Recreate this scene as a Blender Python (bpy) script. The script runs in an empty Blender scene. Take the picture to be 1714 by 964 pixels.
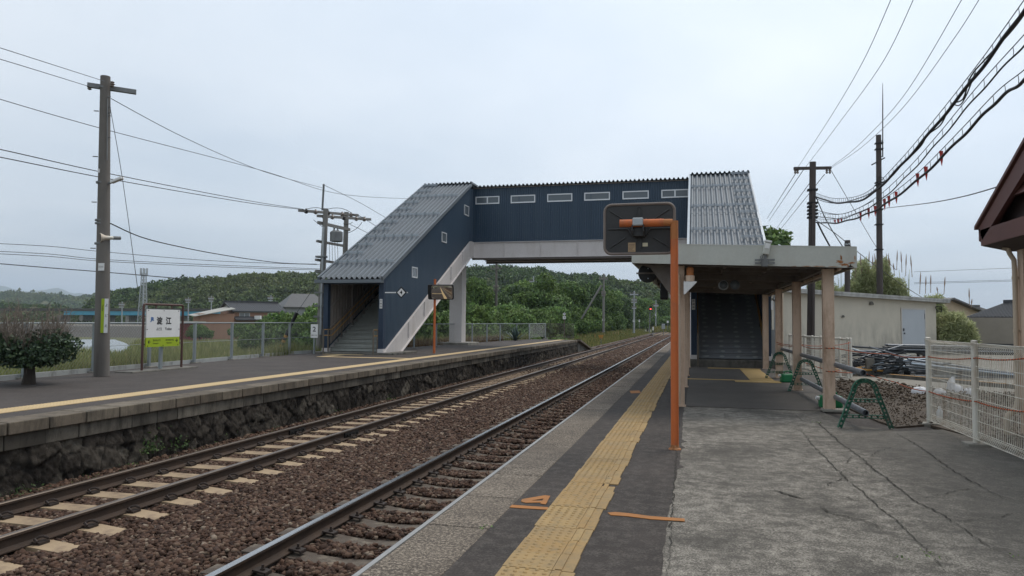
import bpy, math, random
import numpy as np
from mathutils import Vector, Matrix, Euler
random.seed(7); rng = np.random.default_rng(7)
R = math.radians
scene = bpy.context.scene
COL = scene.collection

# ------------------------------------------------------------------ camera
FPX, CX, CY, CAMH = 1200.0, 857.0, 482.0, 1.5
YAW, PITCH, ROLL = 0.25212, 0.046239, 0.008
_f = Vector((-math.sin(YAW)*math.cos(PITCH), math.cos(YAW)*math.cos(PITCH), math.sin(PITCH)))
_r0 = Vector((math.cos(YAW), math.sin(YAW), 0)); _u0 = _r0.cross(_f)
_r = _r0*math.cos(ROLL) + _u0*math.sin(ROLL); _u = -_r0*math.sin(ROLL) + _u0*math.cos(ROLL)
cam_d = bpy.data.cameras.new('camera'); cam = bpy.data.objects.new('camera', cam_d); COL.objects.link(cam)
cam.matrix_world = Matrix(((_r.x, _u.x, -_f.x, 0), (_r.y, _u.y, -_f.y, 0), (_r.z, _u.z, -_f.z, CAMH), (0, 0, 0, 1)))
cam_d.sensor_width = 36; cam_d.lens = 36*FPX/1714; cam_d.clip_start = .05; cam_d.clip_end = 30000
scene.camera = cam
def ray(px, py): return _f*FPX + _r*(px-CX) - _u*(py-CY)
def G(px, py, z=0.0):
    d = ray(px, py); t = (z-CAMH)/d.z; return Vector((d.x*t, d.y*t, z))
def AY(px, py, Y):
    d = ray(px, py); t = Y/d.y; return Vector((d.x*t, Y, CAMH+d.z*t))
def AX(px, py, X):
    d = ray(px, py); t = X/d.x; return Vector((X, d.y*t, CAMH+d.z*t))
def AD(px, py, D):
    d = ray(px, py)/FPX; return Vector((d.x*D, d.y*D, CAMH+d.z*D))

# ------------------------------------------------------------------ objects
WL = {}
def tag(o, label=None, cat=None, group=None, kind=None):
    if label: o['label'] = label
    if cat: o['category'] = cat
    if group: o['group'] = group
    if kind: o['kind'] = kind
    return o
def thing(name, label, cat, loc=(0, 0, 0), group=None):
    o = bpy.data.objects.new(name, None); COL.objects.link(o); o.empty_display_size = .2
    o.location = loc; WL[o] = Vector(loc)
    return tag(o, label, cat, group)
def link(name, me, m=None, parent=None, origin=None):
    o = bpy.data.objects.new(name, me); COL.objects.link(o)
    if m is not None and not me.materials:
        for k in (m if isinstance(m, (list, tuple)) else [m]): me.materials.append(k)
    if parent is not None:
        o.parent = parent; WL[o] = WL.get(parent, Vector((0, 0, 0)))
    else:
        WL[o] = Vector(origin or (0, 0, 0)); o.location = WL[o]
    return o
def kids(o): return [c for c in scene.objects if c.parent == o]
KIDS = {}
def copy_tree(o, loc=None, rz=None, label=None, parent=None):
    c = o.copy(); COL.objects.link(c)
    if parent is not None: c.parent = parent
    if loc is not None: c.location = loc
    if rz is not None: c.rotation_euler = (0, 0, rz)
    if label: c['label'] = label
    if o not in KIDS: KIDS[o] = kids(o)
    for ch in KIDS[o]: copy_tree(ch, parent=c)
    return c

class MB:
    def __init__(s): s.v = []; s.f = []; s.mi = []; s.cur = 0
    def add(s, vs, fs):
        n = len(s.v); s.v += [tuple(v) for v in vs]; s.f += [tuple(i+n for i in f) for f in fs]; s.mi += [s.cur]*len(fs); return s
    def quad(s, a, b, c, d): return s.add([a, b, c, d], [(0, 1, 2, 3)])
    def poly(s, pts): return s.add(pts, [tuple(range(len(pts)))])
    def box(s, lo, hi):
        x0, y0, z0 = lo; x1, y1, z1 = hi
        return s.add([(x0,y0,z0),(x1,y0,z0),(x1,y1,z0),(x0,y1,z0),(x0,y0,z1),(x1,y0,z1),(x1,y1,z1),(x0,y1,z1)],
                     [(0,3,2,1),(4,5,6,7),(0,1,5,4),(1,2,6,5),(2,3,7,6),(3,0,4,7)])
    def bar(s, a, b, w, h, up=(0, 0, 1)):
        a = Vector(a); b = Vector(b); d = (b-a).normalized(); u = Vector(up)
        sx = d.cross(u)
        if sx.length < 1e-5: sx = d.cross(Vector((1, 0, 0)))
        sx.normalize(); u = sx.cross(d); sx *= w/2; u *= h/2
        vs = [a-sx-u, a+sx-u, a+sx+u, a-sx+u, b-sx-u, b+sx-u, b+sx+u, b-sx+u]
        return s.add(vs, [(0,1,2,3),(7,6,5,4),(0,4,5,1),(1,5,6,2),(2,6,7,3),(3,7,4,0)])
    def tube(s, pts, r, n=8, cap=True):
        pts = [Vector(p) for p in pts]; m = len(pts)
        rs = r if isinstance(r, (list, tuple)) else [r]*m
        ref = None; vs = []
        for i, p in enumerate(pts):
            d = (pts[min(i+1, m-1)]-pts[max(i-1, 0)])
            d = d.normalized() if d.length > 1e-9 else Vector((0, 0, 1))
            if ref is None: ref = Vector((0, 0, 1)) if abs(d.z) < .9 else Vector((1, 0, 0))
            a = d.cross(ref)
            if a.length < 1e-4: a = d.orthogonal()
            a.normalize(); b = d.cross(a); ref = a.cross(d) if a.cross(d).length > 0 else ref
            for k in range(n):
                t = 2*math.pi*k/n; vs.append(p+(a*math.cos(t)+b*math.sin(t))*rs[i])
        fs = [(i*n+k, i*n+(k+1) % n, (i+1)*n+(k+1) % n, (i+1)*n+k) for i in range(m-1) for k in range(n)]
        if cap: fs += [tuple(range(n-1, -1, -1)), tuple(range((m-1)*n, m*n))]
        return s.add(vs, fs)
    def prism(s, pts, vec):
        """closed polygon extruded along vec"""
        vec = Vector(vec); n = len(pts); p = [Vector(q) for q in pts]
        return s.add(p+[q+vec for q in p], [tuple(range(n-1, -1, -1)), tuple(range(n, 2*n))]+[(i, (i+1) % n, n+(i+1) % n, n+i) for i in range(n)])
    def lathe(s, c, prof, n=16, axis='z'):
        c = Vector(c); vs = []; m = len(prof)
        for (r, h) in prof:
            for k in range(n):
                t = 2*math.pi*k/n; x, y = r*math.cos(t), r*math.sin(t)
                vs.append(c+(Vector((x, y, h)) if axis == 'z' else Vector((x, h, y)) if axis == 'y' else Vector((h, x, y))))
        fs = [(i*n+k, i*n+(k+1) % n, (i+1)*n+(k+1) % n, (i+1)*n+k) for i in range(m-1) for k in range(n)]
        fs += [tuple(range(n-1, -1, -1)), tuple(range((m-1)*n, m*n))]
        return s.add(vs, fs)
    def mesh(s, name, off=(0, 0, 0), smooth=False):
        me = bpy.data.meshes.new(name); o = Vector(off)
        me.from_pydata([(v[0]-o.x, v[1]-o.y, v[2]-o.z) for v in s.v], [], s.f)
        if any(s.mi): me.polygons.foreach_set('material_index', s.mi)
        import bmesh
        bm = bmesh.new(); bm.from_mesh(me); bmesh.ops.recalc_face_normals(bm, faces=bm.faces[:]); bm.to_mesh(me); bm.free()
        if smooth:
            me.polygons.foreach_set('use_smooth', [True]*len(me.polygons))
            try: me.set_sharp_from_angle(angle=R(38))
            except Exception: pass
        me.update(); return me
    def build(s, name, m, parent=None, origin=None, smooth=False, bevel=0):
        off = WL[parent] if parent is not None else Vector(origin or (0, 0, 0))
        o = link(name, s.mesh(name, off, smooth), m, parent, origin)
        if bevel:
            b = o.modifiers.new('bevel', 'BEVEL'); b.width = bevel; b.segments = 2; b.limit_method = 'ANGLE'; b.angle_limit = R(40)
        return o
def npmesh(name, V, F, m, parent=None, kind=None, smooth=False):
    """V (n,3) array, F (k,3|4) array"""
    me = bpy.data.meshes.new(name); V = np.asarray(V, np.float32); F = np.asarray(F, np.int32)
    if parent is not None: V = V-np.array(WL[parent], np.float32)
    k = F.shape[1]
    me.vertices.add(len(V)); me.vertices.foreach_set('co', V.ravel())
    me.loops.add(F.size); me.loops.foreach_set('vertex_index', F.ravel())
    me.polygons.add(len(F)); me.polygons.foreach_set('loop_start', np.arange(0, F.size, k, dtype=np.int32))
    me.polygons.foreach_set('loop_total', np.full(len(F), k, np.int32))
    if smooth: me.polygons.foreach_set('use_smooth', np.ones(len(F), bool))
    me.update(calc_edges=True)
    o = link(name, me, m, parent)
    if kind: o['kind'] = kind
    return o

# ------------------------------------------------------------------ materials
class NT:
    def __init__(s, name):
        s.m = bpy.data.materials.new(name); s.m.use_nodes = True; s.t = s.m.node_tree; s.n = s.t.nodes
        s.bsdf = s.n['Principled BSDF']; s.tc = s.n.new('ShaderNodeTexCoord')
    def new(s, typ, **kw):
        nd = s.n.new(typ)
        for k, v in kw.items():
            if k.startswith('i_'):
                key = k[2:].replace('_', ' ')
                nd.inputs[int(key) if key.isdigit() else key].default_value = v
            else: setattr(nd, k, v)
        return nd
    def L(s, a, b): s.t.links.new(a, b)
    def coord(s, stretch=(1, 1, 1), src='Object', rot=(0, 0, 0)):
        mp = s.new('ShaderNodeMapping'); mp.inputs['Scale'].default_value = stretch; mp.inputs['Rotation'].default_value = rot
        s.L(s.tc.outputs[src], mp.inputs['Vector']); return mp.outputs[0]
    def noise(s, vec, scale, detail=4, rough=.6, dist=0):
        nd = s.new('ShaderNodeTexNoise'); nd.inputs['Scale'].default_value = scale; nd.inputs['Detail'].default_value = detail
        nd.inputs['Roughness'].default_value = rough; nd.inputs['Distortion'].default_value = dist
        s.L(vec, nd.inputs['Vector']); return nd.outputs['Fac']
    def ramp(s, fac, stops):
        nd = s.new('ShaderNodeValToRGB'); e = nd.color_ramp.elements
        while len(e) < len(stops): e.new(.5)
        for i, (p, c) in enumerate(stops):
            e[i].position = p; e[i].color = (c, c, c, 1) if isinstance(c, (int, float)) else (*c, 1)
        s.L(fac, nd.inputs[0]); return nd.outputs[0]
    def mix(s, fac, a, b, mode='MIX'):
        nd = s.new('ShaderNodeMix', data_type='RGBA', blend_type=mode)
        for inp, v in ((nd.inputs['Factor'], fac), (nd.inputs['A'], a), (nd.inputs['B'], b)):
            if isinstance(v, (int, float)): inp.default_value = v if inp.name == 'Factor' else (v, v, v, 1)
            elif isinstance(v, tuple): inp.default_value = (*v, 1) if len(v) == 3 else v
            else: s.L(v, inp)
        return nd.outputs['Result']
    def math(s, op, a, b=None):
        nd = s.new('ShaderNodeMath', operation=op)
        for i, v in enumerate((a, b)):
            if v is None: continue
            if isinstance(v, (int, float)): nd.inputs[i].default_value = v
            else: s.L(v, nd.inputs[i])
        return nd.outputs[0]
    def bump(s, h, strength=.3, dist=.02):
        nd = s.new('ShaderNodeBump'); nd.inputs['Strength'].default_value = strength; nd.inputs['Distance'].default_value = dist
        s.L(h, nd.inputs['Height']); s.L(nd.outputs[0], s.bsdf.inputs['Normal'])
    def done(s, col=None, rough=.6, metal=0, spec=.4):
        if col is not None:
            if isinstance(col, tuple): s.bsdf.inputs['Base Color'].default_value = (*col, 1)
            else: s.L(col, s.bsdf.inputs['Base Color'])
        if isinstance(rough, (int, float)): s.bsdf.inputs['Roughness'].default_value = rough
        else: s.L(rough, s.bsdf.inputs['Roughness'])
        s.bsdf.inputs['Metallic'].default_value = metal
        s.bsdf.inputs['Specular IOR Level'].default_value = spec
        return s.m
def paint(name, c, c2=None, scale=3, rough=.55, metal=0, bump=0, stretch=(1, 1, 1), lo=.35, hi=.7, spec=.35, grime=None, gscale=1.5):
    """painted or raw surface: base colour c drifting to c2, optional grime colour in patches"""
    t = NT(name); v = t.coord(stretch)
    c2 = c2 or tuple(x*.8 for x in c)
    n = t.noise(v, scale, 6, .65)
    col = t.mix(t.ramp(n, [(lo, 0), (hi, 1)]), c, c2)
    f = t.noise(v, scale*14, 3, .7)
    col = t.mix(t.ramp(f, [(.3, 0), (.75, .35)]), col, tuple(x*.72 for x in c))
    if grime:
        g = t.noise(t.coord(tuple(x*q for x, q in zip(stretch, (1, 1, .35)))), gscale, 7, .7)
        col = t.mix(t.ramp(g, [(.5, 0), (.68, .85)]), col, grime)
    if bump: t.bump(f, bump, .01)
    return t.done(col, rough, metal, spec)
def island(name, stops, rough=.7, bump=0, bscale=30, spec=.3, tint=None, tscale=.15, trans=0, kinds=0):
    """each loose piece (stone, leaf, block) draws its own colour from the ramp; tint = broad patches of another hue"""
    t = NT(name); g = t.new('ShaderNodeNewGeometry')
    col = t.ramp(g.outputs['Random Per Island'], stops)
    if tint:
        n = t.noise(t.coord(), tscale, 3, .6)
        col = t.mix(t.ramp(n, [(.42, 0), (.62, 1)]), col, t.mix(.55, col, tint))
    if kinds:   # neighbouring trees of darker and lighter kinds
        n = t.noise(t.coord(), kinds, 2, .5); col = t.mix(1.0, col, t.ramp(n, [(.36, .6), (.5, .82), (.64, 1.05)]), 'MULTIPLY')
    if bump:
        n = t.noise(t.coord(), bscale, 4, .7)
        col = t.mix(t.ramp(n, [(.35, 0), (.7, .5)]), col, t.mix(1.0, col, (.55, .55, .55), 'MULTIPLY')); t.bump(n, bump, .02)
    m = t.done(col, rough, 0, spec)
    if trans:
        tr = t.new('ShaderNodeBsdfTranslucent'); t.L(col, tr.inputs[0]); ms = t.new('ShaderNodeMixShader'); ms.inputs[0].default_value = trans
        t.L(t.bsdf.outputs[0], ms.inputs[1]); t.L(tr.outputs[0], ms.inputs[2]); t.L(ms.outputs[0], t.n['Material Output'].inputs[0])
    return m

M = {}
def asphalt(name, a, b, speck, amount, stretch=(1, 1, 1), rough=.85, sc=1.0):
    t = NT(name); v = t.coord(stretch)
    n1 = t.noise(v, .9*sc, 6, .65); n2 = t.noise(v, 9*sc, 5, .7); n3 = t.noise(v, 55, 3, .8)
    col = t.mix(t.ramp(n1, [(.35, 0), (.68, 1)]), a, b)
    m = t.math('ADD', t.math('MULTIPLY', n2, .55), t.math('MULTIPLY', n3, .45))
    col = t.mix(t.ramp(m, [(.52-amount*.1, 0), (.62-amount*.06, amount)]), col, speck)
    col = t.mix(t.ramp(n3, [(.3, .45), (.5, 0)]), col, tuple(x*.45 for x in a))
    t.bump(t.math('ADD', n3, t.math('MULTIPLY', n2, .6)), .35, .008)
    return t.done(col, rough, 0, .3)
M['asphalt_left'] = asphalt('worn_asphalt', (.041, .034, .031), (.066, .054, .048), (.105, .09, .08), .35)
M['asphalt_strip'] = asphalt('patched_asphalt', (.029, .024, .0215), (.052, .043, .038), (.135, .12, .105), .4)
M['asphalt_new'] = asphalt('dark_asphalt', (.074, .067, .060), (.105, .095, .085), (.15, .138, .125), .2)
M['concrete_worn'] = asphalt('worn_concrete', (.10, .094, .082), (.175, .162, .138), (.36, .33, .28), .8, (1, 1, 1), .9, .75)
M['concrete_grey'] = asphalt('cracked_concrete', (.092, .087, .080), (.135, .127, .114), (.22, .21, .19), .5)
def paving():
    t = NT('old_paving'); v = t.coord()
    sep = t.new('ShaderNodeSeparateXYZ'); t.L(t.tc.outputs['Object'], sep.inputs[0])
    n0 = t.noise(v, .8, 7, .65); n1 = t.noise(v, 2.3, 6, .7); n2 = t.noise(v, 7, 6, .75); n3 = t.noise(v, 70, 6, .95); n4 = t.noise(v, .9, 7, .72, .4)
    # the screed on the track side has worn down to its pale aggregate; the strip by the fence is smoother and greyer
    k = t.math('ADD', sep.outputs['X'], t.math('MULTIPLY', n1, 1.5))
    fence = t.ramp(t.math('MULTIPLY', k, .33), [(.76, 0), (.98, 1)])
    ag = t.math('ADD', t.math('MULTIPLY', n2, .30), t.math('MULTIPLY', n3, .70))
    worn = t.mix(t.ramp(n0, [(.35, 0), (.65, 1)]), (.066, .060, .052), (.108, .099, .086))
    worn = t.mix(t.ramp(ag, [(.48, 0), (.57, .95)]), worn, (.37, .342, .295))
    worn = t.mix(t.ramp(n4, [(.47, 0), (.63, .85)]), worn, (.062, .057, .050))
    grey = t.mix(t.ramp(n0, [(.35, 0), (.68, 1)]), (.074, .068, .060), (.118, .109, .096))
    grey = t.mix(t.ramp(ag, [(.50, 0), (.60, .7)]), grey, (.25, .23, .195))
    grey = t.mix(t.ramp(n4, [(.52, 0), (.7, .5)]), grey, (.19, .178, .157))
    col = t.mix(fence, worn, grey)
    col = t.mix(t.ramp(n3, [(.32, .5), (.5, 0)]), col, (.04, .036, .03))
    t.bump(t.math('ADD', n3, n2), .45, .008); return t.done(col, .9, 0, .25)
M['paving'] = paving()
def blocks(name, stops, streak, speck=None):
    """cast blocks: each its own tone, rain streaks running down the faces, aggregate speckle"""
    t = NT(name); g = t.new('ShaderNodeNewGeometry'); col = t.ramp(g.outputs['Random Per Island'], stops)
    n = t.noise(t.coord((2, 2.6, .7)), 1.6, 8, .75); col = t.mix(t.ramp(n, [(.45, 0), (.66, .85)]), col, streak)
    n2 = t.noise(t.coord(), 4, 6, .7); col = t.mix(t.ramp(n2, [(.4, 0), (.75, .5)]), col, tuple(x*1.6 for x in streak))
    f = t.noise(t.coord(), 45, 4, .85)
    if speck:
        cov = t.ramp(t.noise(t.coord(), .55, 5, .65), [(.36, .3), (.56, 1)]); col = t.mix(t.math('MULTIPLY', cov, t.ramp(f, [(.50, 0), (.58, .85)])), col, speck)
    col = t.mix(t.ramp(f, [(.3, .5), (.46, 0)]), col, streak); t.bump(f, .4, .008); return t.done(col, .9, 0, .25)
M['coping_far'] = blocks('mossy_coping', [(0, (.12, .098, .074)), (.5, (.155, .128, .098)), (1, (.2, .17, .13))], (.045, .039, .032))
M['coping_near'] = blocks('speckled_coping', [(0, (.070, .057, .047)), (.5, (.105, .087, .071)), (1, (.142, .119, .097))], (.045, .037, .031), (.34, .29, .228))
M['wall_block'] = blocks('wall_blocks', [(0, (.06, .053, .044)), (.5, (.10, .09, .075)), (.85, (.14, .125, .104)), (1, (.24, .215, .175))], (.028, .025, .021))
M['ballast_base'] = asphalt('ballast_bed', (.048, .032, .024), (.075, .053, .041), (.11, .082, .065), .5)
M['dirt'] = asphalt('dug_earth', (.052, .038, .027), (.088, .066, .047), (.15, .12, .09), .35)
M['yard'] = asphalt('yard_paving', (.16, .145, .12), (.22, .2, .17), (.28, .26, .22), .4)
M['concrete'] = paint('plain_concrete', (.30, .285, .25), (.20, .19, .165), 2, .85, bump=.3, grime=(.10, .095, .08))
M['concrete_dark'] = paint('dirty_concrete', (.17, .16, .14), (.09, .085, .075), 2.5, .9, bump=.4, grime=(.05, .05, .042), gscale=3)
M['stone_dark'] = paint('dark_masonry', (.036, .029, .024), (.016, .014, .013), 2.4, .9, bump=1.0, grime=(.075, .066, .055), gscale=1.6)
def masonry():
    t = NT('dark_masonry'); a = t.new('ShaderNodeAttribute'); a.attribute_name = 'stone'; col = t.ramp(a.outputs['Fac'], [(0, (.034, .029, .025)), (.4, (.062, .053, .045)), (.75, (.092, .08, .067)), (1, (.15, .134, .11))])
    n = t.noise(t.coord(), 5, 7, .75); col = t.mix(t.ramp(n, [(.35, 0), (.65, .8)]), col, t.mix(1.0, col, (.42, .41, .40), 'MULTIPLY'))
    n2 = t.noise(t.coord((1, 1, .4)), 2.2, 7, .75); col = t.mix(t.ramp(n2, [(.56, 0), (.68, .7)]), col, (.13, .118, .097))
    j = t.new('ShaderNodeAttribute'); j.attribute_name = 'joint'; col = t.mix(j.outputs['Fac'], (.014, .012, .011), col)
    f = t.noise(t.coord(), 30, 4, .8); t.bump(t.math('ADD', n, f), .8, .03); return t.done(col, .92, 0, .2)
M['masonry'] = masonry()
M['gravel'] = island('ballast_stones', [(0, (.028, .0155, .0105)), (.4, (.064, .0345, .0225)), (.75, (.10, .0565, .0375)), (.94, (.135, .093, .065)), (1, (.23, .18, .135))], .85, 0, 30)
M['rubble'] = island('rubble_stones', [(0, (.048, .034, .023)), (.7, (.088, .065, .045)), (.94, (.15, .12, .088)), (1, (.28, .25, .2))], .9)
M['rail_side'] = paint('rusty_rail', (.060, .038, .026), (.034, .024, .019), 4, .75, bump=.3)
M['rail_top'] = paint('polished_rail', (.42, .42, .42), (.34, .34, .34), 3, .22, 1.0, stretch=(1, .05, 1))
M['rail_top_dull'] = paint('dull_rail_head', (.17, .14, .115), (.12, .095, .078), 3, .4, .6, stretch=(1, .05, 1))
M['clip'] = paint('rail_clip_steel', (.028, .021, .018), (.045, .03, .024), 9, .7)
M['sleeper_pale'] = paint('pale_sleeper', (.37, .275, .175), (.28, .205, .13), 2.2, .85, bump=.25, grime=(.15, .105, .075), gscale=3)
M['sleeper_grey'] = paint('stained_sleeper', (.105, .085, .068), (.065, .05, .04), 5, .9, bump=.6, grime=(.2, .17, .13), gscale=6)
M['edge_steel'] = paint('edge_strip_steel', (.32, .32, .31), (.25, .25, .245), 5, .5, .3)
def tactile():
    t = NT('tactile_yellow'); v = t.coord()
    n = t.noise(v, 2.2, 6, .7); n2 = t.noise(v, 14, 4, .7)
    g = t.new('ShaderNodeNewGeometry')
    col = t.mix(t.ramp(g.outputs['Random Per Island'], [(0, 0), (1, 1)]), (.30, .19, .075), (.35, .24, .105))
    col = t.mix(t.ramp(n, [(.42, 0), (.68, .8)]), col, (.24, .175, .095))
    col = t.mix(t.ramp(n2, [(.48, 0), (.7, .75)]), col, (.19, .145, .08))
    t.bump(n2, .15, .005); return t.done(col, .75, 0, .3)
M['tactile'] = tactile()
M['tactile_far'] = paint('pale_tactile', (.52, .385, .21), (.45, .33, .175), 3, .8)
M['orange_mark'] = paint('orange_marking', (.37, .15, .04), (.30, .135, .045), 6, .8, grime=(.24, .12, .05), gscale=9)
M['yellow_mark'] = paint('yellow_tile', (.48, .33, .13), (.40, .28, .12), 4, .8)
M['crack'] = paint('crack_dirt', (.028, .025, .021), (.05, .046, .037), 5, 1.0)
M['navy'] = paint('navy_siding', (.025, .050, .083), (.034, .062, .097), 1.4, .42, .05, stretch=(2.5, 2.5, .25), spec=.4, grime=(.04, .066, .098), gscale=.8)
M['navy_post'] = paint('navy_steel', (.018, .034, .063), (.02, .037, .067), 1.2, .5)
M['roof_grey'] = paint('grey_roof_metal', (.165, .187, .21), (.14, .16, .18), 1.5, .55, .1, stretch=(1, .2, 1), grime=(.12, .135, .15))
M['trim_grey'] = paint('grey_trim', (.15, .17, .19), (.13, .15, .165), 2, .5, .2)
M['guard'] = paint('snow_guard_steel', (.36, .40, .44), (.31, .35, .39), 3, .4, .5)
M['girder'] = paint('white_girder', (.60, .565, .55), (.55, .52, .505), 1.2, .6, grime=(.46, .42, .39), gscale=.9)
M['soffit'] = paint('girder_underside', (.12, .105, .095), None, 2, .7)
M['inner'] = paint('inner_siding', (.27, .24, .215), (.22, .195, .175), 2, .7)
M['step'] = paint('step_grey', (.30, .315, .29), (.24, .25, .23), 4, .8, bump=.2, grime=(.28, .29, .27), gscale=5)
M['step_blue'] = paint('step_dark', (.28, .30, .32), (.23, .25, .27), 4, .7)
M['step_worn'] = paint('worn_step_patch', (.44, .46, .47), (.36, .38, .39), 9, .8)
M['brass'] = paint('handrail_vinyl', (.50, .29, .10), (.42, .24, .08), 6, .45)
M['steel'] = paint('galvanised_steel', (.40, .42, .43), (.32, .34, .35), 4, .45, .55)
M['steel_brown'] = paint('bronze_post', (.16, .135, .105), (.12, .10, .08), 4, .5, .3)
M['window_frame'] = paint('aluminium_frame', (.66, .68, .70), (.6, .62, .64), 3, .4, .25)
def glass():
    t = NT('window_pane'); return t.done((.10, .12, .135), .12, 0, .5)
M['glass'] = glass()
M['fascia'] = paint('canopy_fascia', (.50, .51, .46), (.45, .46, .42), 1.6, .6, grime=(.42, .40, .35), gscale=1.2)
def rustpaint():
    t = NT('rust_patch'); v = t.coord()
    n = t.noise(v, 16, 6, .75); col = t.ramp(n, [(.3, (.05, .03, .02)), (.5, (.34, .14, .05)), (.72, (.45, .3, .2))])
    return t.done(col, .9)
M['rust'] = rustpaint()
M['post_beige'] = paint('beige_post', (.66, .505, .385), (.6, .455, .345), 2, .6, grime=(.32, .21, .14), gscale=2.5)
M['deck_under'] = paint('rusty_deck', (.42, .35, .29), (.32, .26, .215), 3, .85, grime=(.05, .04, .033), gscale=2)
M['beam_dark'] = paint('dark_beam', (.17, .148, .13), (.13, .113, .10), 3, .7, grime=(.08, .058, .043))
M['pipe_beige'] = paint('beige_pipe', (.52, .42, .315), (.47, .38, .285), 2, .5)
M['orange'] = paint('orange_paint', (.56, .14, .035), (.48, .125, .038), 4, .5, grime=(.30, .11, .05), gscale=4, bump=.15)
M['orange_dull'] = paint('weathered_orange', (.44, .16, .05), (.36, .14, .05), 7, .7)
M['mirror_back'] = paint('mirror_back', (.040, .041, .042), (.050, .050, .050), 2, .55, spec=.3)
M['mirror_rim'] = paint('mirror_rim', (.20, .165, .14), (.16, .13, .115), 4, .5)
M['black'] = paint('black_plastic', (.012, .012, .013), (.016, .016, .017), 3, .5)
M['paper'] = paint('faded_sticker', (.50, .36, .22), (.45, .32, .2), 8, .8)
M['paper_white'] = paint('white_sticker', (.62, .58, .42), (.55, .5, .36), 8, .8)
M['white'] = paint('white_enamel', (.72, .72, .71), (.66, .66, .65), 2, .45)
M['lime'] = paint('lime_band', (.33, .44, .02), (.30, .40, .02), 3, .5)
M['ink'] = paint('black_ink', (.012, .012, .015), None, 3, .6)
M['blue_ink'] = paint('blue_ink', (.02, .11, .33), None, 3, .6)
M['brown_steel'] = paint('brown_steel', (.090, .045, .036), (.07, .036, .03), 4, .55)
M['pole_concrete'] = paint('pole_concrete', (.155, .142, .128), (.115, .105, .095), 1.6, .85, bump=.25, stretch=(1, 1, .3), grime=(.085, .075, .068))
M['pole_dark'] = paint('pole_brown', (.075, .062, .058), (.055, .046, .044), 1.6, .8, stretch=(1, 1, .3))
M['pole_grey'] = paint('pole_grey', (.22, .21, .195), (.17, .165, .155), 1.2, .8, stretch=(1, 1, .3))
M['arm'] = paint('crossarm_steel', (.20, .21, .21), (.14, .14, .14), 4, .6, .3)
M['insulator'] = paint('insulator', (.20, .165, .145), None, 4, .3)
M['cable'] = paint('black_cable', (.016, .016, .019), None, 4, .6)
M['cable_grey'] = paint('grey_wire', (.075, .08, .09), None, 4, .6)
M['red_cloth'] = paint('red_tag', (.40, .035, .028), (.3, .03, .025), 5, .7)
M['trestle'] = paint('green_plastic', (.02, .10, .06), (.035, .125, .08), 5, .5, grime=(.09, .12, .095), gscale=5)
M['can'] = paint('green_jerrycan', (.010, .17, .062), (.012, .15, .055), 4, .35)
M['rope_o'] = paint('orange_rope', (.55, .11, .035), (.45, .10, .04), 9, .8)
M['mesh_white'] = paint('white_mesh_wire', (.72, .69, .60), (.62, .58, .49), 5, .5, grime=(.33, .25, .17), gscale=5)
M['post_white'] = paint('white_fence_post', (.64, .62, .55), (.58, .56, .5), 3, .5, grime=(.42, .32, .22), gscale=2.5)
M['fence_wire'] = paint('fence_wire', (.27, .285, .28), None, 4, .5, .4)
M['fence_post'] = paint('fence_post', (.27, .30, .31), (.23, .255, .265), 3, .5, .3)
M['kerb_pale'] = paint('pale_kerb', (.42, .43, .42), (.35, .36, .35), 1.2, .8, grime=(.14, .14, .125), gscale=3)
def stained_wall(name, c, g, sc=(.9, .9, .42)):
    t = NT(name); n = t.noise(t.coord(sc), 2.0, 7, .7)
    sep = t.new('ShaderNodeSeparateXYZ'); t.L(t.tc.outputs['Object'], sep.inputs[0])
    low = t.ramp(t.math('MULTIPLY', sep.outputs['Z'], .4), [(.15, .75), (.75, .12)])   # rain splash dirt near the foot of this wall
    col = t.mix(t.math('MULTIPLY', t.ramp(n, [(.42, 0), (.62, 1)]), low), c, g)
    f = t.noise(t.coord(), 20, 3, .7); col = t.mix(t.ramp(f, [(.4, 0), (.8, .3)]), col, tuple(x*.8 for x in c))
    t.bump(f, .15, .01); return t.done(col, .85)
M['shed_wall'] = stained_wall('stained_render', (.48, .445, .37), (.20, .19, .17))
M['shed_roof'] = paint('concrete_roof_edge', (.42, .42, .40), (.26, .26, .25), 3, .8, grime=(.17, .17, .16))
M['door_grey'] = paint('grey_door', (.40, .43, .46), (.37, .4, .43), 1, .5)
M['brown_roof'] = paint('brown_roof_metal', (.125, .052, .042), (.105, .045, .038), 1.5, .5)
M['brown_dark'] = paint('brown_soffit', (.055, .04, .038), None, 2, .7)
M['tile_roof'] = paint('dark_roof_tiles', (.055, .057, .062), (.04, .041, .045), 3, .45)
M['tile_grey'] = paint('grey_roof_sheets', (.105, .105, .105), (.085, .085, .085), 2, .6)
M['wood_wall'] = paint('brown_board_wall', (.37, .215, .15), (.30, .175, .12), 1.5, .8, stretch=(3, 3, .3))
M['plaster'] = paint('pale_plaster', (.52, .49, .45), None, 2, .8)
M['wall_grey'] = paint('grey_house_wall', (.27, .28, .28), (.23, .24, .24), 1, .8)
M['wall_beige'] = paint('beige_block_wall', (.30, .27, .225), (.25, .225, .19), 1, .85, bump=.2)
M['wall_tan'] = paint('tan_house_wall', (.45, .36, .25), (.4, .32, .23), 1, .8)
M['roof_pale'] = paint('pale_sheet_roof', (.38, .37, .33), (.30, .29, .26), .8, .6)
M['red_wall'] = paint('red_wall', (.16, .04, .04), None, 2, .8)
M['viaduct_blue'] = paint('blue_girder', (.08, .33, .46), (.07, .29, .42), .4, .6)
M['water'] = None
def water():
    t = NT('still_water'); n = t.noise(t.coord((1, .4, 1)), .8, 3, .5); t.bump(n, .04, .05)
    return t.done((.20, .225, .23), .25, 0, .6)
M['water'] = water()
M['tube_grey'] = paint('scaffold_tube', (.20, .215, .235), (.12, .13, .145), 4, .45, .5)
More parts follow.
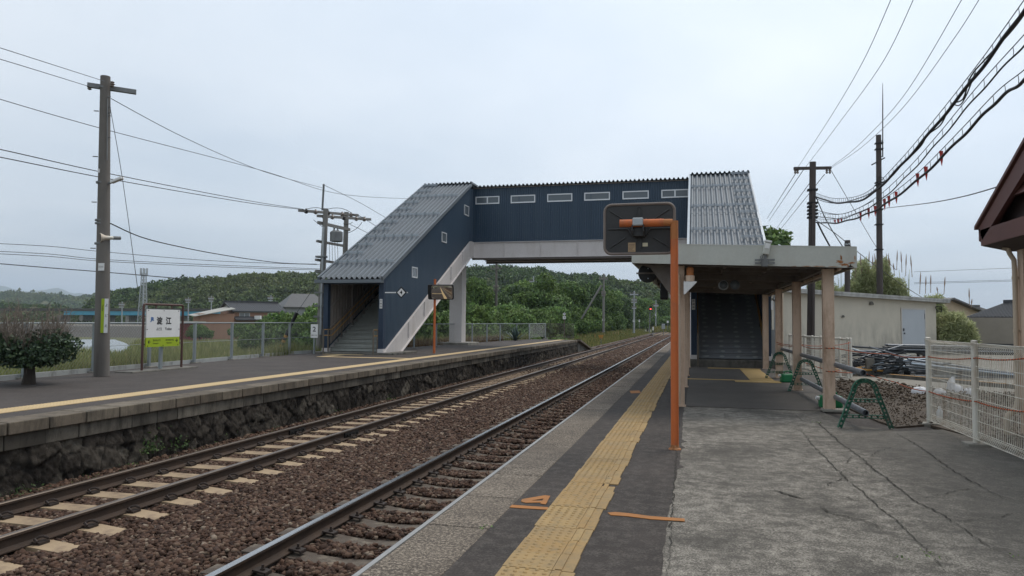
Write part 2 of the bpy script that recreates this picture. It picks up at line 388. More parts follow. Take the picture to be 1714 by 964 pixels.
M['tube_dark'] = paint('scaffold_clamp', (.035, .04, .046), (.06, .065, .07), 6, .55, .3)
M['tube_blue'] = paint('scaffold_tube_bluish', (.30, .36, .42), None, 5, .4, .4)
M['tube_orange'] = paint('scaffold_tube_orange', (.44, .22, .04), None, 5, .5)
M['sandbag'] = paint('white_sandbag', (.70, .70, .72), (.6, .6, .62), 6, .8, bump=.4)
M['bark'] = paint('bark', (.06, .048, .038), (.04, .032, .027), 6, .9, bump=.6, stretch=(1, 1, .3))
M['twig'] = paint('bare_twig', (.20, .165, .135), (.14, .115, .095), 8, .9)
LG = lambda k: [(0, tuple(k*x for x in (.018, .033, .012))), (.45, tuple(k*x for x in (.040, .070, .022))), (.85, tuple(k*x for x in (.068, .110, .034))), (1, tuple(k*x for x in (.11, .165, .05)))]
M['leaf_dark'] = island('dark_leaves', LG(1.6), .6, tint=(.03, .05, .025), tscale=.5, trans=.2)
M['leaf_mid'] = island('green_leaves', LG(2.2), .6, tint=(.12, .17, .035), tscale=.35, trans=.25)
M['leaf_light'] = island('bright_leaves', LG(2.7), .6, tint=(.19, .24, .06), tscale=.4, trans=.3)
M['leaf_hill'] = island('hill_leaves', LG(1.5), .7, tint=(.17, .18, .06), tscale=.012, trans=.2, kinds=.11)
M['leaf_bamboo'] = island('bamboo_leaves', [(0, (.20, .235, .11)), (.5, (.36, .40, .20)), (1, (.55, .56, .33))], .6, trans=.5)
M['leaf_shrub'] = island('shrub_leaves', [(0, (.02, .036, .022)), (.6, (.042, .072, .036)), (.93, (.07, .11, .05)), (1, (.085, .12, .04))], .45, trans=.1)
M['grass'] = island('grass_blades', [(0, (.10, .115, .038)), (.45, (.18, .20, .065)), (.8, (.28, .275, .105)), (1, (.42, .36, .19))], .7, tint=(.15, .19, .05), tscale=.12, trans=.25)
M['weed_dry'] = island('dry_weeds', [(0, (.10, .06, .035)), (.6, (.17, .11, .06)), (1, (.25, .2, .09))], .8, trans=.2)
M['weed'] = island('verge_weeds', [(0, (.07, .10, .028)), (.5, (.14, .17, .05)), (.8, (.27, .23, .085)), (1, (.34, .22, .10))], .8, trans=.2)
M['plume'] = paint('pampas_plume', (.34, .25, .20), (.27, .2, .16), 8, .9)
M['field'] = asphalt('field_ground', (.06, .065, .024), (.10, .105, .04), (.15, .14, .06), .4, (.3, .3, .3))
M['earth_grey'] = paint('grey_slope', (.085, .08, .072), (.065, .062, .055), .5, .9)
M['signal_red'] = None
def emis(name, c, s):
    t = NT(name); t.bsdf.inputs['Emission Color'].default_value = (*c, 1); t.bsdf.inputs['Emission Strength'].default_value = s
    return t.done(c, .4)
M['signal_red'] = emis('red_signal_lamp', (1, .06, .05), 3.0)

# ------------------------------------------------------------------ text
def text(body, size, loc, face, m, name='lettering', parent=None, align='CENTER', squash=1.0, bold=0, up=None):
    """flat lettering, extruded a hair; face = outward normal, up = reading-up direction"""
    cu = bpy.data.curves.new(name, 'FONT'); cu.body = body; cu.size = size; cu.align_x = align; cu.align_y = 'CENTER'
    cu.extrude = .0008; cu.offset = bold; cu.resolution_u = 3
    o = bpy.data.objects.new('tmp', cu); COL.objects.link(o)
    bpy.context.view_layer.update()
    me = bpy.data.meshes.new_from_object(o.evaluated_get(bpy.context.evaluated_depsgraph_get()))
    bpy.data.objects.remove(o)
    z = Vector(face).normalized(); y = Vector(up or (0, 0, 1)); x = y.cross(z).normalized(); y = z.cross(x)
    off = WL[parent] if parent is not None else Vector((0, 0, 0)); l = Vector(loc)-off
    A = Matrix(((x.x*squash, y.x, z.x, l.x), (x.y*squash, y.y, z.y, l.y), (x.z*squash, y.z, z.z, l.z), (0, 0, 0, 1)))
    me.transform(A); me.materials.clear(); me.name = name
    return link(name, me, m, parent)

# ------------------------------------------------------------------ world and light
w = bpy.data.worlds.new('World'); scene.world = w; w.use_nodes = True
nt = w.node_tree; nt.nodes.clear()
out = nt.nodes.new('ShaderNodeOutputWorld'); bg = nt.nodes.new('ShaderNodeBackground'); nt.links.new(bg.outputs[0], out.inputs[0])
sky = nt.nodes.new('ShaderNodeTexSky'); sky.sky_type = 'NISHITA'; sky.sun_disc = False
SUN_EL, SUN_AZ = R(58), R(35)
sky.sun_elevation = SUN_EL; sky.sun_rotation = SUN_AZ
tc = nt.nodes.new('ShaderNodeTexCoord')
def wn(typ, **kw):
    n = nt.nodes.new(typ)
    for k, v in kw.items(): n.inputs[k].default_value = v
    return n
sep = wn('ShaderNodeSeparateXYZ'); nt.links.new(tc.outputs['Generated'], sep.inputs[0])
# project the view direction on a cloud ceiling so that the layers flatten towards the horizon
zc = nt.nodes.new('ShaderNodeMath'); zc.operation = 'MAXIMUM'; zc.inputs[1].default_value = 0.0; nt.links.new(sep.outputs['Z'], zc.inputs[0])
za = nt.nodes.new('ShaderNodeMath'); za.operation = 'ADD'; za.inputs[1].default_value = .09; nt.links.new(zc.outputs[0], za.inputs[0])
cmb = nt.nodes.new('ShaderNodeCombineXYZ')
for i, a in enumerate('XY'):
    d = nt.nodes.new('ShaderNodeMath'); d.operation = 'DIVIDE'; nt.links.new(sep.outputs[a], d.inputs[0]); nt.links.new(za.outputs[0], d.inputs[1]); nt.links.new(d.outputs[0], cmb.inputs[i])
n1 = wn('ShaderNodeTexNoise', Scale=.55, Detail=6.0, Roughness=.5, Distortion=.3); nt.links.new(cmb.outputs[0], n1.inputs['Vector'])
cr = nt.nodes.new('ShaderNodeValToRGB'); e = cr.color_ramp.elements
e[0].position = .36; e[0].color = (4.9, 5.5, 6.15, 1); e[1].position = .66; e[1].color = (6.5, 6.9, 7.3, 1)
nt.links.new(n1.outputs['Fac'], cr.inputs[0])
# brighter towards the hidden sun, a little greyer low down
dt = nt.nodes.new('ShaderNodeVectorMath'); dt.operation = 'DOT_PRODUCT'; nt.links.new(tc.outputs['Generated'], dt.inputs[0])
SUNV = Vector((math.cos(SUN_EL)*math.sin(SUN_AZ), math.cos(SUN_EL)*math.cos(SUN_AZ), math.sin(SUN_EL)))
dt.inputs[1].default_value = SUNV
gl = nt.nodes.new('ShaderNodeMapRange'); gl.inputs[1].default_value = .1; gl.inputs[2].default_value = 1; gl.inputs[3].default_value = .86; gl.inputs[4].default_value = 1.28
nt.links.new(dt.outputs['Value'], gl.inputs[0])
mu = nt.nodes.new('ShaderNodeMix'); mu.data_type = 'RGBA'; mu.blend_type = 'MULTIPLY'; mu.inputs['Factor'].default_value = 1
nt.links.new(cr.outputs[0], mu.inputs['A']); nt.links.new(gl.outputs[0], mu.inputs['B'])
mx = nt.nodes.new('ShaderNodeMix'); mx.data_type = 'RGBA'; mx.inputs['Factor'].default_value = .88
nt.links.new(sky.outputs[0], mx.inputs['A']); nt.links.new(mu.outputs['Result'], mx.inputs['B'])
nt.links.new(mx.outputs['Result'], bg.inputs[0]); bg.inputs[1].default_value = .1
sd = bpy.data.lights.new('sun', 'SUN'); sd.energy = 1.25; sd.angle = R(24); sd.color = (1, .91, .79)
sun = bpy.data.objects.new('sun', sd); COL.objects.link(sun); sun.location = (0, 0, 40)
sun.rotation_euler = (-SUNV).to_track_quat('-Z', 'Y').to_euler()
vs = scene.view_settings; vs.view_transform = 'Standard'; vs.look = 'None'; vs.gamma = 1; vs.exposure = .63; vs.use_curve_mapping = False
scene.render.engine = 'CYCLES'; scene.cycles.use_denoising = True; scene.cycles.max_bounces = 8; scene.cycles.diffuse_bounces = 6; scene.cycles.volume_bounces = 0; scene.cycles.transparent_max_bounces = 8
# ------------------------------------------------------------------ ground sheet
def grid(name, xs, ys, zf, m, kind='structure'):
    V = [(x, y, zf(x, y)) for y in ys for x in xs]; nx = len(xs)
    F = [(j*nx+i, j*nx+i+1, (j+1)*nx+i+1, (j+1)*nx+i) for j in range(len(ys)-1) for i in range(nx-1)]
    return npmesh(name, V, F, m, kind=kind, smooth=True)
LOW = -1.6
def back_edge(y):
    """X of the far platform's rear edge"""
    pts = [(-10, -13.0), (4, -13.4), (12, -14.05), (19.2, -14.56), (30, -15.1), (38, -14.6), (52, -12.0), (60, -11.4)]
    for (a, xa), (b, xb) in zip(pts, pts[1:]):
        if y <= b: return xa+(xb-xa)*max(0, (y-a))/(b-a)
    return -11.4
def ground_z(x, y):
    if x > -1.0: return -.09
    if x > -8.0: return -.95
    be = min(back_edge(y), -11.0) if y < 60 else -11.0
    t = min(1, max(0, (be-.1-x)/5.5)); a = -.1 if y < 53 else -.85
    if x > be: return -.95
    return a+(LOW-a)*t*t*(3-2*t)
xs = [-9000, -2500, -800, -300, -120, -70, -45, -35, -30, -26, -23, -21, -19.5, -18, -17, -16.3, -15.7, -15.3, -15, -14.6, -14.2, -13.8, -13.3, -12.8, -12.2, -11.6, -11.1, -10.6, -8.1, -7.9, -1.5, -.9, 8, 30, 100, 400, 2500, 9000]
ys = [-60, -20, -8, -2, 2, 5, 8, 11, 14, 17, 20, 23, 26, 30, 34, 38, 42, 46, 50, 52.9, 53.1, 56, 60, 70, 85, 110, 160, 300, 900, 3000, 12000]
grid('ground', xs, ys, ground_z, M['field'])
MB().box((3.3, -12, -.5), (40, 70, -.035)).build('yard_paving', M['yard'])['kind'] = 'structure'
# track bed
b = MB(); b.prism([(-8.6, 3.0, -1.4), (-8.6, 3.0, -.80), (-1.95, 3.0, -.80), (-1.95, 3.0, -1.4)], (0, -40, 0))
b.prism([(-8.6, 3.0, -1.4), (-8.6, 3.0, -.80), (-1.95, 3.0, -.80), (-1.95, 3.0, -1.4)], (0, 52, 0))
b.prism([(-10.4, 55, -1.4), (-9.4, 55, -.82), (-1.95, 55, -.80), (-.6, 55, -1.4)], (0, 260, 0))
b.build('track_bed', M['ballast_base'])['kind'] = 'structure'

# ------------------------------------------------------------------ far platform (left)
ZL = .17; XE = -8.35
pl = thing('far_platform', None, None); pl['kind'] = 'structure'
ysL = [-10, 4, 12, 19.2, 30, 38, 52]
top = [(XE-.47, -10, ZL)]+[(XE-.47, 52, ZL)]+[(back_edge(y), y, ZL) for y in reversed(ysL)]
MB().prism(top, (0, 0, -1.3)).build('platform_surface', M['asphalt_left'], pl)
cb = MB(); y = -9.0
while y < 51.6:
    L = .6; j = random.uniform(-.006, .006)
    cb.box((XE-.468+j*0, y, ZL-.15), (XE+j, y+L-.02, ZL+.006+j*.4)); y += L
cb.build('coping', M['coping_far'], pl, bevel=.012)
cb = MB(); y = -9.0
while y < 51.6:
    L = random.uniform(.45, 1.0); j = random.uniform(-.008, .008)
    cb.box((XE-.35, y, ZL-.35), (XE-.055+j, min(52, y+L)-.01, ZL-.155)); y += L
cb.build('wall_course', M['wall_block'], pl, bevel=.008)
# rough rubble masonry: irregular stones by a Voronoi relief
ny, nz = 1600, 20; yy = np.concatenate([np.linspace(2, 30, 1200), np.linspace(30.1, 52.3, ny-1200)]); zz = np.linspace(ZL-.35, -.86, nz)
Yg, Zg = np.meshgrid(yy, zz, indexing='ij')
ps = np.stack([rng.uniform(1.5, 53, 430), rng.uniform(-.95, -.1, 430)], 1); pd = rng.uniform(-.05, .055, 430)
q = np.stack([Yg.ravel(), Zg.ravel()*1.15], 1)
d1 = np.empty(len(q)); d2 = np.empty(len(q)); ix = np.empty(len(q), int)
for k in range(0, len(q), 2000):
    D = np.linalg.norm(q[k:k+2000, None]-ps[None], axis=2); o_ = np.argpartition(D, 2, axis=1)[:, :2]
    a = np.take_along_axis(D, o_, 1); s_ = np.argsort(a, 1); a = np.take_along_axis(a, s_, 1); o_ = np.take_along_axis(o_, s_, 1)
    d1[k:k+2000], d2[k:k+2000], ix[k:k+2000] = a[:, 0], a[:, 1], o_[:, 0]
edge = np.clip((d2-d1)/.045, 0, 1)
X = XE-.10+pd[ix]*.55-.035*(1-edge)**2+rng.normal(0, .011, len(q))+.014*np.sin(q[:, 0]*23+ix)*np.sin(q[:, 1]*19+ix*2)+(-.11-Zg.ravel())*.06
V = np.stack([X, Yg.ravel(), Zg.ravel()], 1)
I = np.arange(ny*nz).reshape(ny, nz)
F = np.stack([I[:-1, :-1], I[1:, :-1], I[1:, 1:], I[:-1, 1:]], -1).reshape(-1, 4)
ro = npmesh('rubble_wall', V, F, M['masonry'], pl)
stone = rng.random(430)**1.4
for nm, ar in (('stone', stone[ix]), ('joint', np.clip(edge, 0, 1))):
    at_ = ro.data.attributes.new(nm, 'FLOAT', 'POINT'); at_.data.foreach_set('value', ar.astype(np.float32))
# ramp at the far end
b = MB(); b.prism([(XE-.05, 52, ZL), (XE-.05, 58.5, -.8), (XE-.05, 52, -1.2)], (-2.4, 0, 0)); b.build('end_ramp', M['concrete_dark'], pl)
b = MB(); b.bar((XE, 51.9, ZL-.02), (XE, 58.6, -.8), .35, .14); b.build('ramp_coping', M['coping_far'], pl)
# tactile line on the far platform
tb = MB(); y = 0
while y < 51.5: tb.box((-9.72, y, ZL), (-9.30, y+.296, ZL+.008)); y += .3
for (x0, x1, y0, y1) in ((-12.9, -9.74, 23.2, 23.5), (-13.2, -12.9, 23.2, 24.9), (-13.9, -12.3, 24.9, 25.2)):
    tb.box((x0, y0, ZL), (x1, y1, ZL+.008))
tb.build('tactile_strip', M['tactile_far'], pl)
# bumps near enough to read
V = []; F = []
for y in np.arange(6, 26, .06):
    for x in np.arange(-9.69, -9.31, .06):
        n = len(V); r = .016; V += [(x-r, y-r, ZL+.008), (x+r, y-r, ZL+.008), (x+r, y+r, ZL+.008), (x-r, y+r, ZL+.008), (x, y, ZL+.016)]
        F += [(n, n+1, n+4), (n+1, n+2, n+4), (n+2, n+3, n+4), (n+3, n, n+4)]
npmesh('tactile_bumps', V, F, M['tactile_far'], pl)

# ------------------------------------------------------------------ near platform (right)
pr = thing('near_platform', None, None); pr['kind'] = 'structure'
XN = -1.92
def slab(x0, x1, y0, y1, z0, z1, m, name, n=1):
    return MB().box((x0, y0, z0), (x1, y1, z1)).build(name, m, pr)
slab(XN+.46, 3.3, -6, 13.35, -1.2, -.012, M['asphalt_strip'], 'platform_base')
slab(XN+.46, 3.3, 13.35, 78, -1.2, -.012, M['asphalt_new'], 'platform_base')
rag = [-6+i*.11 for i in range(176)]
MB().prism([(XN+.46, -6, 0)]+[(-.2+.018*math.sin(y*.9)+random.uniform(-.010, .010)+(.05 if random.random() < .03 else 0), y, 0) for y in rag]+[(-.2, 13.36, 0), (-.2, 34, 0), (XN+.46, 34, 0)], (0, 0, -.1)).build('dark_strip', M['asphalt_strip'], pr)
slab(XN+.46, 1.0, 34.02, 78, -.1, 0, M['asphalt_strip'], 'dark_strip')
MB().prism([(-.26, -6, -.003), (-.26, 13.3, -.003), (2.05, 13.3, -.003), (2.3, 11.6, -.003), (2.75, 11.2, -.003), (3.6, 11.7, -.003), (3.6, -6, -.003)], (0, 0, -.06)).build('worn_paving', M['paving'], pr)
MB().box((-.198, 13.34, -.05), (2.45, 27, .004)).build('canopy_paving', M['asphalt_new'], pr)
cb = MB(); y = -3.1
while y < 76:
    L = .905; j = random.uniform(-.004, .004)
    cb.box((XN, y, -.16), (XN+.46, y+L-.007, .004+j)); y += L
cb.build('coping', M['coping_near'], pr, bevel=.008)
MB().box((XN-.035, -4, -.05), (XN-.002, 76, .006)).build('edge_strip', M['edge_steel'], pr)
MB().box((XN+.02, -6, -1.2), (XN+.44, 76, -.165)).build('retaining_wall', M['concrete_dark'], pr)
# tactile tiles, each a little different, ragged inner edge
tb = MB(); y = 1.0; k = 0
while y < 60:
    j = random.uniform(-.006, .006); jr = random.uniform(-.012, .012) if y < 16 else 0
    z = .010+random.uniform(-.002, .002)
    tb.box((-1.15+j, y, 0), (-.845+j, y+.297, z))
    cut = random.random()
    tb.box((-.842+j, y, 0), (-.715+jr, y+(.297 if cut > .12 else .2), z-.001))
    tb.box((-.825+j, y+.004, 0), (-.785+j, y+.293, z+.006))
    y += .3
tb.build('tactile_strip', M['tactile'], pr)
V = []; F = []; nk = 8
for y in np.arange(2.0, 40, .06):
    for x in (-1.115, -1.055, -.995, -.935, -.877):
        n = len(V); x_ = x+random.uniform(-.002, .002)
        for (r, z) in ((.0145, .009), (.010, .0155)):
            V += [(x_+r*math.cos(2*math.pi*i/nk), y+r*math.sin(2*math.pi*i/nk), z) for i in range(nk)]
        F += [(n+i, n+(i+1) % nk, n+nk+(i+1) % nk, n+nk+i) for i in range(nk)]
        F += [(n+nk, n+nk+1, n+nk+2, n+nk+3), (n+nk, n+nk+3, n+nk+4, n+nk+7), (n+nk+4, n+nk+5, n+nk+6, n+nk+7)]
npmesh('tactile_bumps', V, F, M['tactile'], pr)
# painted marks
def flat(pts, m, name, parent, z=.006, h=.004):
    return MB().prism([(p[0], p[1], z) for p in pts], (0, 0, -h)).build(name, m, parent)
def pxpoly(pp, z=0): return [G(x, y, z) for x, y in pp]
flat(pxpoly([(853, 850), (857, 846), (885, 848), (918, 850), (916, 854), (880, 852)]), M['orange_mark'], 'orange_line', pr)
flat(pxpoly([(1017, 859), (1030, 858), (1052, 860), (1090, 865), (1146, 869), (1146, 873.5), (1090, 870), (1050, 865), (1022, 863)]), M['orange_mark'], 'orange_line', pr)
for pp in ([(872, 840), (874, 836.5), (912, 830), (921, 831), (918, 834), (880, 840.5)],
           [(872, 840.5), (885, 839), (915, 839), (916, 842), (880, 842.5)],
           [(912, 832), (921, 831), (913.5, 845), (904.5, 844)]):
    flat(pxpoly(pp), M['orange_mark'], 'painted_number', pr, z=.006+random.uniform(0, .001))
flat(pxpoly([(1054, 654.5), (1070, 654), (1073, 658), (1056, 658.5)]), M['orange_mark'], 'orange_line', pr)
for (x0, x1, y0, y1) in ((-.7, .95, 19.6, 19.8), (.95, 2.05, 19.1, 19.75), (1.35, 1.95, 19.8, 24.4), (.35, 2.0, 24.45, 24.85)):
    flat([(x0, y0), (x1, y0), (x1, y1), (x0, y1)], M['yellow_mark'], 'tactile_path', pr, z=.014, h=.008)
# traced cracks in the old paving
def crack(pp, w0, name='crack'):
    pts = []
    for (a, b_) in zip(pp, pp[1:]):
        A = G(*a); B = G(*b_); n = max(2, int((B-A).length/.045))
        for i in range(n):
            p = A.lerp(B, i/n); p.x += random.gauss(0, .009); p.y += random.gauss(0, .014); pts.append(p)
    L = []; Rr = []
    for i, p in enumerate(pts):
        d = (pts[min(i+1, len(pts)-1)]-pts[max(0, i-1)]); d.z = 0; d = d.normalized(); nrm = Vector((-d.y, d.x, 0))
        ww = .8*w0*random.uniform(.3, 1.5)*(min(1, .25+4*min(i, len(pts)-1-i)/len(pts)))
        L.append(p+nrm*ww/2); Rr.append(p-nrm*ww/2)
    return L, Rr
cm = MB()
CR = [([(1327, 692), (1345, 706), (1366, 705), (1385, 722), (1408, 743), (1440, 765), (1458, 782), (1490, 805), (1520, 830), (1535, 842), (1570, 858), (1590, 870), (1640, 905), (1714, 945)], .016),
      ([(1337, 715), (1360, 745), (1385, 770), (1415, 800), (1440, 820), (1465, 845), (1500, 870), (1530, 900), (1560, 930), (1590, 964)], .014),
      ([(1425, 765), (1418, 775), (1395, 774), (1385, 776)], .01), ([(1415, 800), (1390, 808), (1380, 816)], .01),
      ([(1462, 843), (1500, 848), (1545, 846)], .012), ([(1455, 768), (1470, 755), (1515, 743)], .009), ([(1370, 845), (1395, 862), (1440, 868), (1475, 885), (1490, 892)], .01),
      ([(1490, 720), (1530, 742), (1560, 762), (1590, 785), (1625, 805), (1660, 825), (1700, 840)], .014), ([(1545, 835), (1600, 822), (1640, 815)], .008),
      ([(1567, 862), (1610, 872), (1660, 868), (1714, 858)], .009), ([(1455, 840), (1430, 838), (1400, 828), (1370, 822)], .012),
      ([(1640, 905), (1670, 918), (1714, 925)], .009), ([(1515, 775), (1570, 778), (1590, 790)], .009), ([(1430, 735), (1470, 729), (1490, 726)], .008),
      ([(1288, 818), (1312, 826), (1330, 832), (1352, 835), (1371, 833)], .026), ([(1290, 817), (1330, 816), (1372, 822)], .008), ([(1372, 846), (1385, 858), (1410, 862), (1432, 870), (1460, 872), (1472, 884), (1485, 891)], .008), ([(1213, 690), (1213, 702)], .008), ([(1137, 690), (1131, 780), (1125, 860), (1118, 964)], .012), ([(1020, 852), (1070, 860), (1122, 866)], .008)]
for pp, ww in CR:
    L, Rr = crack(pp, ww)
    for i in range(len(L)-1):
        z = Vector((0, 0, .005)); cm.quad(L[i]+z, Rr[i]+z, Rr[i+1]+z, L[i+1]+z)
cm.build('cracks', M['crack'], pr)

# ------------------------------------------------------------------ tracks
RT = -.58
PROF = [(-.064, 0), (.064, 0), (.064, .011), (.02, .024), (.0085, .04), (.0085, .112), (.02, .12), (.0325, .126), (.0325, .150), (.026, .158), (-.026, .158), (-.0325, .150), (-.0325, .126), (-.02, .12), (-.0085, .112), (-.0085, .04), (-.02, .024), (-.064, .011)]
def rail(x, parent, tm):
    z0 = RT-.158; b = MB(); n = len(PROF)
    P = [(x+a, -6, z0+h) for a, h in PROF]; Q = [(x+a, 190, z0+h) for a, h in PROF]
    b.add(P+Q, [(i, (i+1) % n, n+(i+1) % n, n+i) for i in range(n)])
    b.mi = [1 if i in (8, 9, 10) else 0 for i in range(n)]
    return b.build('rail', [M['rail_side'], tm], parent)
def track(name, label, xa, xb, tm, sm, x0, x1, step, y0, dished, clipper):
    t = thing(name, label, 'railway track', ((xa+xb)/2, 0, RT))
    rail(xa, t, tm); rail(xb, t, tm)
    zt = RT-.158
    def sl(y, b):
        if dished:
            xsn = np.linspace(x0, x1, 11); c = (x0+x1)/2
            zz = [zt-.004-.055*math.exp(-((x-c)/.42)**2)+.02*max(0, abs(x-c)-.62)/.4*0 for x in xsn]
            b.prism([(x, y-.115, z) for x, z in zip(xsn, zz)]+[(x1, y-.115, zt-.16), (x0, y-.115, zt-.16)], (0, .23, 0))
        else:
            b.prism([(x0, y-.125, zt-.03), (xa-.12, y-.125, zt-.003), (xb+.12, y-.125, zt-.003), (x1, y-.125, zt-.03), (x1, y-.125, zt-.16), (x0, y-.125, zt-.16)], (0, .25, 0))
    b = MB(); sl(0, b)
    base = None
    for i in range(100):
        y = y0+i*step
        if i == 0:
            base = link('sleeper', b.mesh('sleeper', (t.location.x, 0, t.location.z)), sm, t); o = base
        else:
            o = base.copy(); COL.objects.link(o); o.parent = t
        o.location = (random.uniform(-.012, .012), y, 0); o.rotation_euler = (0, 0, random.uniform(-.012, .012))
        if y < 22: clipper(t, o, xa, xb, zt, y)
    b = MB()
    for i in range(100, int((185-y0)/step)): sl(y0+i*step, b)
    b.build('far_sleepers', sm, t)['kind'] = 'stuff'
    return t
CLIPS = {}
def clip_spring(t, o, xa, xb, zt, y):
    key = 'spring'
    if key not in CLIPS:
        CLIPS[key] = []
        for (xr, s) in ((xa, 1), (xb, 1), (xa, -1), (xb, -1)):
            b = MB(); X0 = xr+s*.068
            b.box((X0-.02, -.06, zt-.004), (X0+.075, .06, zt+.02))
            b.tube([(X0+.05, -.065, zt+.03), (X0+.012, -.06, zt+.055), (X0-.02, -.035, zt+.04), (X0+.0, 0, zt+.06), (X0+.035, .02, zt+.065), (X0+.06, .05, zt+.04), (X0+.02, .062, zt+.05)], .013, 6)
            CLIPS[key].append(b.mesh('rail_clip', (t.location.x, 0, t.location.z), True))
    for me in CLIPS[key]: link('rail_clip', me, M['clip'], o)
def clip_plate(t, o, xa, xb, zt, y):
    key = 'plate'
    if key not in CLIPS:
        CLIPS[key] = []
        for s in (1, -1):
            b = MB(); X0 = xa+s*.05
            b.bar((X0, 0, zt+.035), (X0+s*.13, 0, zt+.018), .10, .018)
            b.box((min(X0+s*.12, X0+s*.135), -.05, zt-.004), (max(X0+s*.12, X0+s*.135), .05, zt+.022))
            b.lathe((X0+s*.075, 0, zt+.03), [(.022, 0), (.022, .018), (.012, .018), (.012, .05)], 8)
            CLIPS[key].append(b.mesh('rail_clip', (t.location.x, 0, t.location.z)))
    for me in CLIPS[key]: link('rail_clip', me, M['clip'], o)
XA, XB = -7.57, -6.41; XC, XD = -3.84, -2.70
Y0L = G(371, 820.6, -.745).y
tr1 = track('railway_track', 'track with brown dull rails on pale beige sleepers beside the far platform wall', XA, XB, M['rail_top_dull'], M['sleeper_pale'], -7.99, -5.93, .61, Y0L-.61*6, False, clip_spring)
Y0R = G(560, 900, -.77).y
tr2 = track('railway_track', 'track with bright polished rail on dark dished concrete sleepers beside the near platform edge', XC, XD, M['rail_top'], M['sleeper_grey'], -4.27, -2.27, .61, Y0R-.61*4, True, clip_plate)
# bolted fishplate joint on the far track
jy = G(560, 727, -.7).y
for x in (XA, XB):
    b = MB(); b.box((x+.012, jy-.28, RT-.125), (x+.036, jy+.28, RT-.045))
    for k in range(4): b.lathe((x+.03, jy-.2+k*.133, RT-.085), [(.02, 0), (.02, .03)], 6, 'x')
    b.build('rail_joint', M['black'], tr1)

# ------------------------------------------------------------------ ballast stones (stuff)
def stones(name, N, xy, zf, s0, s1, m, parent=None, flatten=.7):
    """angular little stones: jittered octahedra-like lumps, 8 corners each"""
    base = np.array([(1,0,0),(-1,0,0),(0,1,0),(0,-1,0),(.1,0,1),(0,.1,-1),(.62,.62,.5),(-.62,.55,.45)], float)
    faces = np.array([(4,0,6),(4,6,2),(6,0,2),(4,2,7),(4,7,1),(7,2,1),(4,1,3),(4,3,0),(5,2,0),(5,1,2),(5,3,1),(5,0,3)])
    P = xy(N); N = len(P); s = rng.uniform(s0, s1, N)*rng.choice([.7, 1, 1, 1.25], N)
    a = rng.uniform(0, 6.283, N); t = rng.uniform(-.7, .7, N); u = rng.uniform(-.7, .7, N)
    V = base[None]*(1+rng.uniform(-.35, .3, (N, 8, 3))); V[:, :, 0] *= rng.uniform(.8, 1.35, N)[:, None]; V[:, :, 2] *= flatten; V *= s[:, None, None]
    def rot(V, ang, i, j):
        c, s_ = np.cos(ang)[:, None], np.sin(ang)[:, None]; x, y = V[:, :, i].copy(), V[:, :, j].copy()
        V[:, :, i] = c*x-s_*y; V[:, :, j] = s_*x+c*y
    rot(V, t, 0, 2); rot(V, u, 1, 2); rot(V, a, 0, 1)
    z = zf(P); V[:, :, 0] += P[:, 0, None]; V[:, :, 1] += P[:, 1, None]; V[:, :, 2] += z[:, None]
    F = (faces[None]+8*np.arange(N)[:, None, None]).reshape(-1, 3)
    return npmesh(name, V.reshape(-1, 3), F, m, parent, kind='stuff')
def ballast_z(P):
    x, y = P[:, 0], P[:, 1]; z = np.full(len(P), -.770)
    z = np.where((x > -5.8) & (x < -4.4), -.765+.02*np.sin(y*.7+x*2), z)          # heaped between the tracks
    on = np.zeros(len(P), bool)
    for (a, b_, y0) in ((-7.99, -5.93, Y0L), (-4.27, -2.27, Y0R)):
        k = np.abs(((y-y0)/.61+.5) % 1-.5)*.61
        on |= (x > a-.02) & (x < b_+.02) & (k < .135)
    z = np.where(on, -.86, z)
    for xr in (XA, XB, XC, XD): z = np.where(np.abs(x-xr) < .075, -.9, z)
    z = np.where(x < -8.15, z+.02, z)
    return z+rng.uniform(-.02, .012, len(P))
def near_xy(y0, y1):
    def f(N):
        P = np.stack([rng.uniform(-8.4, -2.2, N), y0+(y1-y0)*rng.uniform(0, 1, N)], 1)
        vis = P[:, 1] > np.maximum(3.0, np.where(P[:, 0] < -5, 4.6+(-5-P[:, 0])*.2, 3.2)); return P[vis]
    return f
stones('ballast_gravel', 62000, near_xy(3.2, 12), ballast_z, .024, .040, M['gravel'])
stones('ballast_gravel', 50000, near_xy(12, 30), ballast_z, .032, .05, M['gravel'])
stones('ballast_gravel', 30000, near_xy(30, 62), ballast_z, .045, .075, M['gravel'])
stones('ballast_gravel', 24000, near_xy(62, 125), ballast_z, .08, .13, M['gravel'])
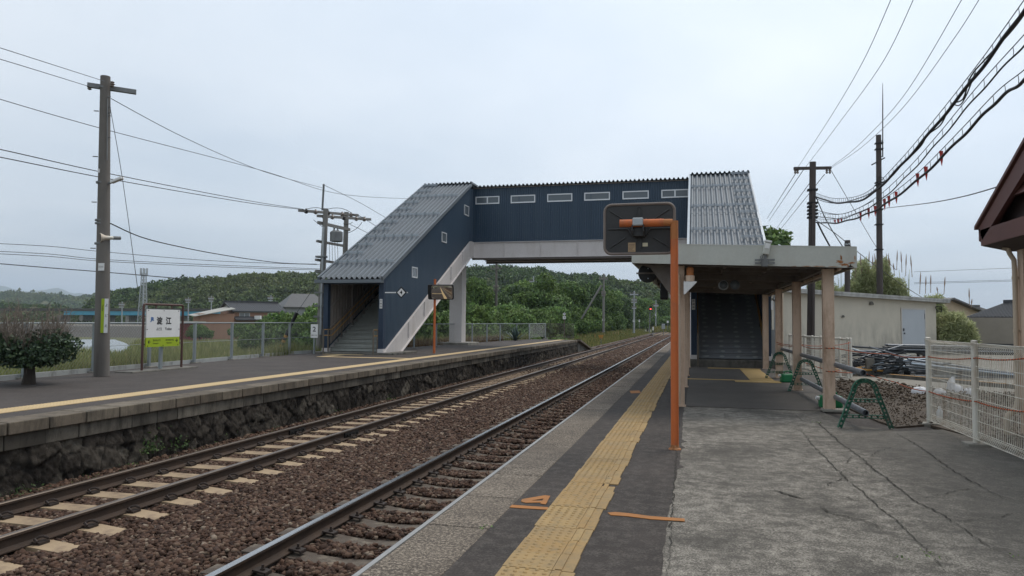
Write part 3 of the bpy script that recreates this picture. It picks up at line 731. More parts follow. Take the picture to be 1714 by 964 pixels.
# ------------------------------------------------------------------ footbridge
SL = .515; BY0, BY1 = 36.9, 39.5; ZW0, ZW1 = 5.74, 8.70
fb = thing('footbridge', 'navy covered footbridge with grey corrugated stair roofs spanning both tracks', 'footbridge', (-6, 36, 0))
def ribbed(name, parent, m, frame, lo, hi, u0, u1, pitch=.12, depth=.022, holes=()):
    """ribbed siding: frame(u, d, z) -> point, between heights lo(u) and hi(u); thickness closed behind"""
    b = MB(); us = []; u = u0
    while u < u1-1e-6:
        for du, d in ((0, 0), (.55, 0), (.66, -depth), (.89, -depth)):
            if u+du*pitch < u1-1e-6: us.append((u+du*pitch, d))
        u += pitch
    us.append((u1, 0))
    for (a, da), (c, dc) in zip(us, us[1:]):
        b.quad(frame(a, da, lo(a)), frame(c, dc, lo(c)), frame(c, dc, hi(c)), frame(a, da, hi(a)))
    t = -.07
    P = [frame(u0, t, lo(u0)), frame(u1, t, lo(u1)), frame(u1, t, hi(u1)), frame(u0, t, hi(u0))]
    n = 24; q = [u0+(u1-u0)*i/n for i in range(n+1)]
    for a, c in zip(q, q[1:]):
        b.quad(frame(a, t, lo(a)), frame(c, t, lo(c)), frame(c, t, hi(c)), frame(a, t, hi(a)))
        b.quad(frame(a, t, hi(a)), frame(c, t, hi(c)), frame(c, -depth*0, hi(c)), frame(a, 0, hi(a)))
        b.quad(frame(a, t, lo(a)), frame(c, t, lo(c)), frame(c, 0, lo(c)), frame(a, 0, lo(a)))
    b.quad(frame(u0, t, lo(u0)), frame(u0, 0, lo(u0)), frame(u0, 0, hi(u0)), frame(u0, t, hi(u0)))
    b.quad(frame(u1, t, lo(u1)), frame(u1, 0, lo(u1)), frame(u1, 0, hi(u1)), frame(u1, t, hi(u1)))
    return b.build(name, m, parent)
def wave_roof(name, parent, m, org, ux, vy, wlen, vlen, nrm, pitch=.217, amp=.045, steps=(0,)):
    """corrugated deck: waves across ux, running along vy"""
    b = MB(); ux, vy, nrm, org = Vector(ux), Vector(vy), Vector(nrm), Vector(org)
    prof = []; k = 0
    while k*pitch < wlen:
        for f_, h in ((0, 0), (.18, .03), (.38, 1.9), (.5, 2.0), (.62, 1.9), (.82, .03)):
            if (k+f_)*pitch <= wlen: prof.append(((k+f_)*pitch, h*amp))
        k += 1
    prof.append((wlen, 0))
    for (a, ha), (c, hc) in zip(prof, prof[1:]):
        for (v0, v1, off) in [(vlen*s0, vlen*s1, o) for s0, s1, o in steps]:
            p = lambda x, h, v: org+ux*x+vy*v+nrm*(h+off)
            b.quad(p(a, ha, v0), p(c, hc, v0), p(c, hc, v1), p(a, ha, v1))
            b.quad(p(a, ha-.012, v0), p(c, hc-.012, v0), p(c, hc-.012, v1), p(a, ha-.012, v1))
            b.quad(p(a, ha-.012, v0), p(c, hc-.012, v0), p(c, hc, v0), p(a, ha, v0))
    return b.build(name, m, parent)
def window(parent, frame, u0, u1, z0, z1, sliding=False, fw=.055):
    """frame(u, d, z): d>0 stands proud of the wall"""
    b = MB()
    def fr(a, c, za, zb, d0=-.02, d1=.03):
        P = [frame(a, d0, za), frame(c, d0, za), frame(c, d0, zb), frame(a, d0, zb)]
        Q = [frame(a, d1, za), frame(c, d1, za), frame(c, d1, zb), frame(a, d1, zb)]
        b.add(P+Q, [(0,1,2,3),(4,5,6,7),(0,1,5,4),(1,2,6,5),(2,3,7,6),(3,0,4,7)])
    fr(u0, u1, z0, z0+fw*1.15); fr(u0, u1, z1-fw, z1); fr(u0, u0+fw, z0+fw*1.15, z1-fw); fr(u1-fw, u1, z0+fw*1.15, z1-fw)
    if sliding: m_ = (u0+u1)/2; fr(m_-.035, m_+.035, z0+fw*1.15, z1-fw, -.01, .026)
    w_ = b.build('window', M['window_frame'], parent)
    g = MB(); P = [frame(u0+fw, d, z) for d in (.004, .010) for z in ()] 
    a, c, za, zb = u0+fw+.002, u1-fw-.002, z0+fw*1.15+.002, z1-fw-.002
    P = [frame(a, .004, za), frame(c, .004, za), frame(c, .004, zb), frame(a, .004, zb), frame(a, .010, za), frame(c, .010, za), frame(c, .010, zb), frame(a, .010, zb)]
    g.add(P, [(0,1,2,3),(4,5,6,7),(0,1,5,4),(1,2,6,5),(2,3,7,6),(3,0,4,7)]).build('pane', M['glass'], w_)
    return w_
# span
def screws(pts):
    b = MB()
    for p in pts: b.box((p[0]-.012, p[1]-.012, p[2]-.012), (p[0]+.012, p[1]+.012, p[2]+.012))
    return b
XL, XR = -11.72, -.16
fS = lambda u, d, z: (u, BY0-d, z); fN = lambda u, d, z: (u, BY1+d, z)
c0 = lambda v: (lambda u: v)
ribbed('wall_panel', fb, M['navy'], fS, c0(ZW0), c0(ZW1), XL, XR)
ribbed('wall_panel', fb, M['navy'], fN, c0(ZW0), c0(ZW1), -14.2, 2.44)
wave_roof('roof', fb, M['trim_grey'], (XL-.1, BY0-.22, ZW1+.01), (1, 0, 0), (0, 1, 0), XR-XL+.2, BY1-BY0+.4, (0, 0, 1), steps=((0, 1, 0),))
b = MB(); b.box((XL, BY0-.035, ZW0+.001), (XR, BY0+.0, ZW0+.055)); b.box((XL, BY0-.03, ZW0+.056), (XL+.09, BY0, ZW1-.06)); b.box((XL, BY0-.04, ZW1-.058), (XR, BY0, ZW1-.0501))
for px in (1070,): b.box((XL+2.55, BY0-.018, ZW0+.056), (XL+2.59, BY0, ZW1-.06)); b.box((XL+6.4, BY0-.018, ZW0+.056), (XL+6.44, BY0, ZW1-.06))
b.build('flashing', M['navy'], fb)
screws([(XL+.35+i*.36, BY0-.004, z) for i in range(31) for z in (ZW0+.22, ZW0+1.0, ZW0+1.55)]).build('fixings', M['trim_grey'], fb)['kind'] = 'stuff'
MB().box((XL, BY0-.05, ZW1-.05), (XR, BY1+.04, ZW1-.005)).build('ceiling', M['inner'], fb)
b = MB(); b.box((XL, BY0-.03, 4.90), (XR, BY0+.02, ZW0-.006)); b.box((XL, BY0-.10, 4.88), (XR, BY0+.2, 4.91)); b.box((XL, BY0-.10, ZW0-.03), (XR, BY0+.1, ZW0-.004))
b.box((XL, BY1-.02, 4.90), (XR, BY1+.03, ZW0-.006)); b.box((XL, BY1-.2, 4.88), (XR, BY1+.1, 4.91))
x = AY(845, 430, BY0).x
for px in (845, 905, 967, 1030):
    x = AY(px, 418, BY0).x; b.box((x-.012, BY0-.09, 4.912), (x+.012, BY0-.031, ZW0-.035))
b.build('girder', M['girder'], fb)
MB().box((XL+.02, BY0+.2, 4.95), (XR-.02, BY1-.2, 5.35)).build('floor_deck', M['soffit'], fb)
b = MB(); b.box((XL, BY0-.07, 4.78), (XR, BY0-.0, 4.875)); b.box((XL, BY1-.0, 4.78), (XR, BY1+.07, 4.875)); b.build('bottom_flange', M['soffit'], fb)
for i, (p0, p1) in enumerate([(796, 836), (855, 896), (916, 958), (978, 1021), (1042, 1086), (1107, 1153)]):
    a = AY(p0, 340, BY0).x; c = AY(p1, 336, BY0).x
    window(fb, fS, a, c, 7.80, 8.22, i in (0, 5))
# the two stair towers
def tower(X0, X1, yf, outer_roof_x, guards_side, worn, label_face):
    zf0 = .27; run = 36.3-yf
    lo = lambda y: zf0+max(0, min(y, 36.3)-yf)*SL
    lo2 = lambda y: lo(y) if y < 36.3 else ZW0
    hi = lambda y: min(3.05+(y-yf)*SL, 8.62)
    fE = lambda u, d, z: (X1+d, u, z); fW = lambda u, d, z: (X0-d, u, z)
    y_end = BY0-.0 if True else BY1
    for fr, m, ye in ((fE, M['navy'], BY0-.03 if X1 < -5 else BY1), (fW, M['navy'], BY1 if X1 < -5 else BY0-.03)):
        ribbed('wall_panel', fb, m, fr, lo2, hi, yf, 36.3, pitch=.115)
        ribbed('wall_panel', fb, m, fr, c0(ZW0), c0(8.62), 36.302, ye, pitch=.115)
    # inner lining and rails of the frame
    for x, s in ((X0+.08, 1), (X1-.08, -1)):
        b = MB(); yy = [yf+.12+i*(36.2-yf-.12)/30 for i in range(31)]
        for a, c in zip(yy, yy[1:]): b.quad((x, a, lo(a)+.1), (x, c, lo(c)+.1), (x, c, hi(c)-.05), (x, a, hi(a)-.05))
        for k in range(int((36-yf)/.24)):
            y = yf+.2+k*.24; b.bar((x+s*.006, y, lo(y)+.1), (x+s*.006, y, hi(y)-.06), .035, .012, (0, 1, 0))
        b.build('inner_lining', M['inner'], fb)
        b = MB()
        for k in range(5):
            y = yf+2.05+k*2.1; b.box((x+min(0, s*.1), y-.05, lo(y)+.05), (x+max(0, s*.1), y+.05, hi(y)-.08))
        for dz in (1.55, .75): b.bar((x+s*.03, yf+.15, lo(yf)+dz+.1), (x+s*.03, 36.2, lo(36.2)+dz+.1), .04, .06)
        b.build('inner_frame', M['inner'] if X1 < -5 else M['navy_post'], fb)
    # stringers
    b = MB()
    for x, w_ in ((X1-.02, .1), (X0-.08, .1)):
        P = [(x, yf, zf0-.10), (x, yf+1.42, zf0-.10), (x, 36.25, 4.88), (x, BY0-.03, 4.88), (x, BY0-.03, ZW0-.004), (x, 36.3, ZW0-.004), (x, yf+.02, zf0-.004)]
        b.prism(P, (w_, 0, 0))
        xs_ = x+w_ if x > X0+1 else x
        for k in range(5):
            y = yf+2.3+k*1.75; b.box((xs_-.05, y-.012, lo(y)-.68), (xs_+.05, y+.012, lo(y)-.03))
        b.bar((xs_, yf+1.45, zf0-.085), (xs_, 36.25, 4.90), .16, .03)
    b.build('stringer', M['girder'], fb)
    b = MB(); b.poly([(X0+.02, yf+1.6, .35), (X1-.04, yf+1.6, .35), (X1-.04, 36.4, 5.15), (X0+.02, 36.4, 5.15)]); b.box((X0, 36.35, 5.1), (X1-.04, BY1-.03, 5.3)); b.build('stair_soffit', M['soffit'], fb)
    # steps
    b = MB(); n = 31; rise = (5.42-zf0)/n; tread = (36.3-yf-.35)/n
    for k in range(n):
        y = yf+.30+k*tread; z = zf0+(k+1)*rise
        b.box((X0+.1, y, z-rise+.0), (X1-.1, y+tread+.08, z-.062)); b.box((X0+.1, y+.055, z-.0621), (X1-.1, y+tread+.08, z-.012)); b.box((X0+.1, y-.03, z-.032), (X1-.1, y+.054, z))
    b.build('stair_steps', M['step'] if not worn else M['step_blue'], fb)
    if worn:
        b = MB()
        for k in range(15):
            y = yf+.30+k*tread-.004; z = zf0+k*rise
            for j in range(4):
                cx = X0+.45+j*.56+random.uniform(-.05, .05); r = random.uniform(.06, .12)
                b.poly([(cx+r*1.2*math.cos(t)*random.uniform(.7, 1), y, z+.075+.035*math.sin(t)) for t in [i*math.pi/5 for i in range(10)]])
        b.build('worn_mark', M['step_worn'], fb)
    # front posts, lintel, gutter
    b = MB()
    for x in (X0-.03, X1-.17): b.box((x, yf-.06, zf0+.12), (x+.2, yf+.14, 3.05))
    b.box((X0-.02, yf-.04, 2.9), (X1+.02, yf+.1, 3.06)); b.build('front_post', M['navy_post'], fb)
    b = MB()
    for x in (X0-.05, X1-.19): b.box((x, yf-.08, zf0-.1), (x+.24, yf+.17, zf0+.12))
    b.build('post_base', M['girder'], fb)
    b = MB(); b.box((X0-.28, yf-.36, 2.93), (X1+.06, yf-.14, 3.06)); b.build('gutter', M['trim_grey'], fb)
    # roof
    sl = Vector((0, 1, SL)).normalized(); nr = Vector((0, -SL, 1)).normalized()
    L = (36.35-(yf-.28))/sl.y; o = Vector((X0-.12, yf-.28, 3.09-.0))
    wave_roof('roof', fb, M['roof_grey'], o, (1, 0, 0), sl, X1-X0+.2, L, nr, steps=((0, .52, 0), (.515, 1, .012)))
    zr = o.z+SL*(36.3-o.y)
    wave_roof('roof', fb, M['trim_grey'], (X0-.12, 36.1, zr+.06), (1, 0, 0), (0, 1, 0), X1-X0+.24, BY1-36.1+.2, (0, 0, 1), steps=((0, 1, 0),))
    b = MB()
    for x in (X0-.14, X1+.06): b.bar(Vector((x, yf-.3, 3.10)), Vector((x, 36.3, 3.10+SL*(36.6-yf))), .09, .16, nr)
    b.build('verge_trim', M['trim_grey'] if X1 < -5 else M['guard'], fb)
    # snow guards
    for i in range(12):
        d = L*(.115+.078*i); full = i % 3 == 0
        if d > L: break
        p = o+sl*d+nr*.125
        x0_, x1_ = X0-.05, X1+.02
        if not full: (x0_, x1_) = (X0-.05, X0+.75) if guards_side < 0 else (X1-.78, X1+.02)
        if not full and X1 < -5 : x0_ += 0
        b = MB(); b.bar((x0_, p.y, p.z), (x1_, p.y, p.z), .035, .035); b.bar((x0_, p.y-.03, p.z+.05), (x1_, p.y-.03, p.z+.05), .03, .03)
        xx = x0_+.1
        while xx < x1_: b.bar((xx, p.y, p.z-.07), (xx, p.y-.04, p.z+.12), .05, .05); xx += .43
        b.build('snow_guard', M['guard'], fb)
    # handrails
    b = MB()
    for x in (X0+.2, X1-.2):
        for dz in (.85, .62):
            P = [(x, yf-.42, zf0+dz-.0), (x, yf+.25, zf0+dz), (x, 36, zf0+dz+(36-yf-.25)*SL*.98)]
            b.tube(P, .02, 6)
    b.build('handrail', M['brass'], fb)
    for x in (X0+.2, X1-.2):
        for yy in (yf-.42, yf-.05): MB().tube([(x, yy, ZL if X1 < -5 else 0), (x, yy, zf0+.87)], .032, 8).build('handrail_post', M['steel_brown'], fb)
        for k in range(5):
            b = MB(); y = yf+1.2+k*2; b.tube([(x-.07 if x < X0+1 else x+.07, y, lo(y)), (x-.07 if x < X0+1 else x+.07, y, lo(y)+1.15)], .025, 6)
            for dz in (.62, .85): b.bar((x, y, lo(y)+dz), (x-.07 if x < X0+1 else x+.07, y, lo(y)+dz), .02, .02)
            b.build('handrail_post', M['steel_brown'], fb)
    zb = ZL if X1 < -5 else 0
    MB().box((X0-.35, yf-.25, zb-.02), (X1+.55 if X1 < -5 else X1+.3, yf+2.2, zf0-.02)).build('plinth', M['concrete_dark'], fb, bevel=.02)
    # support column
    xc = (X0+X1)/2-.0
    b = MB(); b.box((xc-.36, 37.75, zb), (xc+.36, 38.5, 4.9)); b.build('column', M['girder'], fb, bevel=.015)
    MB().box((xc-.95, 37.1, zb-.02), (xc+.95, 39.2, zb+.14)).build('column_base', M['concrete'], fb, bevel=.02)
    return fE
YFL, YFR = 25.55, 25.6
fE = tower(-14.2, -11.7, YFL, 0, -1, False, 1)
tower(-.16, 2.4, YFR, 0, 1, True, 0)
for (p0, p1, q0, q1, yq) in ((689, 698, 447, 465, 0), (739, 747, 389, 406, 0), (777, 784.5, 344, 361, 0)):
    a = AX(p0, (q0+q1)/2, -11.7); c = AX(p1, (q0+q1)/2, -11.7); z0 = AX((p0+p1)/2, q1, -11.7).z; z1 = AX((p0+p1)/2, q0, -11.7).z
    window(fb, fE, a.y, c.y, z0, z1, fw=.045)
# exit plates on the front posts
def plate(name, c, face, wv, hv, m, parent, th=.012):
    n = Vector(face).normalized(); u = Vector((0, 0, 1)).cross(n).normalized(); z = n.cross(u); c = Vector(c); b = MB()
    P = [c+u*(sx*wv/2)+z*(sz*hv/2) for sx, sz in ((-1, -1), (1, -1), (1, 1), (-1, 1))]
    b.add(P+[p-n*th for p in P], [(0,1,2,3),(7,6,5,4),(0,4,5,1),(1,5,6,2),(2,6,7,3),(3,7,4,0)])
    return b.build(name, m, parent)
for (x, yf) in ((-11.77, YFL), (-.1, YFR)):
    s = plate('name_plate', (x, yf-.075, 2.13), (0, -1, 0), .11, .36, M['white'], fb)
    for k, ch in enumerate('跨線橋'): text(ch, .085, (x, yf-.0765, 2.24-k*.11), (0, -1, 0), M['ink'], parent=s)
# diamond position mark on the stair wall, held on a white rod
p = AY(671.5, 489.5, YFL-.1); q0 = AY(646, 489.5, YFL-.1)
dm = thing('diamond_sign', 'small white diamond sign with a black 4 on a rod beside the navy stair wall', 'sign', p)
r = .165; MB().prism([(p.x-r, p.y, p.z), (p.x, p.y, p.z-r), (p.x+r, p.y, p.z), (p.x, p.y, p.z+r)], (0, .01, 0)).build('sign_face', M['white'], dm)
r = .225; MB().prism([(p.x-r, p.y+.012, p.z), (p.x, p.y+.012, p.z-r), (p.x+r, p.y+.012, p.z), (p.x, p.y+.012, p.z+r)], (0, .01, 0)).build('sign_border', M['ink'], dm)
MB().bar((q0.x-.05, p.y+.03, p.z), (p.x+.26, p.y+.03, p.z), .012, .045).build('rod', M['white'], dm)
text('4', .2, (p.x, p.y-.0015, p.z-.005), (0, -1, 0), M['ink'], parent=dm, bold=.006)

# ------------------------------------------------------------------ platform canopy
cn = thing('platform_canopy', 'beige-posted flat platform shelter with a pale rust-stained fascia before the right stairs', 'canopy', (.7, 13, 0))
CY0, CY1 = 12.9, 25.3; CXL, CXR = -1.12, 2.58
zb_ = lambda x: 2.555-(x-CXL)*.034
def fasc(x0, y0, x1, y1, t=.03):
    dx, dy = (0, t) if abs(x1-x0) > abs(y1-y0) else (t, 0)
    return [(x0, y0, zb_(x0)), (x1, y1, zb_(x1)), (x1, y1, zb_(x1)+.335), (x0, y0, zb_(x0)+.335)], (dx, dy, 0)
b = MB(); b.prism(*fasc(CXL, CY0, CXR, CY0)); b.prism(*fasc(CXL, CY0+.031, CXL, CY1)); b.prism(*fasc(CXR-.03, CY0+.031, CXR-.03, CY1))
for sgn in (0,): b.prism([(CXL, CY0-.004, zb_(CXL)+.335), (CXR, CY0-.004, zb_(CXR)+.335), (CXR, CY0-.004, zb_(CXR)+.355), (CXL, CY0-.004, zb_(CXL)+.355)], (0, .06, 0))
b.build('fascia', M['fascia'], cn)
b = MB(); b.prism([(CXL+.03, CY0+.03, zb_(CXL)+.25), (CXR-.03, CY0+.03, zb_(CXR)+.25), (CXR-.03, CY0+.03, zb_(CXR)+.27), (CXL+.03, CY0+.03, zb_(CXL)+.27)], (0, CY1-CY0-.04, 0))
k = 0; y = CY0+.15
while y < CY1-.2:
    b.prism([(CXL+.04, y, zb_(CXL)+.2), (CXR-.04, y, zb_(CXR)+.2), (CXR-.04, y, zb_(CXR)+.249), (CXL+.04, y, zb_(CXL)+.249)], (0, .12, 0)); y += .25
b.build('roof_deck', M['deck_under'], cn)
b = MB()
for x in (-.30, 2.2): b.bar((x, CY0+.04, zb_(x)+.09), (x, CY1-.02, zb_(x)+.09), .09, .18)
for x in (.55, 1.4): b.bar((x, CY0+.04, zb_(x)+.15), (x, CY1-.02, zb_(x)+.15), .06, .09)
PY = (13.3, 17.3, 20.95, 24.9)
for y in PY:
    b.bar((CXL+.05, y, zb_(CXL)+.08), (CXR-.05, y, zb_(CXR)+.08), .11, .17)
for y in [CY0+.5+i*1.0 for i in range(12)]: b.bar((CXL+.05, y, zb_(CXL)+.13), (CXR-.05, y, zb_(CXR)+.13), .06, .10)
b.build('beam', M['beam_dark'], cn)
for x in (-.30, 2.19):
    for y in PY:
        b = MB(); w_ = .165
        for sx in (-1, 1): b.box((x+sx*w_/2-.006, y-.075, .02), (x+sx*w_/2+.006, y+.075, zb_(x)+.0))
        b.box((x-w_/2+.006, y-.055, .02), (x+w_/2-.006, y-.045, zb_(x)))
        b.box((x-.11, y-.10, .0), (x+.11, y+.10, .02))
        b.build('post', M['post_beige'], cn)
MB().box((2.07, 13.16, .0), (2.5, 13.44, .05)).build('post_footing', M['concrete'], cn, bevel=.015)
for x in (-.30,):   # haunch plates carrying the track-side overhang
    for y in PY: MB().prism([(x-.09, y-.01, zb_(x)-.0), (CXL+.12, y-.01, zb_(CXL)+.0), (CXL+.30, y-.01, zb_(x)-.03), (x-.09, y-.01, zb_(x)-.62)], (0, .02, 0)).build('bracket', M['beam_dark'], cn)
# beige edge trim along the right-hand girder
MB().bar((2.34, CY0+.1, zb_(2.34)-.01), (2.34, CY1-.05, zb_(2.34)-.01), .03, .06).build('edge_channel', M['post_beige'], cn)
# rain pipe in front of the first track-side post
b = MB(); b.tube([(-.335, 13.12, 2.36), (-.335, 13.12, .06)], .055, 12)
for z in (2.13, 1.98, 1.82): b.lathe((-.335, 13.12, z), [(.063, -.012), (.063, .012)], 12)
b.build('rain_pipe', M['pipe_beige'], cn, smooth=True)
b = MB(); b.tube([(2.35, 24.2, 2.3), (2.55, 24.2, 2.1), (2.55, 24.2, 0)], .05, 10); b.build('rain_pipe', M['steel'], cn, smooth=True)
# rust patches on the fascia
def blot(cx, cz, rx, rz, n=26):
    return [(cx+rx*math.cos(t)*(k := random.uniform(.35, 1)), CY0-.0025, cz+rz*math.sin(t)*k) for t in [i*2*math.pi/n for i in range(n)]]
b = MB()
for (px, py, rx, rz) in ((1413, 443, .10, .03), (1406, 438, .08, .035), (1408, 432, .022, .07), (1425, 440, .07, .02), (1431, 432, .015, .06), (1350, 445.5, .09, .008), (1370, 445.8, .12, .009), (1330, 445.3, .05, .006), (1395, 446, .1, .008), (1422, 445.5, .06, .014)):
    p = AY(px, py, CY0); b.poly(blot(p.x, max(p.z, zb_(p.x)+rz*1.05), rx, rz))
b.build('rust_patch', M['rust'], cn)
p = AY(1423, 445, CY0); flat_ = MB(); flat_.poly([(p.x-.05, CY0-.004, zb_(p.x)+.005), (p.x+.06, CY0-.004, zb_(p.x)+.005), (p.x+.015, CY0-.004, zb_(p.x)+.03), (p.x+.01, CY0-.004, zb_(p.x)+.065), (p.x-.015, CY0-.004, zb_(p.x)+.025)]); flat_.build('rust_hole', M['crack'], cn)

# things hung on the canopy
p = AY(1155, 455, 13.1)
bc = thing('warning_beacon', 'orange capped warning light on a white bracket under the shelter roof', 'warning light', (p.x, 13.1, 2.1))
z0 = AY(1155, 471, 13.1).z
b = MB(); b.lathe((p.x, 13.1, z0), [(.075, 0), (.08, .1), (.07, .105)], 16); b.build('lamp_base', M['post_beige'], bc, smooth=True)
b = MB(); b.lathe((p.x, 13.1, z0+.105), [(.062, 0), (.066, .03), (.06, .04), (.06, .06), (.066, .07), (.062, .13), (.035, .155)], 16); b.build('lamp_shade', M['orange_dull'], bc, smooth=True)
b = MB(); b.prism([(p.x-.11, 13.03, z0-.004), (p.x+.115, 13.03, z0-.004), (p.x+.115, 13.03, z0-.015), (p.x-.09, 13.03, z0-.23), (p.x-.11, 13.03, z0-.23)], (0, .16, 0)); b.build('bracket', M['white'], bc)
# round mirror seen from behind
p = AY(1084, 457.5, 13.9); D = 13.9
rd = thing('round_mirror', 'round black disc mirror seen from behind below the shelter overhang', 'mirror', (p.x, D, p.z))
b = MB(); b.lathe((p.x, D, p.z), [(.05, -.03), (.175, -.012), (.18, 0), (.18, .02), (.17, .03)], 32, 'y'); b.build('mirror_disc', M['black'], rd, smooth=True)
MB().bar((p.x-.21, D-.03, p.z+.0), (-.2, D-.03, p.z-.0), .02, .03).build('mount_bar', M['beam_dark'], rd)
b = MB()
for dz in (.09, -.1): b.lathe((p.x+.01, D-.04, p.z+dz), [(.012, 0), (.012, .02)], 8, 'y')
b.build('screw', M['guard'], rd)
p = AY(1110, 485, 14.4)
mo = thing('monitor_box', 'black boxed monitor hung below the shelter bracket beside the round disc', 'monitor', (p.x, 14.4, p.z))
MB().box((p.x-.055, 14.3, p.z-.19), (p.x+.09, 14.75, p.z+.13)).build('housing', M['black'], mo, bevel=.02)
b = MB(); b.bar((p.x+.02, 14.5, p.z+.06), (-.28, 14.5, p.z+.06), .03, .03); b.bar((p.x+.02, 14.5, p.z+.13), (p.x+.02, 14.5, zb_(p.x)+.05), .03, .03); b.build('mount_bar', M['steel'], mo)
p = AY(1124, 495, 15.2)
d2 = thing('diamond_sign', 'pale diamond sign plate half hidden behind the orange mirror pole', 'sign', (p.x, 15.2, p.z))
b = MB(); r = .15; b.prism([(p.x+.06-r, 15.2, p.z), (p.x+.06, 15.2, p.z-r), (p.x+.06+r, 15.2, p.z), (p.x+.06, 15.2, p.z+r)], (0, .01, 0)); b.build('sign_face', M['white'], d2)
MB().bar((p.x+.06, 15.22, p.z), (-.25, 15.22, p.z), .02, .03).build('mount_bar', M['steel'], d2)
# pair of round lamps under the roof
for (px, lab, r, m_) in ((1211, 'round ceiling lamp with bright chrome lower rim under the shelter roof', .10, M['steel']), (1230, 'oval dark glass ceiling lamp beside the chrome-rimmed one under the shelter', .115, M['beam_dark'])):
    p = AY(px, 477.5, 15.9); t = thing('ceiling_lamp', lab, 'lamp', (p.x, 15.9, p.z))
    b = MB(); b.lathe((p.x, 15.9, p.z), [(r, 0), (r*1.05, .02), (r*.95, .05), (r*.4, .16)], 24, 'y'); b.build('lamp_rim', m_, t, smooth=True)
    b = MB(); b.lathe((p.x, 15.895, p.z+.01), [(r*.3, -.02), (r*.7, -.01), (r*.85, 0)], 20, 'y'); b.build('lens', M['glass'], t, smooth=True)
    MB().bar((p.x, 15.98, p.z), (p.x, 15.98, zb_(p.x)+.2), .03, .03).build('stem', M['beam_dark'], t)
# box camera standing on the fascia
p = AY(1280, 433, 12.86); q = AY(1284, 412, 12.86)
cc = thing('box_camera', 'white box camera on a bracket fixed to the shelter fascia', 'camera', (p.x, 12.86, p.z))
d = (q-p).normalized(); a = p+d*.07
MB().bar(a, a+d*.21, .105, .12, (0, -1, 0)).build('housing', M['fascia'], cc, bevel=.012)
MB().bar(a+d*.215, a+d*.245, .12, .14, (0, -1, 0)).build('hood', M['white'], cc)
MB().bar(a+d*.105+Vector((0, -.062, 0)), a+d*.19+Vector((0, -.062, 0)), .075, .006, (0, -1, 0)).build('window_plate', M['white'], cc)
b = MB(); b.bar(p-Vector((.0, 0, .12)), a, .045, .045, (0, -1, 0)); b.box((p.x-.05, 12.84, p.z-.13), (p.x+.05, 12.897, p.z-.02))
for dz in (-.02, -.075): b.bar((p.x-.16, 12.85, p.z+dz), (p.x+.16, 12.85, p.z+dz), .012, .03)
b.tube([(p.x-.05, 12.84, p.z-.12), (p.x-.07, 12.82, p.z+.04), (p.x-.03, 12.82, p.z+.06), (p.x-.05, 12.84, p.z-.02)], .008, 6)
b.build('bracket', M['arm'], cc)

# ------------------------------------------------------------------ orange poles with driver mirrors
PX, PYY = -.255, 8.78
mp = thing('platform_mirror', 'large driver mirror seen from behind on an orange post by the yellow tiles', 'mirror', (PX, PYY, 0))
b = MB(); b.tube([(PX, PYY, 0), (PX, PYY, 2.5)], .046, 20); b.build('pole', M['orange'], mp, smooth=True)
b = MB(); b.lathe((PX, PYY, 0), [(.075, 0), (.07, .012), (.052, .02), (.049, .05), (.047, .055)], 20); b.build('pole_collar', M['rust'], mp, smooth=True)
b = MB(); b.tube([(PX, PYY, 2.501), (PX-.001, PYY, 2.72)], .0465, 20); b.tube([(PX-.02, PYY, 2.70), (PX-.13, PYY, 2.702)], .044, 20); b.build('pole_elbow', M['orange_dull'], mp, smooth=True)
b = MB(); b.tube([(PX-.125, PYY, 2.702), (PX-.65, PYY, 2.705)], .047, 20)
for x in (-.16, -.33): b.lathe((PX+x, PYY, 2.703), [(.049, -.008), (.049, .008)], 20, 'x')
b.build('arm', M['orange'], mp, smooth=True)
bx0, bx1, bz0, bz1 = -1.125, -.245, 2.335, 2.975; by = 8.95; cx_, cz_ = (bx0+bx1)/2, (bz0+bz1)/2
def rrect(x0, x1, z0, z1, r, y, n=6):
    P = []
    for (cx, cz, a0) in ((x1-r, z1-r, 0), (x0+r, z1-r, 90), (x0+r, z0+r, 180), (x1-r, z0+r, 270)):
        P += [(cx+r*math.cos(R(a0+90*i/n)), y, cz+r*math.sin(R(a0+90*i/n))) for i in range(n+1)]
    return P
b = MB(); b.prism(rrect(bx0+.012, bx1-.012, bz0+.012, bz1-.012, .09, by), (0, .025, 0)); b.build('board', M['mirror_back'], mp)
b = MB(); b.tube(rrect(bx0+.012, bx1-.012, bz0+.012, bz1-.012, .09, by)+[rrect(bx0+.012, bx1-.012, bz0+.012, bz1-.012, .09, by)[0]], .017, 8, False); b.build('rim', M['mirror_rim'], mp, smooth=True)
b = MB(); b.prism(rrect(bx0+.03, bx1-.03, bz0+.03, bz1-.03, .08, by+.026), (0, .004, 0)); b.build('mirror_face', M['glass'], mp)
b = MB()
def rib(x0, z0, x1, z1, w_=.014): b.tube([(x0, by-.001, z0), (x1, by-.001, z1)], w_, 6)
for sx in (-1, 1):
    for sz in (1, -1): rib(cx_+sx*.36, cz_+sz*.23, cx_+sx*.17, cz_+sz*.11, .011)
    b.tube([(cx_+sx*.38, by-.001, cz_), (cx_+sx*.14, by-.001, cz_), (cx_+sx*.09, by-.001, cz_-.08), (cx_+sx*.03, by-.001, cz_-.10), (cx_+sx*.03, by-.001, cz_-.24)], .013, 6)
b.tube([(cx_-.03, by-.001, cz_+.12), (cx_-.03, by-.001, cz_+.25), (cx_, by-.001, cz_+.275), (cx_+.03, by-.001, cz_+.25), (cx_+.03, by-.001, cz_+.12)], .008, 6)
b.prism([(cx_-.10, by, cz_-.05), (cx_-.04, by, cz_-.12), (cx_-.022, by, cz_-.26), (cx_+.022, by, cz_-.26), (cx_+.04, by, cz_-.12), (cx_+.10, by, cz_-.05), (cx_+.08, by, cz_+.1), (cx_-.08, by, cz_+.1)], (0, -.008, 0))
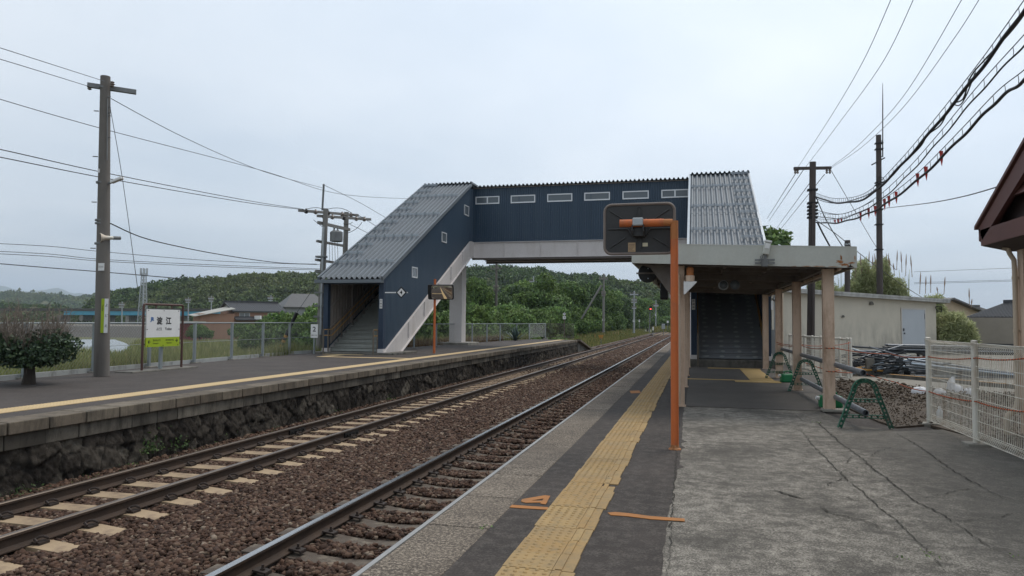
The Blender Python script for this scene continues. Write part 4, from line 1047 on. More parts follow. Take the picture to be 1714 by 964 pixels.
b.build('pressed_ribs', M['mirror_back'], mp, smooth=True)
b = MB(); b.box((cx_-.065, PYY-.06, 2.665), (cx_+.065, PYY+.06, 2.765)); b.build('clamp', M['steel'], mp, bevel=.015)
b = MB(); b.box((cx_-.07, PYY+.02, 2.55), (cx_+.07, by, 2.68))
for s in (-1, 1): b.prism([(cx_+s*.062, PYY-.05, 2.68), (cx_+s*.062, PYY-.05, 2.6), (cx_+s*.062, PYY+.02, 2.54), (cx_+s*.062, PYY+.06, 2.54), (cx_+s*.062, PYY+.06, 2.68)], (s*.012, 0, 0))
b.build('bracket', M['mirror_back'], mp)
pa = MB().box((cx_-.135, by-.0045, bz0+.035), (cx_-.045, by-.002, bz0+.15)).build('label_plate', M['paper'], mp)
for k in range(6): MB().box((cx_-.128, by-.0062, bz0+.045+k*.016), (cx_-.055+random.uniform(-.03, .0), by-.0050, bz0+.049+k*.016)).build('label_line', M['brown_steel'], pa)
MB().box((cx_+.035, by-.0045, bz0+.10), (cx_+.105, by-.002, bz0+.145)).build('label_plate', M['paper_white'], mp)

# the smaller one on the far platform faces us
px_, py_ = -10.33, 27.5
ms = thing('platform_mirror', 'rectangular mirror reflecting the tracks on a thin orange post beside the white column', 'mirror', (px_, py_, ZL))
b = MB(); b.tube([(px_, py_, ZL), (px_, py_, 3.19)], .05, 12); b.build('pole', M['orange'], ms, smooth=True)
def tilt(P, c, yaw, pitch):
    A = Matrix.Rotation(yaw, 3, 'Z') @ Matrix.Rotation(pitch, 3, 'X'); c = Vector(c); return [c+A@(Vector(p)-c) for p in P]
cm_ = (-10.03, 27.36, 2.645); YM, PM = R(12), R(15)
P = tilt(rrect(-10.55, -9.5, 2.34, 2.95, .06, 27.36), cm_, YM, PM); d = Matrix.Rotation(YM, 3, 'Z') @ Matrix.Rotation(PM, 3, 'X') @ Vector((0, .10, 0)); MB().prism(P, d).build('housing', M['black'], ms)
b = MB(); nx_, nz_ = 16, 12; gv = []
for j in range(nz_+1):
    for i in range(nx_+1):
        x = -10.385+.825*i/nx_; z = 2.385+.52*j/nz_; gv.append(Vector((x, 27.352-.045*(1-((i/nx_-.5)*2)**2)*.9-.03*(1-((j/nz_-.5)*2)**2), z)))
gv = tilt(gv, cm_, YM, PM); b.add(gv, [(j*(nx_+1)+i, j*(nx_+1)+i+1, (j+1)*(nx_+1)+i+1, (j+1)*(nx_+1)+i) for j in range(nz_) for i in range(nx_)])
t = NT('mirror_glass'); o = b.build('mirror_face', t.done((.66, .64, .60), .02, 1.0), ms, smooth=True)
P = tilt(rrect(-10.39, -9.555, 2.38, 2.91, .06, 27.345), cm_, YM, PM); b = MB(); b.tube(P+[P[0]], .016, 6, False); b.build('rim', M['mirror_rim'], ms)
b = MB(); b.box((px_-.06, py_-.12, 2.55), (px_+.06, py_+.06, 2.72)); b.build('bracket', M['steel'], ms)
# ------------------------------------------------------------------ chain-link fences behind the far platform
def chain_fence(name, label, P, h, mats, post_gap, pitch=.10, kerb=True, mid=True, cat='fence'):
    """P: base points; mesh of crossing wires hung between posts"""
    t = thing(name, label, cat, P[0]); wire, pm = mats
    seg = [(a, b_, (b_-a).length) for a, b_ in zip(P, P[1:])]; tot = sum(s[2] for s in seg)
    def at(d):
        for a, b_, l in seg:
            if d <= l or (a, b_, l) == seg[-1]: return a.lerp(b_, max(0, d/l))
            d -= l
    b = MB(); z0 = .12
    n = int(tot/pitch); hh = h-z0-.03
    for i in range(-int(hh/pitch), n):
        for sgn in (1, -1):
            d0, d1 = i*pitch, i*pitch+hh; za, zb = (z0, z0+hh) if sgn > 0 else (z0+hh, z0)
            if d0 < 0: za += (0-d0)*(zb-za)/(d1-d0); d0 = 0
            if d1 > tot: zb -= (d1-tot)*(zb-za)/(d1-d0) if d1 > d0 else 0; d1 = tot
            if d1-d0 < .02: continue
            A = at(d0)+Vector((0, 0, za)); B = at(d1)+Vector((0, 0, zb)); b.tube([A, B], .0023, 3, False)
    b.build('wire_mesh', wire, t)
    b = MB(); d = 0; 
    for a, b_, l in seg:
        b.tube([a+Vector((0, 0, h)), b_+Vector((0, 0, h))], .024, 6)
        if mid: b.tube([a+Vector((0, 0, h*.52)), b_+Vector((0, 0, h*.52))], .006, 4)
    b.build('rail', pm, t)
    while d < tot+.01:
        p = at(min(d, tot)); MB().box((p.x-.035, p.y-.035, p.z-.4), (p.x+.035, p.y+.035, p.z+h+.01)).build('post', pm, t)
        MB().box((p.x-.16, p.y-.12, p.z-.1), (p.x+.16, p.y+.12, p.z+.022)).build('footing', M['concrete'], t)
        d += post_gap
    if kerb:
        b = MB()
        for a, b_, l in seg:
            s = Vector((.0, 0, 0)); b.bar(a+Vector((-.1, 0, .03)), b_+Vector((-.1, 0, .03)), .07, .13)
        b.build('kerb', M['kerb_pale'], t)
    return t
z1 = 1.37-ZL
FP = [Vector((-13.05, 2.5, ZL)), G(0, 637, ZL), G(351, 605, ZL), G(485, 592.5, ZL), G(530, 590, ZL)]
chain_fence('chain_link_fence', 'grey chain-link fence with pale kerb behind the station name board', FP, z1, (M['fence_wire'], M['fence_post']), 2.02)
FP = [G(650, 585, ZL), G(760, 577, ZL), G(845, 570.5, ZL), G(885, 569, ZL)]
chain_fence('chain_link_fence', 'greenish chain-link fence beyond the bridge column along brown weeds', FP, z1-.05, (M['fence_wire'], M['fence_post']), 2.6, .12, False, False)
FP = [G(886, 568.6, ZL), G(913, 565.8, ZL)]
chain_fence('chain_link_fence', 'short pale chain-link panel at the end of the far fence', FP, z1-.05, (M['fence_wire'], M['steel']), FP[0].__sub__(FP[1]).length, .07, False, False)
a, c = G(915, 565.8, ZL), G(960, 567, ZL)
t = thing('iron_railing', 'dark vertical-bar railing closing the end of the far platform', 'railing', a)
b = MB(); n = 22
for i in range(n+1):
    p = a.lerp(c, i/n); b.bar(p, p+Vector((0, 0, 1.15)), .025, .025)
b.build('bars', M['beam_dark'], t); b = MB()
for z in (.12, 1.15): b.bar(a+Vector((0, 0, z)), c+Vector((0, 0, z)), .04, .04)
b.build('rail', M['beam_dark'], t)

# ------------------------------------------------------------------ station name board, parallel to the tracks
XS = -13.35
A, B = G(235, 622, ZL), G(303, 617, ZL); y0, y1 = AX(239, 560, XS).y, AX(305, 560, XS).y
nb = thing('station_name_board', 'white station name board with a lime band in a brown tube frame', 'sign', (XS, (y0+y1)/2, ZL))
zt = AX(272, 510, XS).z
b = MB(); b.tube([(XS, y0, ZL), (XS, y0, zt-.05), (XS, y0+.015, zt-.012), (XS, y0+.05, zt), (XS, y1-.05, zt), (XS, y1-.015, zt-.012), (XS, y1, zt-.05), (XS, y1, ZL)], .03, 10)
for z in (.95, 1.02+.0): pass
b.bar((XS, y0, .85), (XS, y1, .85), .02, .03)
for f in (.3, .7): b.bar((XS, y0+(y1-y0)*f, zt), (XS, y0+(y1-y0)*f, zt-.1), .03, .02)
b.build('frame', M['brown_steel'], nb, smooth=True)
by0, by1 = AX(244, 550, XS+.03).y, AX(300, 550, XS+.03).y; bz1 = AX(272, 518, XS+.03).z; bz0 = AX(272, 580, XS+.03).z; bzm = bz0+(bz1-bz0)*.255
bo = MB().box((XS+.02, by0, bzm), (XS+.045, by1, bz1)).build('board', M['white'], nb)
MB().box((XS+.02, by0, bz0), (XS+.045, by1, bzm-.001)).build('colour_band', M['lime'], nb)
b = MB()
for yy in (by0+.06, (by0+by1)/2, by1-.06):
    for zz in (bz0+.03, bz1-.03): b.lathe((XS+.045, yy, zz), [(.014, 0), (.012, .006)], 8, 'x')
for yy in (by0+.03, by1-.03): b.lathe((XS+.045, yy, bzm+.2), [(.014, 0), (.012, .006)], 8, 'x')
b.build('bolts', M['ink'], nb)
W = by1-by0; H = bz1-bz0; xf = XS+.0465; fx = (1, 0, 0)
def tx(s, size, u, v, m=M['ink'], al='CENTER', sq=1.0, bold=.0): return text(s, size, (xf, by0+W*u, bz1-H*v), fx, m, parent=nb, align=al, squash=sq, bold=bold)
tx('淀', .20, .375, .32, bold=.008); tx('江', .20, .645, .32, bold=.008)
tx('JR', .125, .165, .265, M['blue_ink'], bold=.006)
tx('よどえ', .085, .37, .53, sq=.8, bold=.002); tx('Yodoe', .105, .645, .525, sq=.85, bold=.002)
tx('だいせんぐち', .06, .31, .83, sq=.75, bold=.001); tx('Daisenguchi', .048, .28, .905, sq=.85)
tx('ほうきだいせん', .06, .70, .83, sq=.72, bold=.001); tx('Hoki-Daisen', .048, .68, .905, sq=.85)
def arrow(u, v, s):
    y, z = by0+W*u, bz1-H*v; b = MB(); b.prism([(xf, y-s*.04, z+.009), (xf, y+s*.03, z+.009), (xf, y+s*.03, z-.009), (xf, y-s*.04, z-.009)], (.001, 0, 0))
    for k in (1, -1): b.prism([(xf, y+s*.05, z), (xf, y+s*.015, z+k*.045), (xf, y-s*.008, z+k*.04), (xf, y+s*.022, z)], (.0012, 0, 0))
    b.build('arrow', M['ink'], nb)
arrow(.095, .865, -1); arrow(.905, .845, 1)
b = MB(); b.bar((XS-.06, (by0+by1)/2+.05, ZL), (XS-.06, (by0+by1)/2+.05, bz0+.3), .08, .06); b.build('stand_post', M['fence_post'], nb)
b = MB(); b.box((XS-.35, y0-.5, ZL-.02), (XS+.18, y1+.45, ZL+.035)); b.build('plinth', M['concrete_dark'], nb, bevel=.02)

# ------------------------------------------------------------------ poles
def pole(name, label, base, top, r0, r1, m, cat='utility pole', group=None):
    t = thing(name, label, cat, base, group); b = MB(); b.tube([base, base.lerp(top, .5), top], [r0, (r0+r1)/2, r1], 14)
    b.build('pole', m, t, smooth=True); return t
def arm(t, c, d, L, sec=.08, ins=(), m=None, up=.12, name='crossarm'):
    d = Vector(d).normalized(); c = Vector(c)
    o = MB().bar(c-d*L/2, c+d*L/2, sec, sec).build(name, m or M['arm'], t)
    for f in ins:
        b = MB(); p = c+d*L*f; b.lathe(p+Vector((0, 0, .03)), [(.02, 0), (.055, .02), (.03, .05), (.06, .07), (.03, .1), (.02, .14)], 10); b.build('insulator', M['insulator'], o, smooth=True)
    return o
P0 = G(170, 630, ZL); D0 = P0.y
TP = AY(176.5, 128, D0)
p1 = pole('utility_pole', 'tall concrete pole with loudspeaker and lime name strip on the far platform', P0, TP, .165, .105, M['pole_concrete'])
lat = Vector((math.cos(YAW), math.sin(YAW), 0)); fwd = Vector((-math.sin(YAW), math.cos(YAW), 0))
def onp(px, py, dy=0): return AY(px, py, D0+dy)
c = onp(182, 146); arm(p1, c+Vector((0, .1, 0)), Vector((.75, .65, -.02)), 1.0, .10)
o = MB(); 
for px, py in ((150, 145.5), (188, 141)):
    q = onp(px, py); o.lathe(q, [(.02, -.07), (.05, -.05), (.03, -.02), (.06, .0), (.03, .03), (.05, .05), (.02, .07)], 10)
o.build('insulator', M['insulator'], p1, smooth=True)
MB().bar(onp(150, 145), onp(176, 150), .025, .025).build('strain_rod', M['arm'], p1)
b = MB()
for py, s in ((163, 1), (187, -1), (190, 1), (195, 1), (231, 1), (263, -1), (339, -1), (416, -1), (181, 1)):
    q = onp(175 - (py-128)*.016, py); rr = .105+(.06)*(py-128)/500; b.bar(q+lat*s*rr*.8-fwd*.05, q+lat*s*(rr+.08)-fwd*.07, .02, .02)
b.build('climbing_peg', M['arm'], p1)
for py in (147, 306, 369, 374, 408):
    q = onp(174.5-(py-128)*.014, py); rr = .115+.06*(py-128)/500; b = MB(); b.lathe(q, [(rr, -.02), (rr+.006, -.02), (rr+.006, .02), (rr, .02)], 14); b.build('steel_band', M['arm'], p1)
b = MB(); b.tube([onp(180, 165, -.06), onp(179.5, 250, -.07), onp(179, 268, -.07)], .012, 6); b.build('conduit', M['arm'], p1)
a, c = onp(182, 307), onp(205, 297.5)
t = thing('strip_lamp', 'white strip lamp angled up from the tall concrete pole', 'lamp', a)
MB().bar(a, a.lerp(c, .25), .04, .04).build('bracket', M['arm'], t); MB().bar(a.lerp(c, .2), c, .10, .06).build('lamp_body', M['white'], t, bevel=.01)
q = onp(181, 398); t = thing('loudspeaker', 'cream horn loudspeaker clamped to the tall concrete pole', 'loudspeaker', q)
d = (Vector((-.55, -.8, -.05))).normalized(); b = MB()
def horn(b, c, d, prof, n=16, sq=.8):
    x = d.cross(Vector((0, 0, 1))).normalized(); y = x.cross(d); vs = []
    for r, h in prof:
        for k in range(n): tt = 2*math.pi*k/n; vs.append(c+d*h+x*r*math.cos(tt)*1.15+y*r*math.sin(tt)*sq)
    m = len(prof); fs = [(i*n+k, i*n+(k+1) % n, (i+1)*n+(k+1) % n, (i+1)*n+k) for i in range(m-1) for k in range(n)]
    b.add(vs, fs)
horn(b, q-d*.0, d, [(.0, -.1), (.05, -.1), (.055, -.02), (.07, .06), (.13, .16), (.135, .17), (.12, .165), (.06, .06), (.03, .0), (0, 0)]); b.build('horn', M['post_white'], t, smooth=True)
b = MB(); horn(b, q-d*.1, d, [(0, -.16), (.04, -.16), (.045, 0), (0, 0)], 10, 1); b.build('driver', M['arm'], t); MB().bar(q, onp(171, 399), .03, .03).build('bracket', M['arm'], t)
q = onp(174.5, 447.5); fc = -fwd*.95-lat*.3
pp_ = plate('number_plate', q-fwd*.165+lat*.02, fc, .165, .17, M['white'], p1); text('エき15', .05, q-fwd*.1665+lat*.02+fc.normalized()*.003, fc, M['arm'], parent=pp_)
q = onp(172, 291); MB().bar(q-fwd*.14, q-fwd*.14+Vector((0, 0, .09)), .08, .01).build('number_plate', M['white'], p1)
q0, q1 = onp(178.5, 500), onp(178.5, 557); c = (q0+q1)/2-fwd*.13+lat*.02; hgt = q0.z-q1.z
t = thing('name_strip', 'tall narrow white and lime name strip fixed to the concrete pole', 'sign', c)
fc = (-fwd+lat*.35).normalized(); u = Vector((0, 0, 1)).cross(fc)
plate('white_half', c+u*.035, fc, .075, hgt, M['white'], t); plate('lime_half', c-u*.035, fc, .063, hgt, M['lime'], t)
for k, ch in enumerate('よどえ'): text(ch, .075, c+u*.038+fc*.0016+Vector((0, 0, hgt*(.3-.3*k))), fc, M['ink'], parent=t)
text('Yodoe', .055, c-u*.035+fc*.0016+Vector((0, 0, hgt*.23)), fc, M['ink'], parent=t, up=-u*-1)

# twin-pole transformer frame behind the stairs
Db = 31.0
def hp(px, py, D=Db): return AD(px, py, D)
B1, T1 = hp(533, 600), hp(545.5, 349); h1 = pole('utility_pole', 'grey concrete pole of the twin frame carrying the transformer beside the far stairs', B1, T1, .15, .11, M['pole_grey'])
b = MB(); b.tube([hp(539.5, 352), hp(542, 308)], .045, 8); b.build('mast', M['arm'], h1)
b = MB(); b.tube([hp(538.5, 560)-fwd*.2, hp(543, 380)-fwd*.15], .05, 8); b.build('conduit', M['steel'], h1)
D2 = 33.5
B2, T2 = AD(572, 600, D2), AD(580, 355, D2); h2 = pole('utility_pole', 'second concrete pole of the twin frame half hidden by the stair roof', B2, T2, .14, .11, M['pole_grey'])
for (x0, y0, x1, y1, s) in ((502, 353, 600, 361, .11), (533, 362, 621, 368, .11), (534, 373, 586, 385, .12), (532, 404, 577, 412, .10), (530, 435, 562, 440, .10), (530, 453, 548, 455, .08)):
    a = AD(x0, y0, Db); c = AD(x1, y1, Db+2.5*(x1-x0)/60*.8)
    o = MB().bar(a-fwd*.14, c-fwd*.14, s, s).build('crossarm', M['pole_grey'], h1)
    if y0 < 370:
        for f in (.12, .27, .48, .72, .88):
            q = a.lerp(c, f)-fwd*.2; b = MB(); b.lathe(q+Vector((0, 0, -.12)), [(.03, 0), (.09, .04), (.05, .09), (.10, .12), (.05, .17), (.03, .22)], 10); b.build('insulator', M['cable'] if f in (.12, .48) else M['insulator'], o, smooth=True)
a = hp(563, 397); b = MB(); b.lathe(a+Vector((0, 0, -.2)), [(.2, 0), (.27, .02), (.27, .42), (.2, .47)], 14)
for s in (-.1, .05): b.lathe(a+lat*s+Vector((0, 0, .25)), [(.04, 0), (.06, .05), (.03, .1), (.05, .14), (.02, .22)], 8)
b.build('transformer', M['arm'], h1, smooth=True)
b = MB()
for x0 in (.35, .6, .85, 1.1): b.tube([hp(545+x0*18, 405), hp(545+x0*19, 438)], .009, 4)
for (p, q_, r_) in (((508, 352), (530, 343), (545, 352)), ((548, 350), (575, 343), (592, 360)), ((592, 360), (605, 365), (612, 363)), ((525, 368), (537, 378), (541, 380)), ((582, 390), (598, 385), (606, 372)), ((590, 372), (580, 378), (575, 374))):
    P = [Vector(hp(*p)), Vector(hp(*q_)), Vector(hp(*r_))]; b.tube([P[0].lerp(P[1], i/6).lerp(P[1].lerp(P[2], i/6), i/6) for i in range(7)], .012, 5)
b.build('jumper_wire', M['cable'], h1)
for py in (430, 455, 470, 490, 512, 530): q = hp(541-(py-350)*.03, py); MB().box((q.x-.2, q.y-.2, q.z-.04), (q.x+.22, q.y+.1, q.z+.04)).build('steel_band', M['arm'], h1)
t = thing('guy_guard', 'slanting guy cable cover, black above and black-and-yellow below, behind the fence', 'guy guard', G(470, 590, -.6))
a, c = AD(470, 581, 33), AD(497, 523, 33); MB().tube([a.lerp(c, .42), c], .085, 8).build('upper_tube', M['black'], t)
for k in range(6): MB().tube([a.lerp(c, k*.07), a.lerp(c, k*.07+.068)], .09, 8).build('stripe', M['black'] if k % 2 else M['tube_orange'], t)
b = MB(); b.tube([c, AD(540, 460, 33)], .012, 5); b.build('guy_wire', M['cable_grey'], t)
q = AD(526, 554, 27.6); t = thing('platform_number_sign', 'white upright plate with a black 2 beside the far stair handrail', 'sign', q)
fc = (-fwd).normalized(); plate('sign_face', q, fc, .27, .52, M['white'], t); text('2', .26, q+fc*.002+Vector((0, 0, .06)), fc, M['ink'], parent=t, bold=.004)
text('番のりば', .07, q+fc*.002+Vector((0, 0, -.17)), fc, M['ink'], parent=t, squash=.8); MB().bar(q+fwd*.03+Vector((0, 0, -1.15)), q+fwd*.03+Vector((0, 0, .2)), .05, .04).build('post', M['fence_post'], t)

# dark poles on the right
lat2 = Vector((1, 0, 0))
PA0, PA1 = AD(1356.5, 618, 26), AD(1360.5, 271, 26)
pA = pole('utility_pole', 'dark brown pole with one crossarm behind the shelter posts', PA0, PA1, .14, .11, M['pole_dark'])
a, c = AD(1329, 282, 26), AD(1391, 281, 26); o = MB().bar(a, c, .10, .10).build('crossarm', M['pole_dark'], pA)
for px in (1331, 1335, 1384, 1389):
    q = AD(px, 287, 26); b = MB(); b.lathe(q, [(.02, -.08), (.05, -.05), (.03, 0), (.05, .04), (.02, .08)], 8); b.build('insulator', M['insulator'], o)
for py in (318, 340, 346, 352, 358, 364): q = AD(1359.8, py, 26); MB().box((q.x-.17, q.y-.14, q.z-.03), (q.x+.17, q.y+.14, q.z+.03)).build('steel_band', M['cable'], pA)
b = MB(); b.tube([AD(1362, 340, 25.8), AD(1361, 570, 25.8)], .06, 8); b.build('conduit', M['pole_dark'], pA, smooth=True)
PB0, PB1 = AD(1473.5, 592, 42), AD(1470.5, 226, 42)
pB = pole('utility_pole', 'tall dark pole with a thin whip aerial rising behind the shed', PB0, PB1, .19, .14, M['pole_dark'])
b = MB(); b.tube([AD(1477.5, 262, 42), AD(1477.5, 175, 42), AD(1477.5, 139, 42)], [.035, .03, .012], 6); b.bar(AD(1468, 236, 42), AD(1478, 236, 42), .05, .05); b.bar(AD(1468, 262, 42), AD(1478, 262, 42), .05, .05); b.build('whip_aerial', M['pole_dark'], pB)
b = MB(); b.bar(AD(1459, 276, 42), AD(1481, 264, 42), .07, .07)
for py in (240, 250, 306, 310, 351, 376, 418): q = AD(1471, py, 42); b.box((q.x-.21, q.y-.2, q.z-.03), (q.x+.21, q.y+.15, q.z+.03))
b.build('bracket', M['cable'], pB)
b = MB(); b.tube([AD(1474, 303, 41.7)+Vector((.22*math.cos(k*.9), 0, .25*math.sin(k*.9))) for k in range(16)], .02, 5); b.build('cable_coil', M['cable'], pB)
PC0, PC1 = AD(1418, 610, 36), AD(1418.5, 402, 36)
pC = pole('utility_pole', 'short dark stub pole showing just above the shelter corner', PC0, PC1, .14, .13, M['pole_dark'])
b = MB(); b.lathe(AD(1418.5, 409, 36), [(.15, -.05), (.16, -.05), (.16, .05), (.15, .05)], 12); b.build('steel_band', M['steel'], pC)

# ------------------------------------------------------------------ overhead lines: straight in plan, sagging as strung
def line3(pts):
    """pts (px, py, D): depth runs linearly in 1/D between the ends, so the line is straight in plan"""
    (xa, _, Da), (xb, _, Db_) = pts[0], pts[-1]
    q = [(p[0], p[1]) for p in pts]; out = []
    n = len(q)
    for i in range(n-1):
        p0 = q[max(0, i-1)]; p1_ = q[i]; p2 = q[i+1]; p3 = q[min(n-1, i+2)]
        m = 14
        for k in range(m+(i == n-2)):
            t = k/m
            def cr_(a, b_, c, d): return .5*((2*b_)+(-a+c)*t+(2*a-5*b_+4*c-d)*t*t+(-a+3*b_-3*c+d)*t**3)
            x = cr_(p0[0], p1_[0], p2[0], p3[0]); y = cr_(p0[1], p1_[1], p2[1], p3[1])
            f = (x-xa)/(xb-xa); out.append(AD(x, y, 1/((1-f)/Da+f/Db_)))
    # lines that leave the view run on to the next pole behind us
    if Db_ < 16 and (pts[-1][1] < 0 or xb >= 1714): d = out[-1]-out[-3]; d.normalize(); out += [out[-1]+Vector((d.x*s, d.y*s, d.z*s*(1-s/60))) for s in (2, 5, 10, 18, 28)]
    if Da < 16 and xa < 0: d = out[0]-out[2]; d.normalize(); out = [out[0]+Vector((d.x*s, d.y*s, d.z*s*(1-s/60))) for s in (28, 18, 10, 5, 2)]+out
    return out
def wire(label, pts, r=.008, m='cable_grey', group=None, name='overhead_wire'):
    P = line3(pts); b = MB(); b.tube(P, r, 5); o = b.build(name, M[m], None, origin=P[0]); return tag(o, label, 'cable', group), P
gl_ = 'thin wires strung across the left sky'
L_ = 'thin grey wire crossing the sky by the tall concrete pole'
wire(L_, [(-60, 61, 9), (0, 80, 10), (175, 136, 13.9)], .006, group=gl_); wire(L_, [(-60, 84, 9), (0, 99, 10), (150, 145, 13.6)], .006, group=gl_)
wire('long thin wire passing behind the pole and dipping towards the transformer frame', [(-60, 146, 14), (0, 166, 15), (170, 215, 18), (430, 283, 25), (560, 323, 31), (690, 333, 36)], .009)
wire('thin wire running down from the pole head to the mast of the transformer frame', [(186, 165, 14), (300, 226, 17.5), (430, 283, 24), (542, 315, 31)], .008)
wire('pole stay wire dropping steeply beside the tall concrete pole', [(183, 172, 13.7), (205, 300, 13.8), (230, 480, 14)], .006)
L2 = 'one of two parallel wires sloping from the left edge to the transformer crossarm'
wire(L2, [(-60, 240, 14), (0, 250, 15), (170, 288, 18.5), (400, 333, 26), (508, 350, 31)], .011, 'cable', 'parallel wires to the transformer crossarm'); wire(L2, [(-60, 253, 14), (0, 263, 15), (170, 297, 18.5), (400, 337, 26), (508, 351, 31)], .011, 'cable', 'parallel wires to the transformer crossarm')
o, P = wire('twisted service cable drooping from the loudspeaker level to the far stairs', [(185, 374, 13.6), (240, 398, 15), (320, 417, 19), (400, 431, 23), (470, 440, 27), (530, 442, 31)], .012, 'cable')
L3 = 'faint low wire crossing the sky just above the left hills'
for ys in ((408, 421, 436, 443), (421, 434, 443, 450), (425, 437, 446, 452)): wire(L3, [(-40, ys[0]-2, 30), (80, ys[0]+4, 30), (170, ys[1], 30), (350, ys[2], 33), (535, ys[3], 38)], .013, group='low wires above the left hills')
wire('low twisted wire crossing behind the pole at plate height', [(-40, 438, 30), (80, 448, 30), (170, 455, 30), (300, 466, 33)], .02)
wire('thin wire sloping from the mast top down behind the stair roof', [(543, 310, 31), (600, 338, 34), (650, 367, 40)], .011)
wire('thin wire from the second crossarm down behind the stair roof', [(600, 360, 33), (640, 385, 36)], .012); 
wire('lower thin wire leaving the transformer frame behind the stair roof', [(585, 375, 33), (620, 392, 36)], .012)
# right-hand wires
g2 = 'four thin wires fanning from the dark pole crossarm to the top of the sky'; L4 = 'thin wire climbing from the crossarm of the dark pole to the top edge'
for (px, py, qs) in ((1333, 284, [(1400, 180), (1450, 92), (1493, -5)]), (1345, 284, [(1400, 212), (1480, 100), (1533, -10)]), (1384, 284, [(1440, 240), (1520, 150), (1614, -8)]), (1390, 282, [(1450, 240), (1520, 170), (1600, 60), (1642, -6)])):
    wire(L4, [(px, py, 26)]+[(x, y, 14) for x, y in qs[:-1]]+[(qs[-1][0], qs[-1][1], 11)], .006, group=g2)
g3 = 'wires dropping from the crossarm of the dark pole behind the shelter'; L5 = 'thin wire dropping left from the dark pole crossarm behind the bridge roof'
for (a, c) in (((1332, 290), (1284, 366)), ((1345, 284), (1287, 370)), ((1360, 300), (1300, 382)), ((1380, 292), (1303, 388))): wire(L5, [(a[0], a[1], 26), (c[0], c[1], 60)], .014, group=g3)
wire('black drop wire falling from the crossarm end past the tall dark pole', [(1391, 285, 26), (1432, 355, 29), (1470, 418, 33), (1500, 452, 34)], .010, 'cable')
def lashed(label, pts, r, loops, m='cable', tags=()):
    """messenger wire with a thick cable lashed under it, hangers between"""
    P = line3(pts); t = thing('aerial_cable', label, 'cable', P[0])
    drop = .13
    b = MB(); b.tube(P, .007, 5); b.build('messenger_wire', M['cable'], t)
    Q = [p-Vector((0, 0, drop*(1+.10*math.sin(i*.55)))) for i, p in enumerate(P)]; b = MB(); b.tube(Q, r, 8); acc = 0
    for i in range(len(P)-1):
        L = (P[i+1]-P[i]).length
        while acc < L:
            p = P[i].lerp(P[i+1], acc/L); q = Q[i].lerp(Q[i+1], acc/L); acc += loops*random.uniform(.8, 1.2); d = (P[i+1]-P[i]).normalized(); b.tube([p, (p+q)/2+d*.02, q-Vector((0, 0, r*1.1))], .0045, 4)
        acc -= L
    b.build('cable_sheath', M[m], t)
    return t, P, Q
ta, P, Q = lashed('thick black lashed cable, uppermost of the bundles rising to the top right corner', [(1363, 322, 26), (1400, 332, 24), (1450, 322, 20), (1500, 275, 16), (1560, 205, 13), (1640, 103, 10.5), (1714, 0, 9), (1760, -66, 8.2)], .026, .30)
# looser service cable beside it, hitched at intervals
wire('slack secondary cable hitched below the uppermost thick cable', [(1363, 332, 26), (1400, 340, 24), (1450, 327, 20), (1478, 305, 18), (1492, 296, 17), (1510, 276, 15.7), (1540, 246, 13.9), (1553, 226, 13.3), (1575, 208, 12.4), (1592, 176, 11.8), (1612, 165, 11.2), (1625, 128, 10.9), (1650, 98, 10.3), (1690, 55, 9.4), (1714, 24, 9), (1750, -30, 8.4)], .012, 'cable')
wire('small slack loop of cable hanging from the uppermost thick cable', [(1592, 172, 11.8), (1606, 176, 11.4), (1618, 158, 11.1), (1632, 122, 10.7)], .010, 'cable')
tb_, P, Q = lashed('thin lashed cable between the two thick black bundles', [(1363, 355, 26), (1410, 358, 23), (1460, 335, 19), (1510, 292, 15.5), (1570, 225, 12.6), (1640, 140, 10.4), (1714, 58, 9), (1750, 15, 8.4)], .012, .5)
wire('plain cable beside the middle lashed cable', [(1363, 351, 26), (1410, 358, 23), (1462, 336, 19)], .011, 'cable')
tc_, P, Q = lashed('thick black lashed cable, lowest of the bundles, hung with red tags', [(1366, 366, 26), (1400, 366, 24), (1440, 354, 21), (1480, 333, 18), (1540, 286, 14), (1610, 215, 11.3), (1670, 152, 9.7), (1714, 117, 8.9), (1750, 82, 8.3)], .022, .42)
for px, py in ((1397, 373), (1403, 372), (1408, 370), (1441, 361), (1453, 357), (1465, 351), (1476, 339), (1485, 336), (1497, 324), (1531, 299), (1547, 285), (1572, 261)):
    best = min(Q, key=lambda q: abs((q-AD(px, py, (q-Vector((0, 0, CAMH))).dot(_f))).length))
    f = best; D_ = (f-Vector((0, 0, CAMH))).dot(_f); s = .26 if px > 1435 else .15
    b = MB(); d = lat*.034; q = f+Vector((0, 0, .12))
    b.prism([q-d*.9, q+d*1.1, q+d*.9-Vector((0, 0, s*.6)), q+d*.35-Vector((0, 0, s)), q-d*.2-Vector((0, 0, s*.7))], fwd*.006); b.build('red_tag', M['red_cloth'], tc_)
o, P = wire('thin twisted cable running right from the tall dark pole to the brown roof', [(1476, 349, 33), (1560, 339, 24), (1620, 327, 17), (1672, 312, 13)], .013, 'cable_grey')
wire('black stay cable sloping from the dark pole to the shed corner', [(1365, 368, 26), (1400, 392, 28), (1440, 425, 30), (1500, 470, 34), (1560, 508, 37.5)], .014, 'cable')
t_ = 'black cable dropping from the dark pole behind the shelter fascia'
wire(t_, [(1368, 372, 26), (1378, 392, 26), (1390, 414, 26)], .03, 'cable', 'cables dropping behind the shelter fascia'); wire(t_, [(1366, 330, 26), (1385, 372, 26), (1412, 415, 27)], .018, 'cable', 'cables dropping behind the shelter fascia')
g6 = 'faint wires over the far right houses'
for ys in ((473, 468), (475, 470), (455, 448)): wire('faint wire low in the sky above the right-hand houses', [(1530, ys[0], 90), (1620, (ys[0]+ys[1])/2, 85), (1714, ys[1], 80)], .02, group=g6)

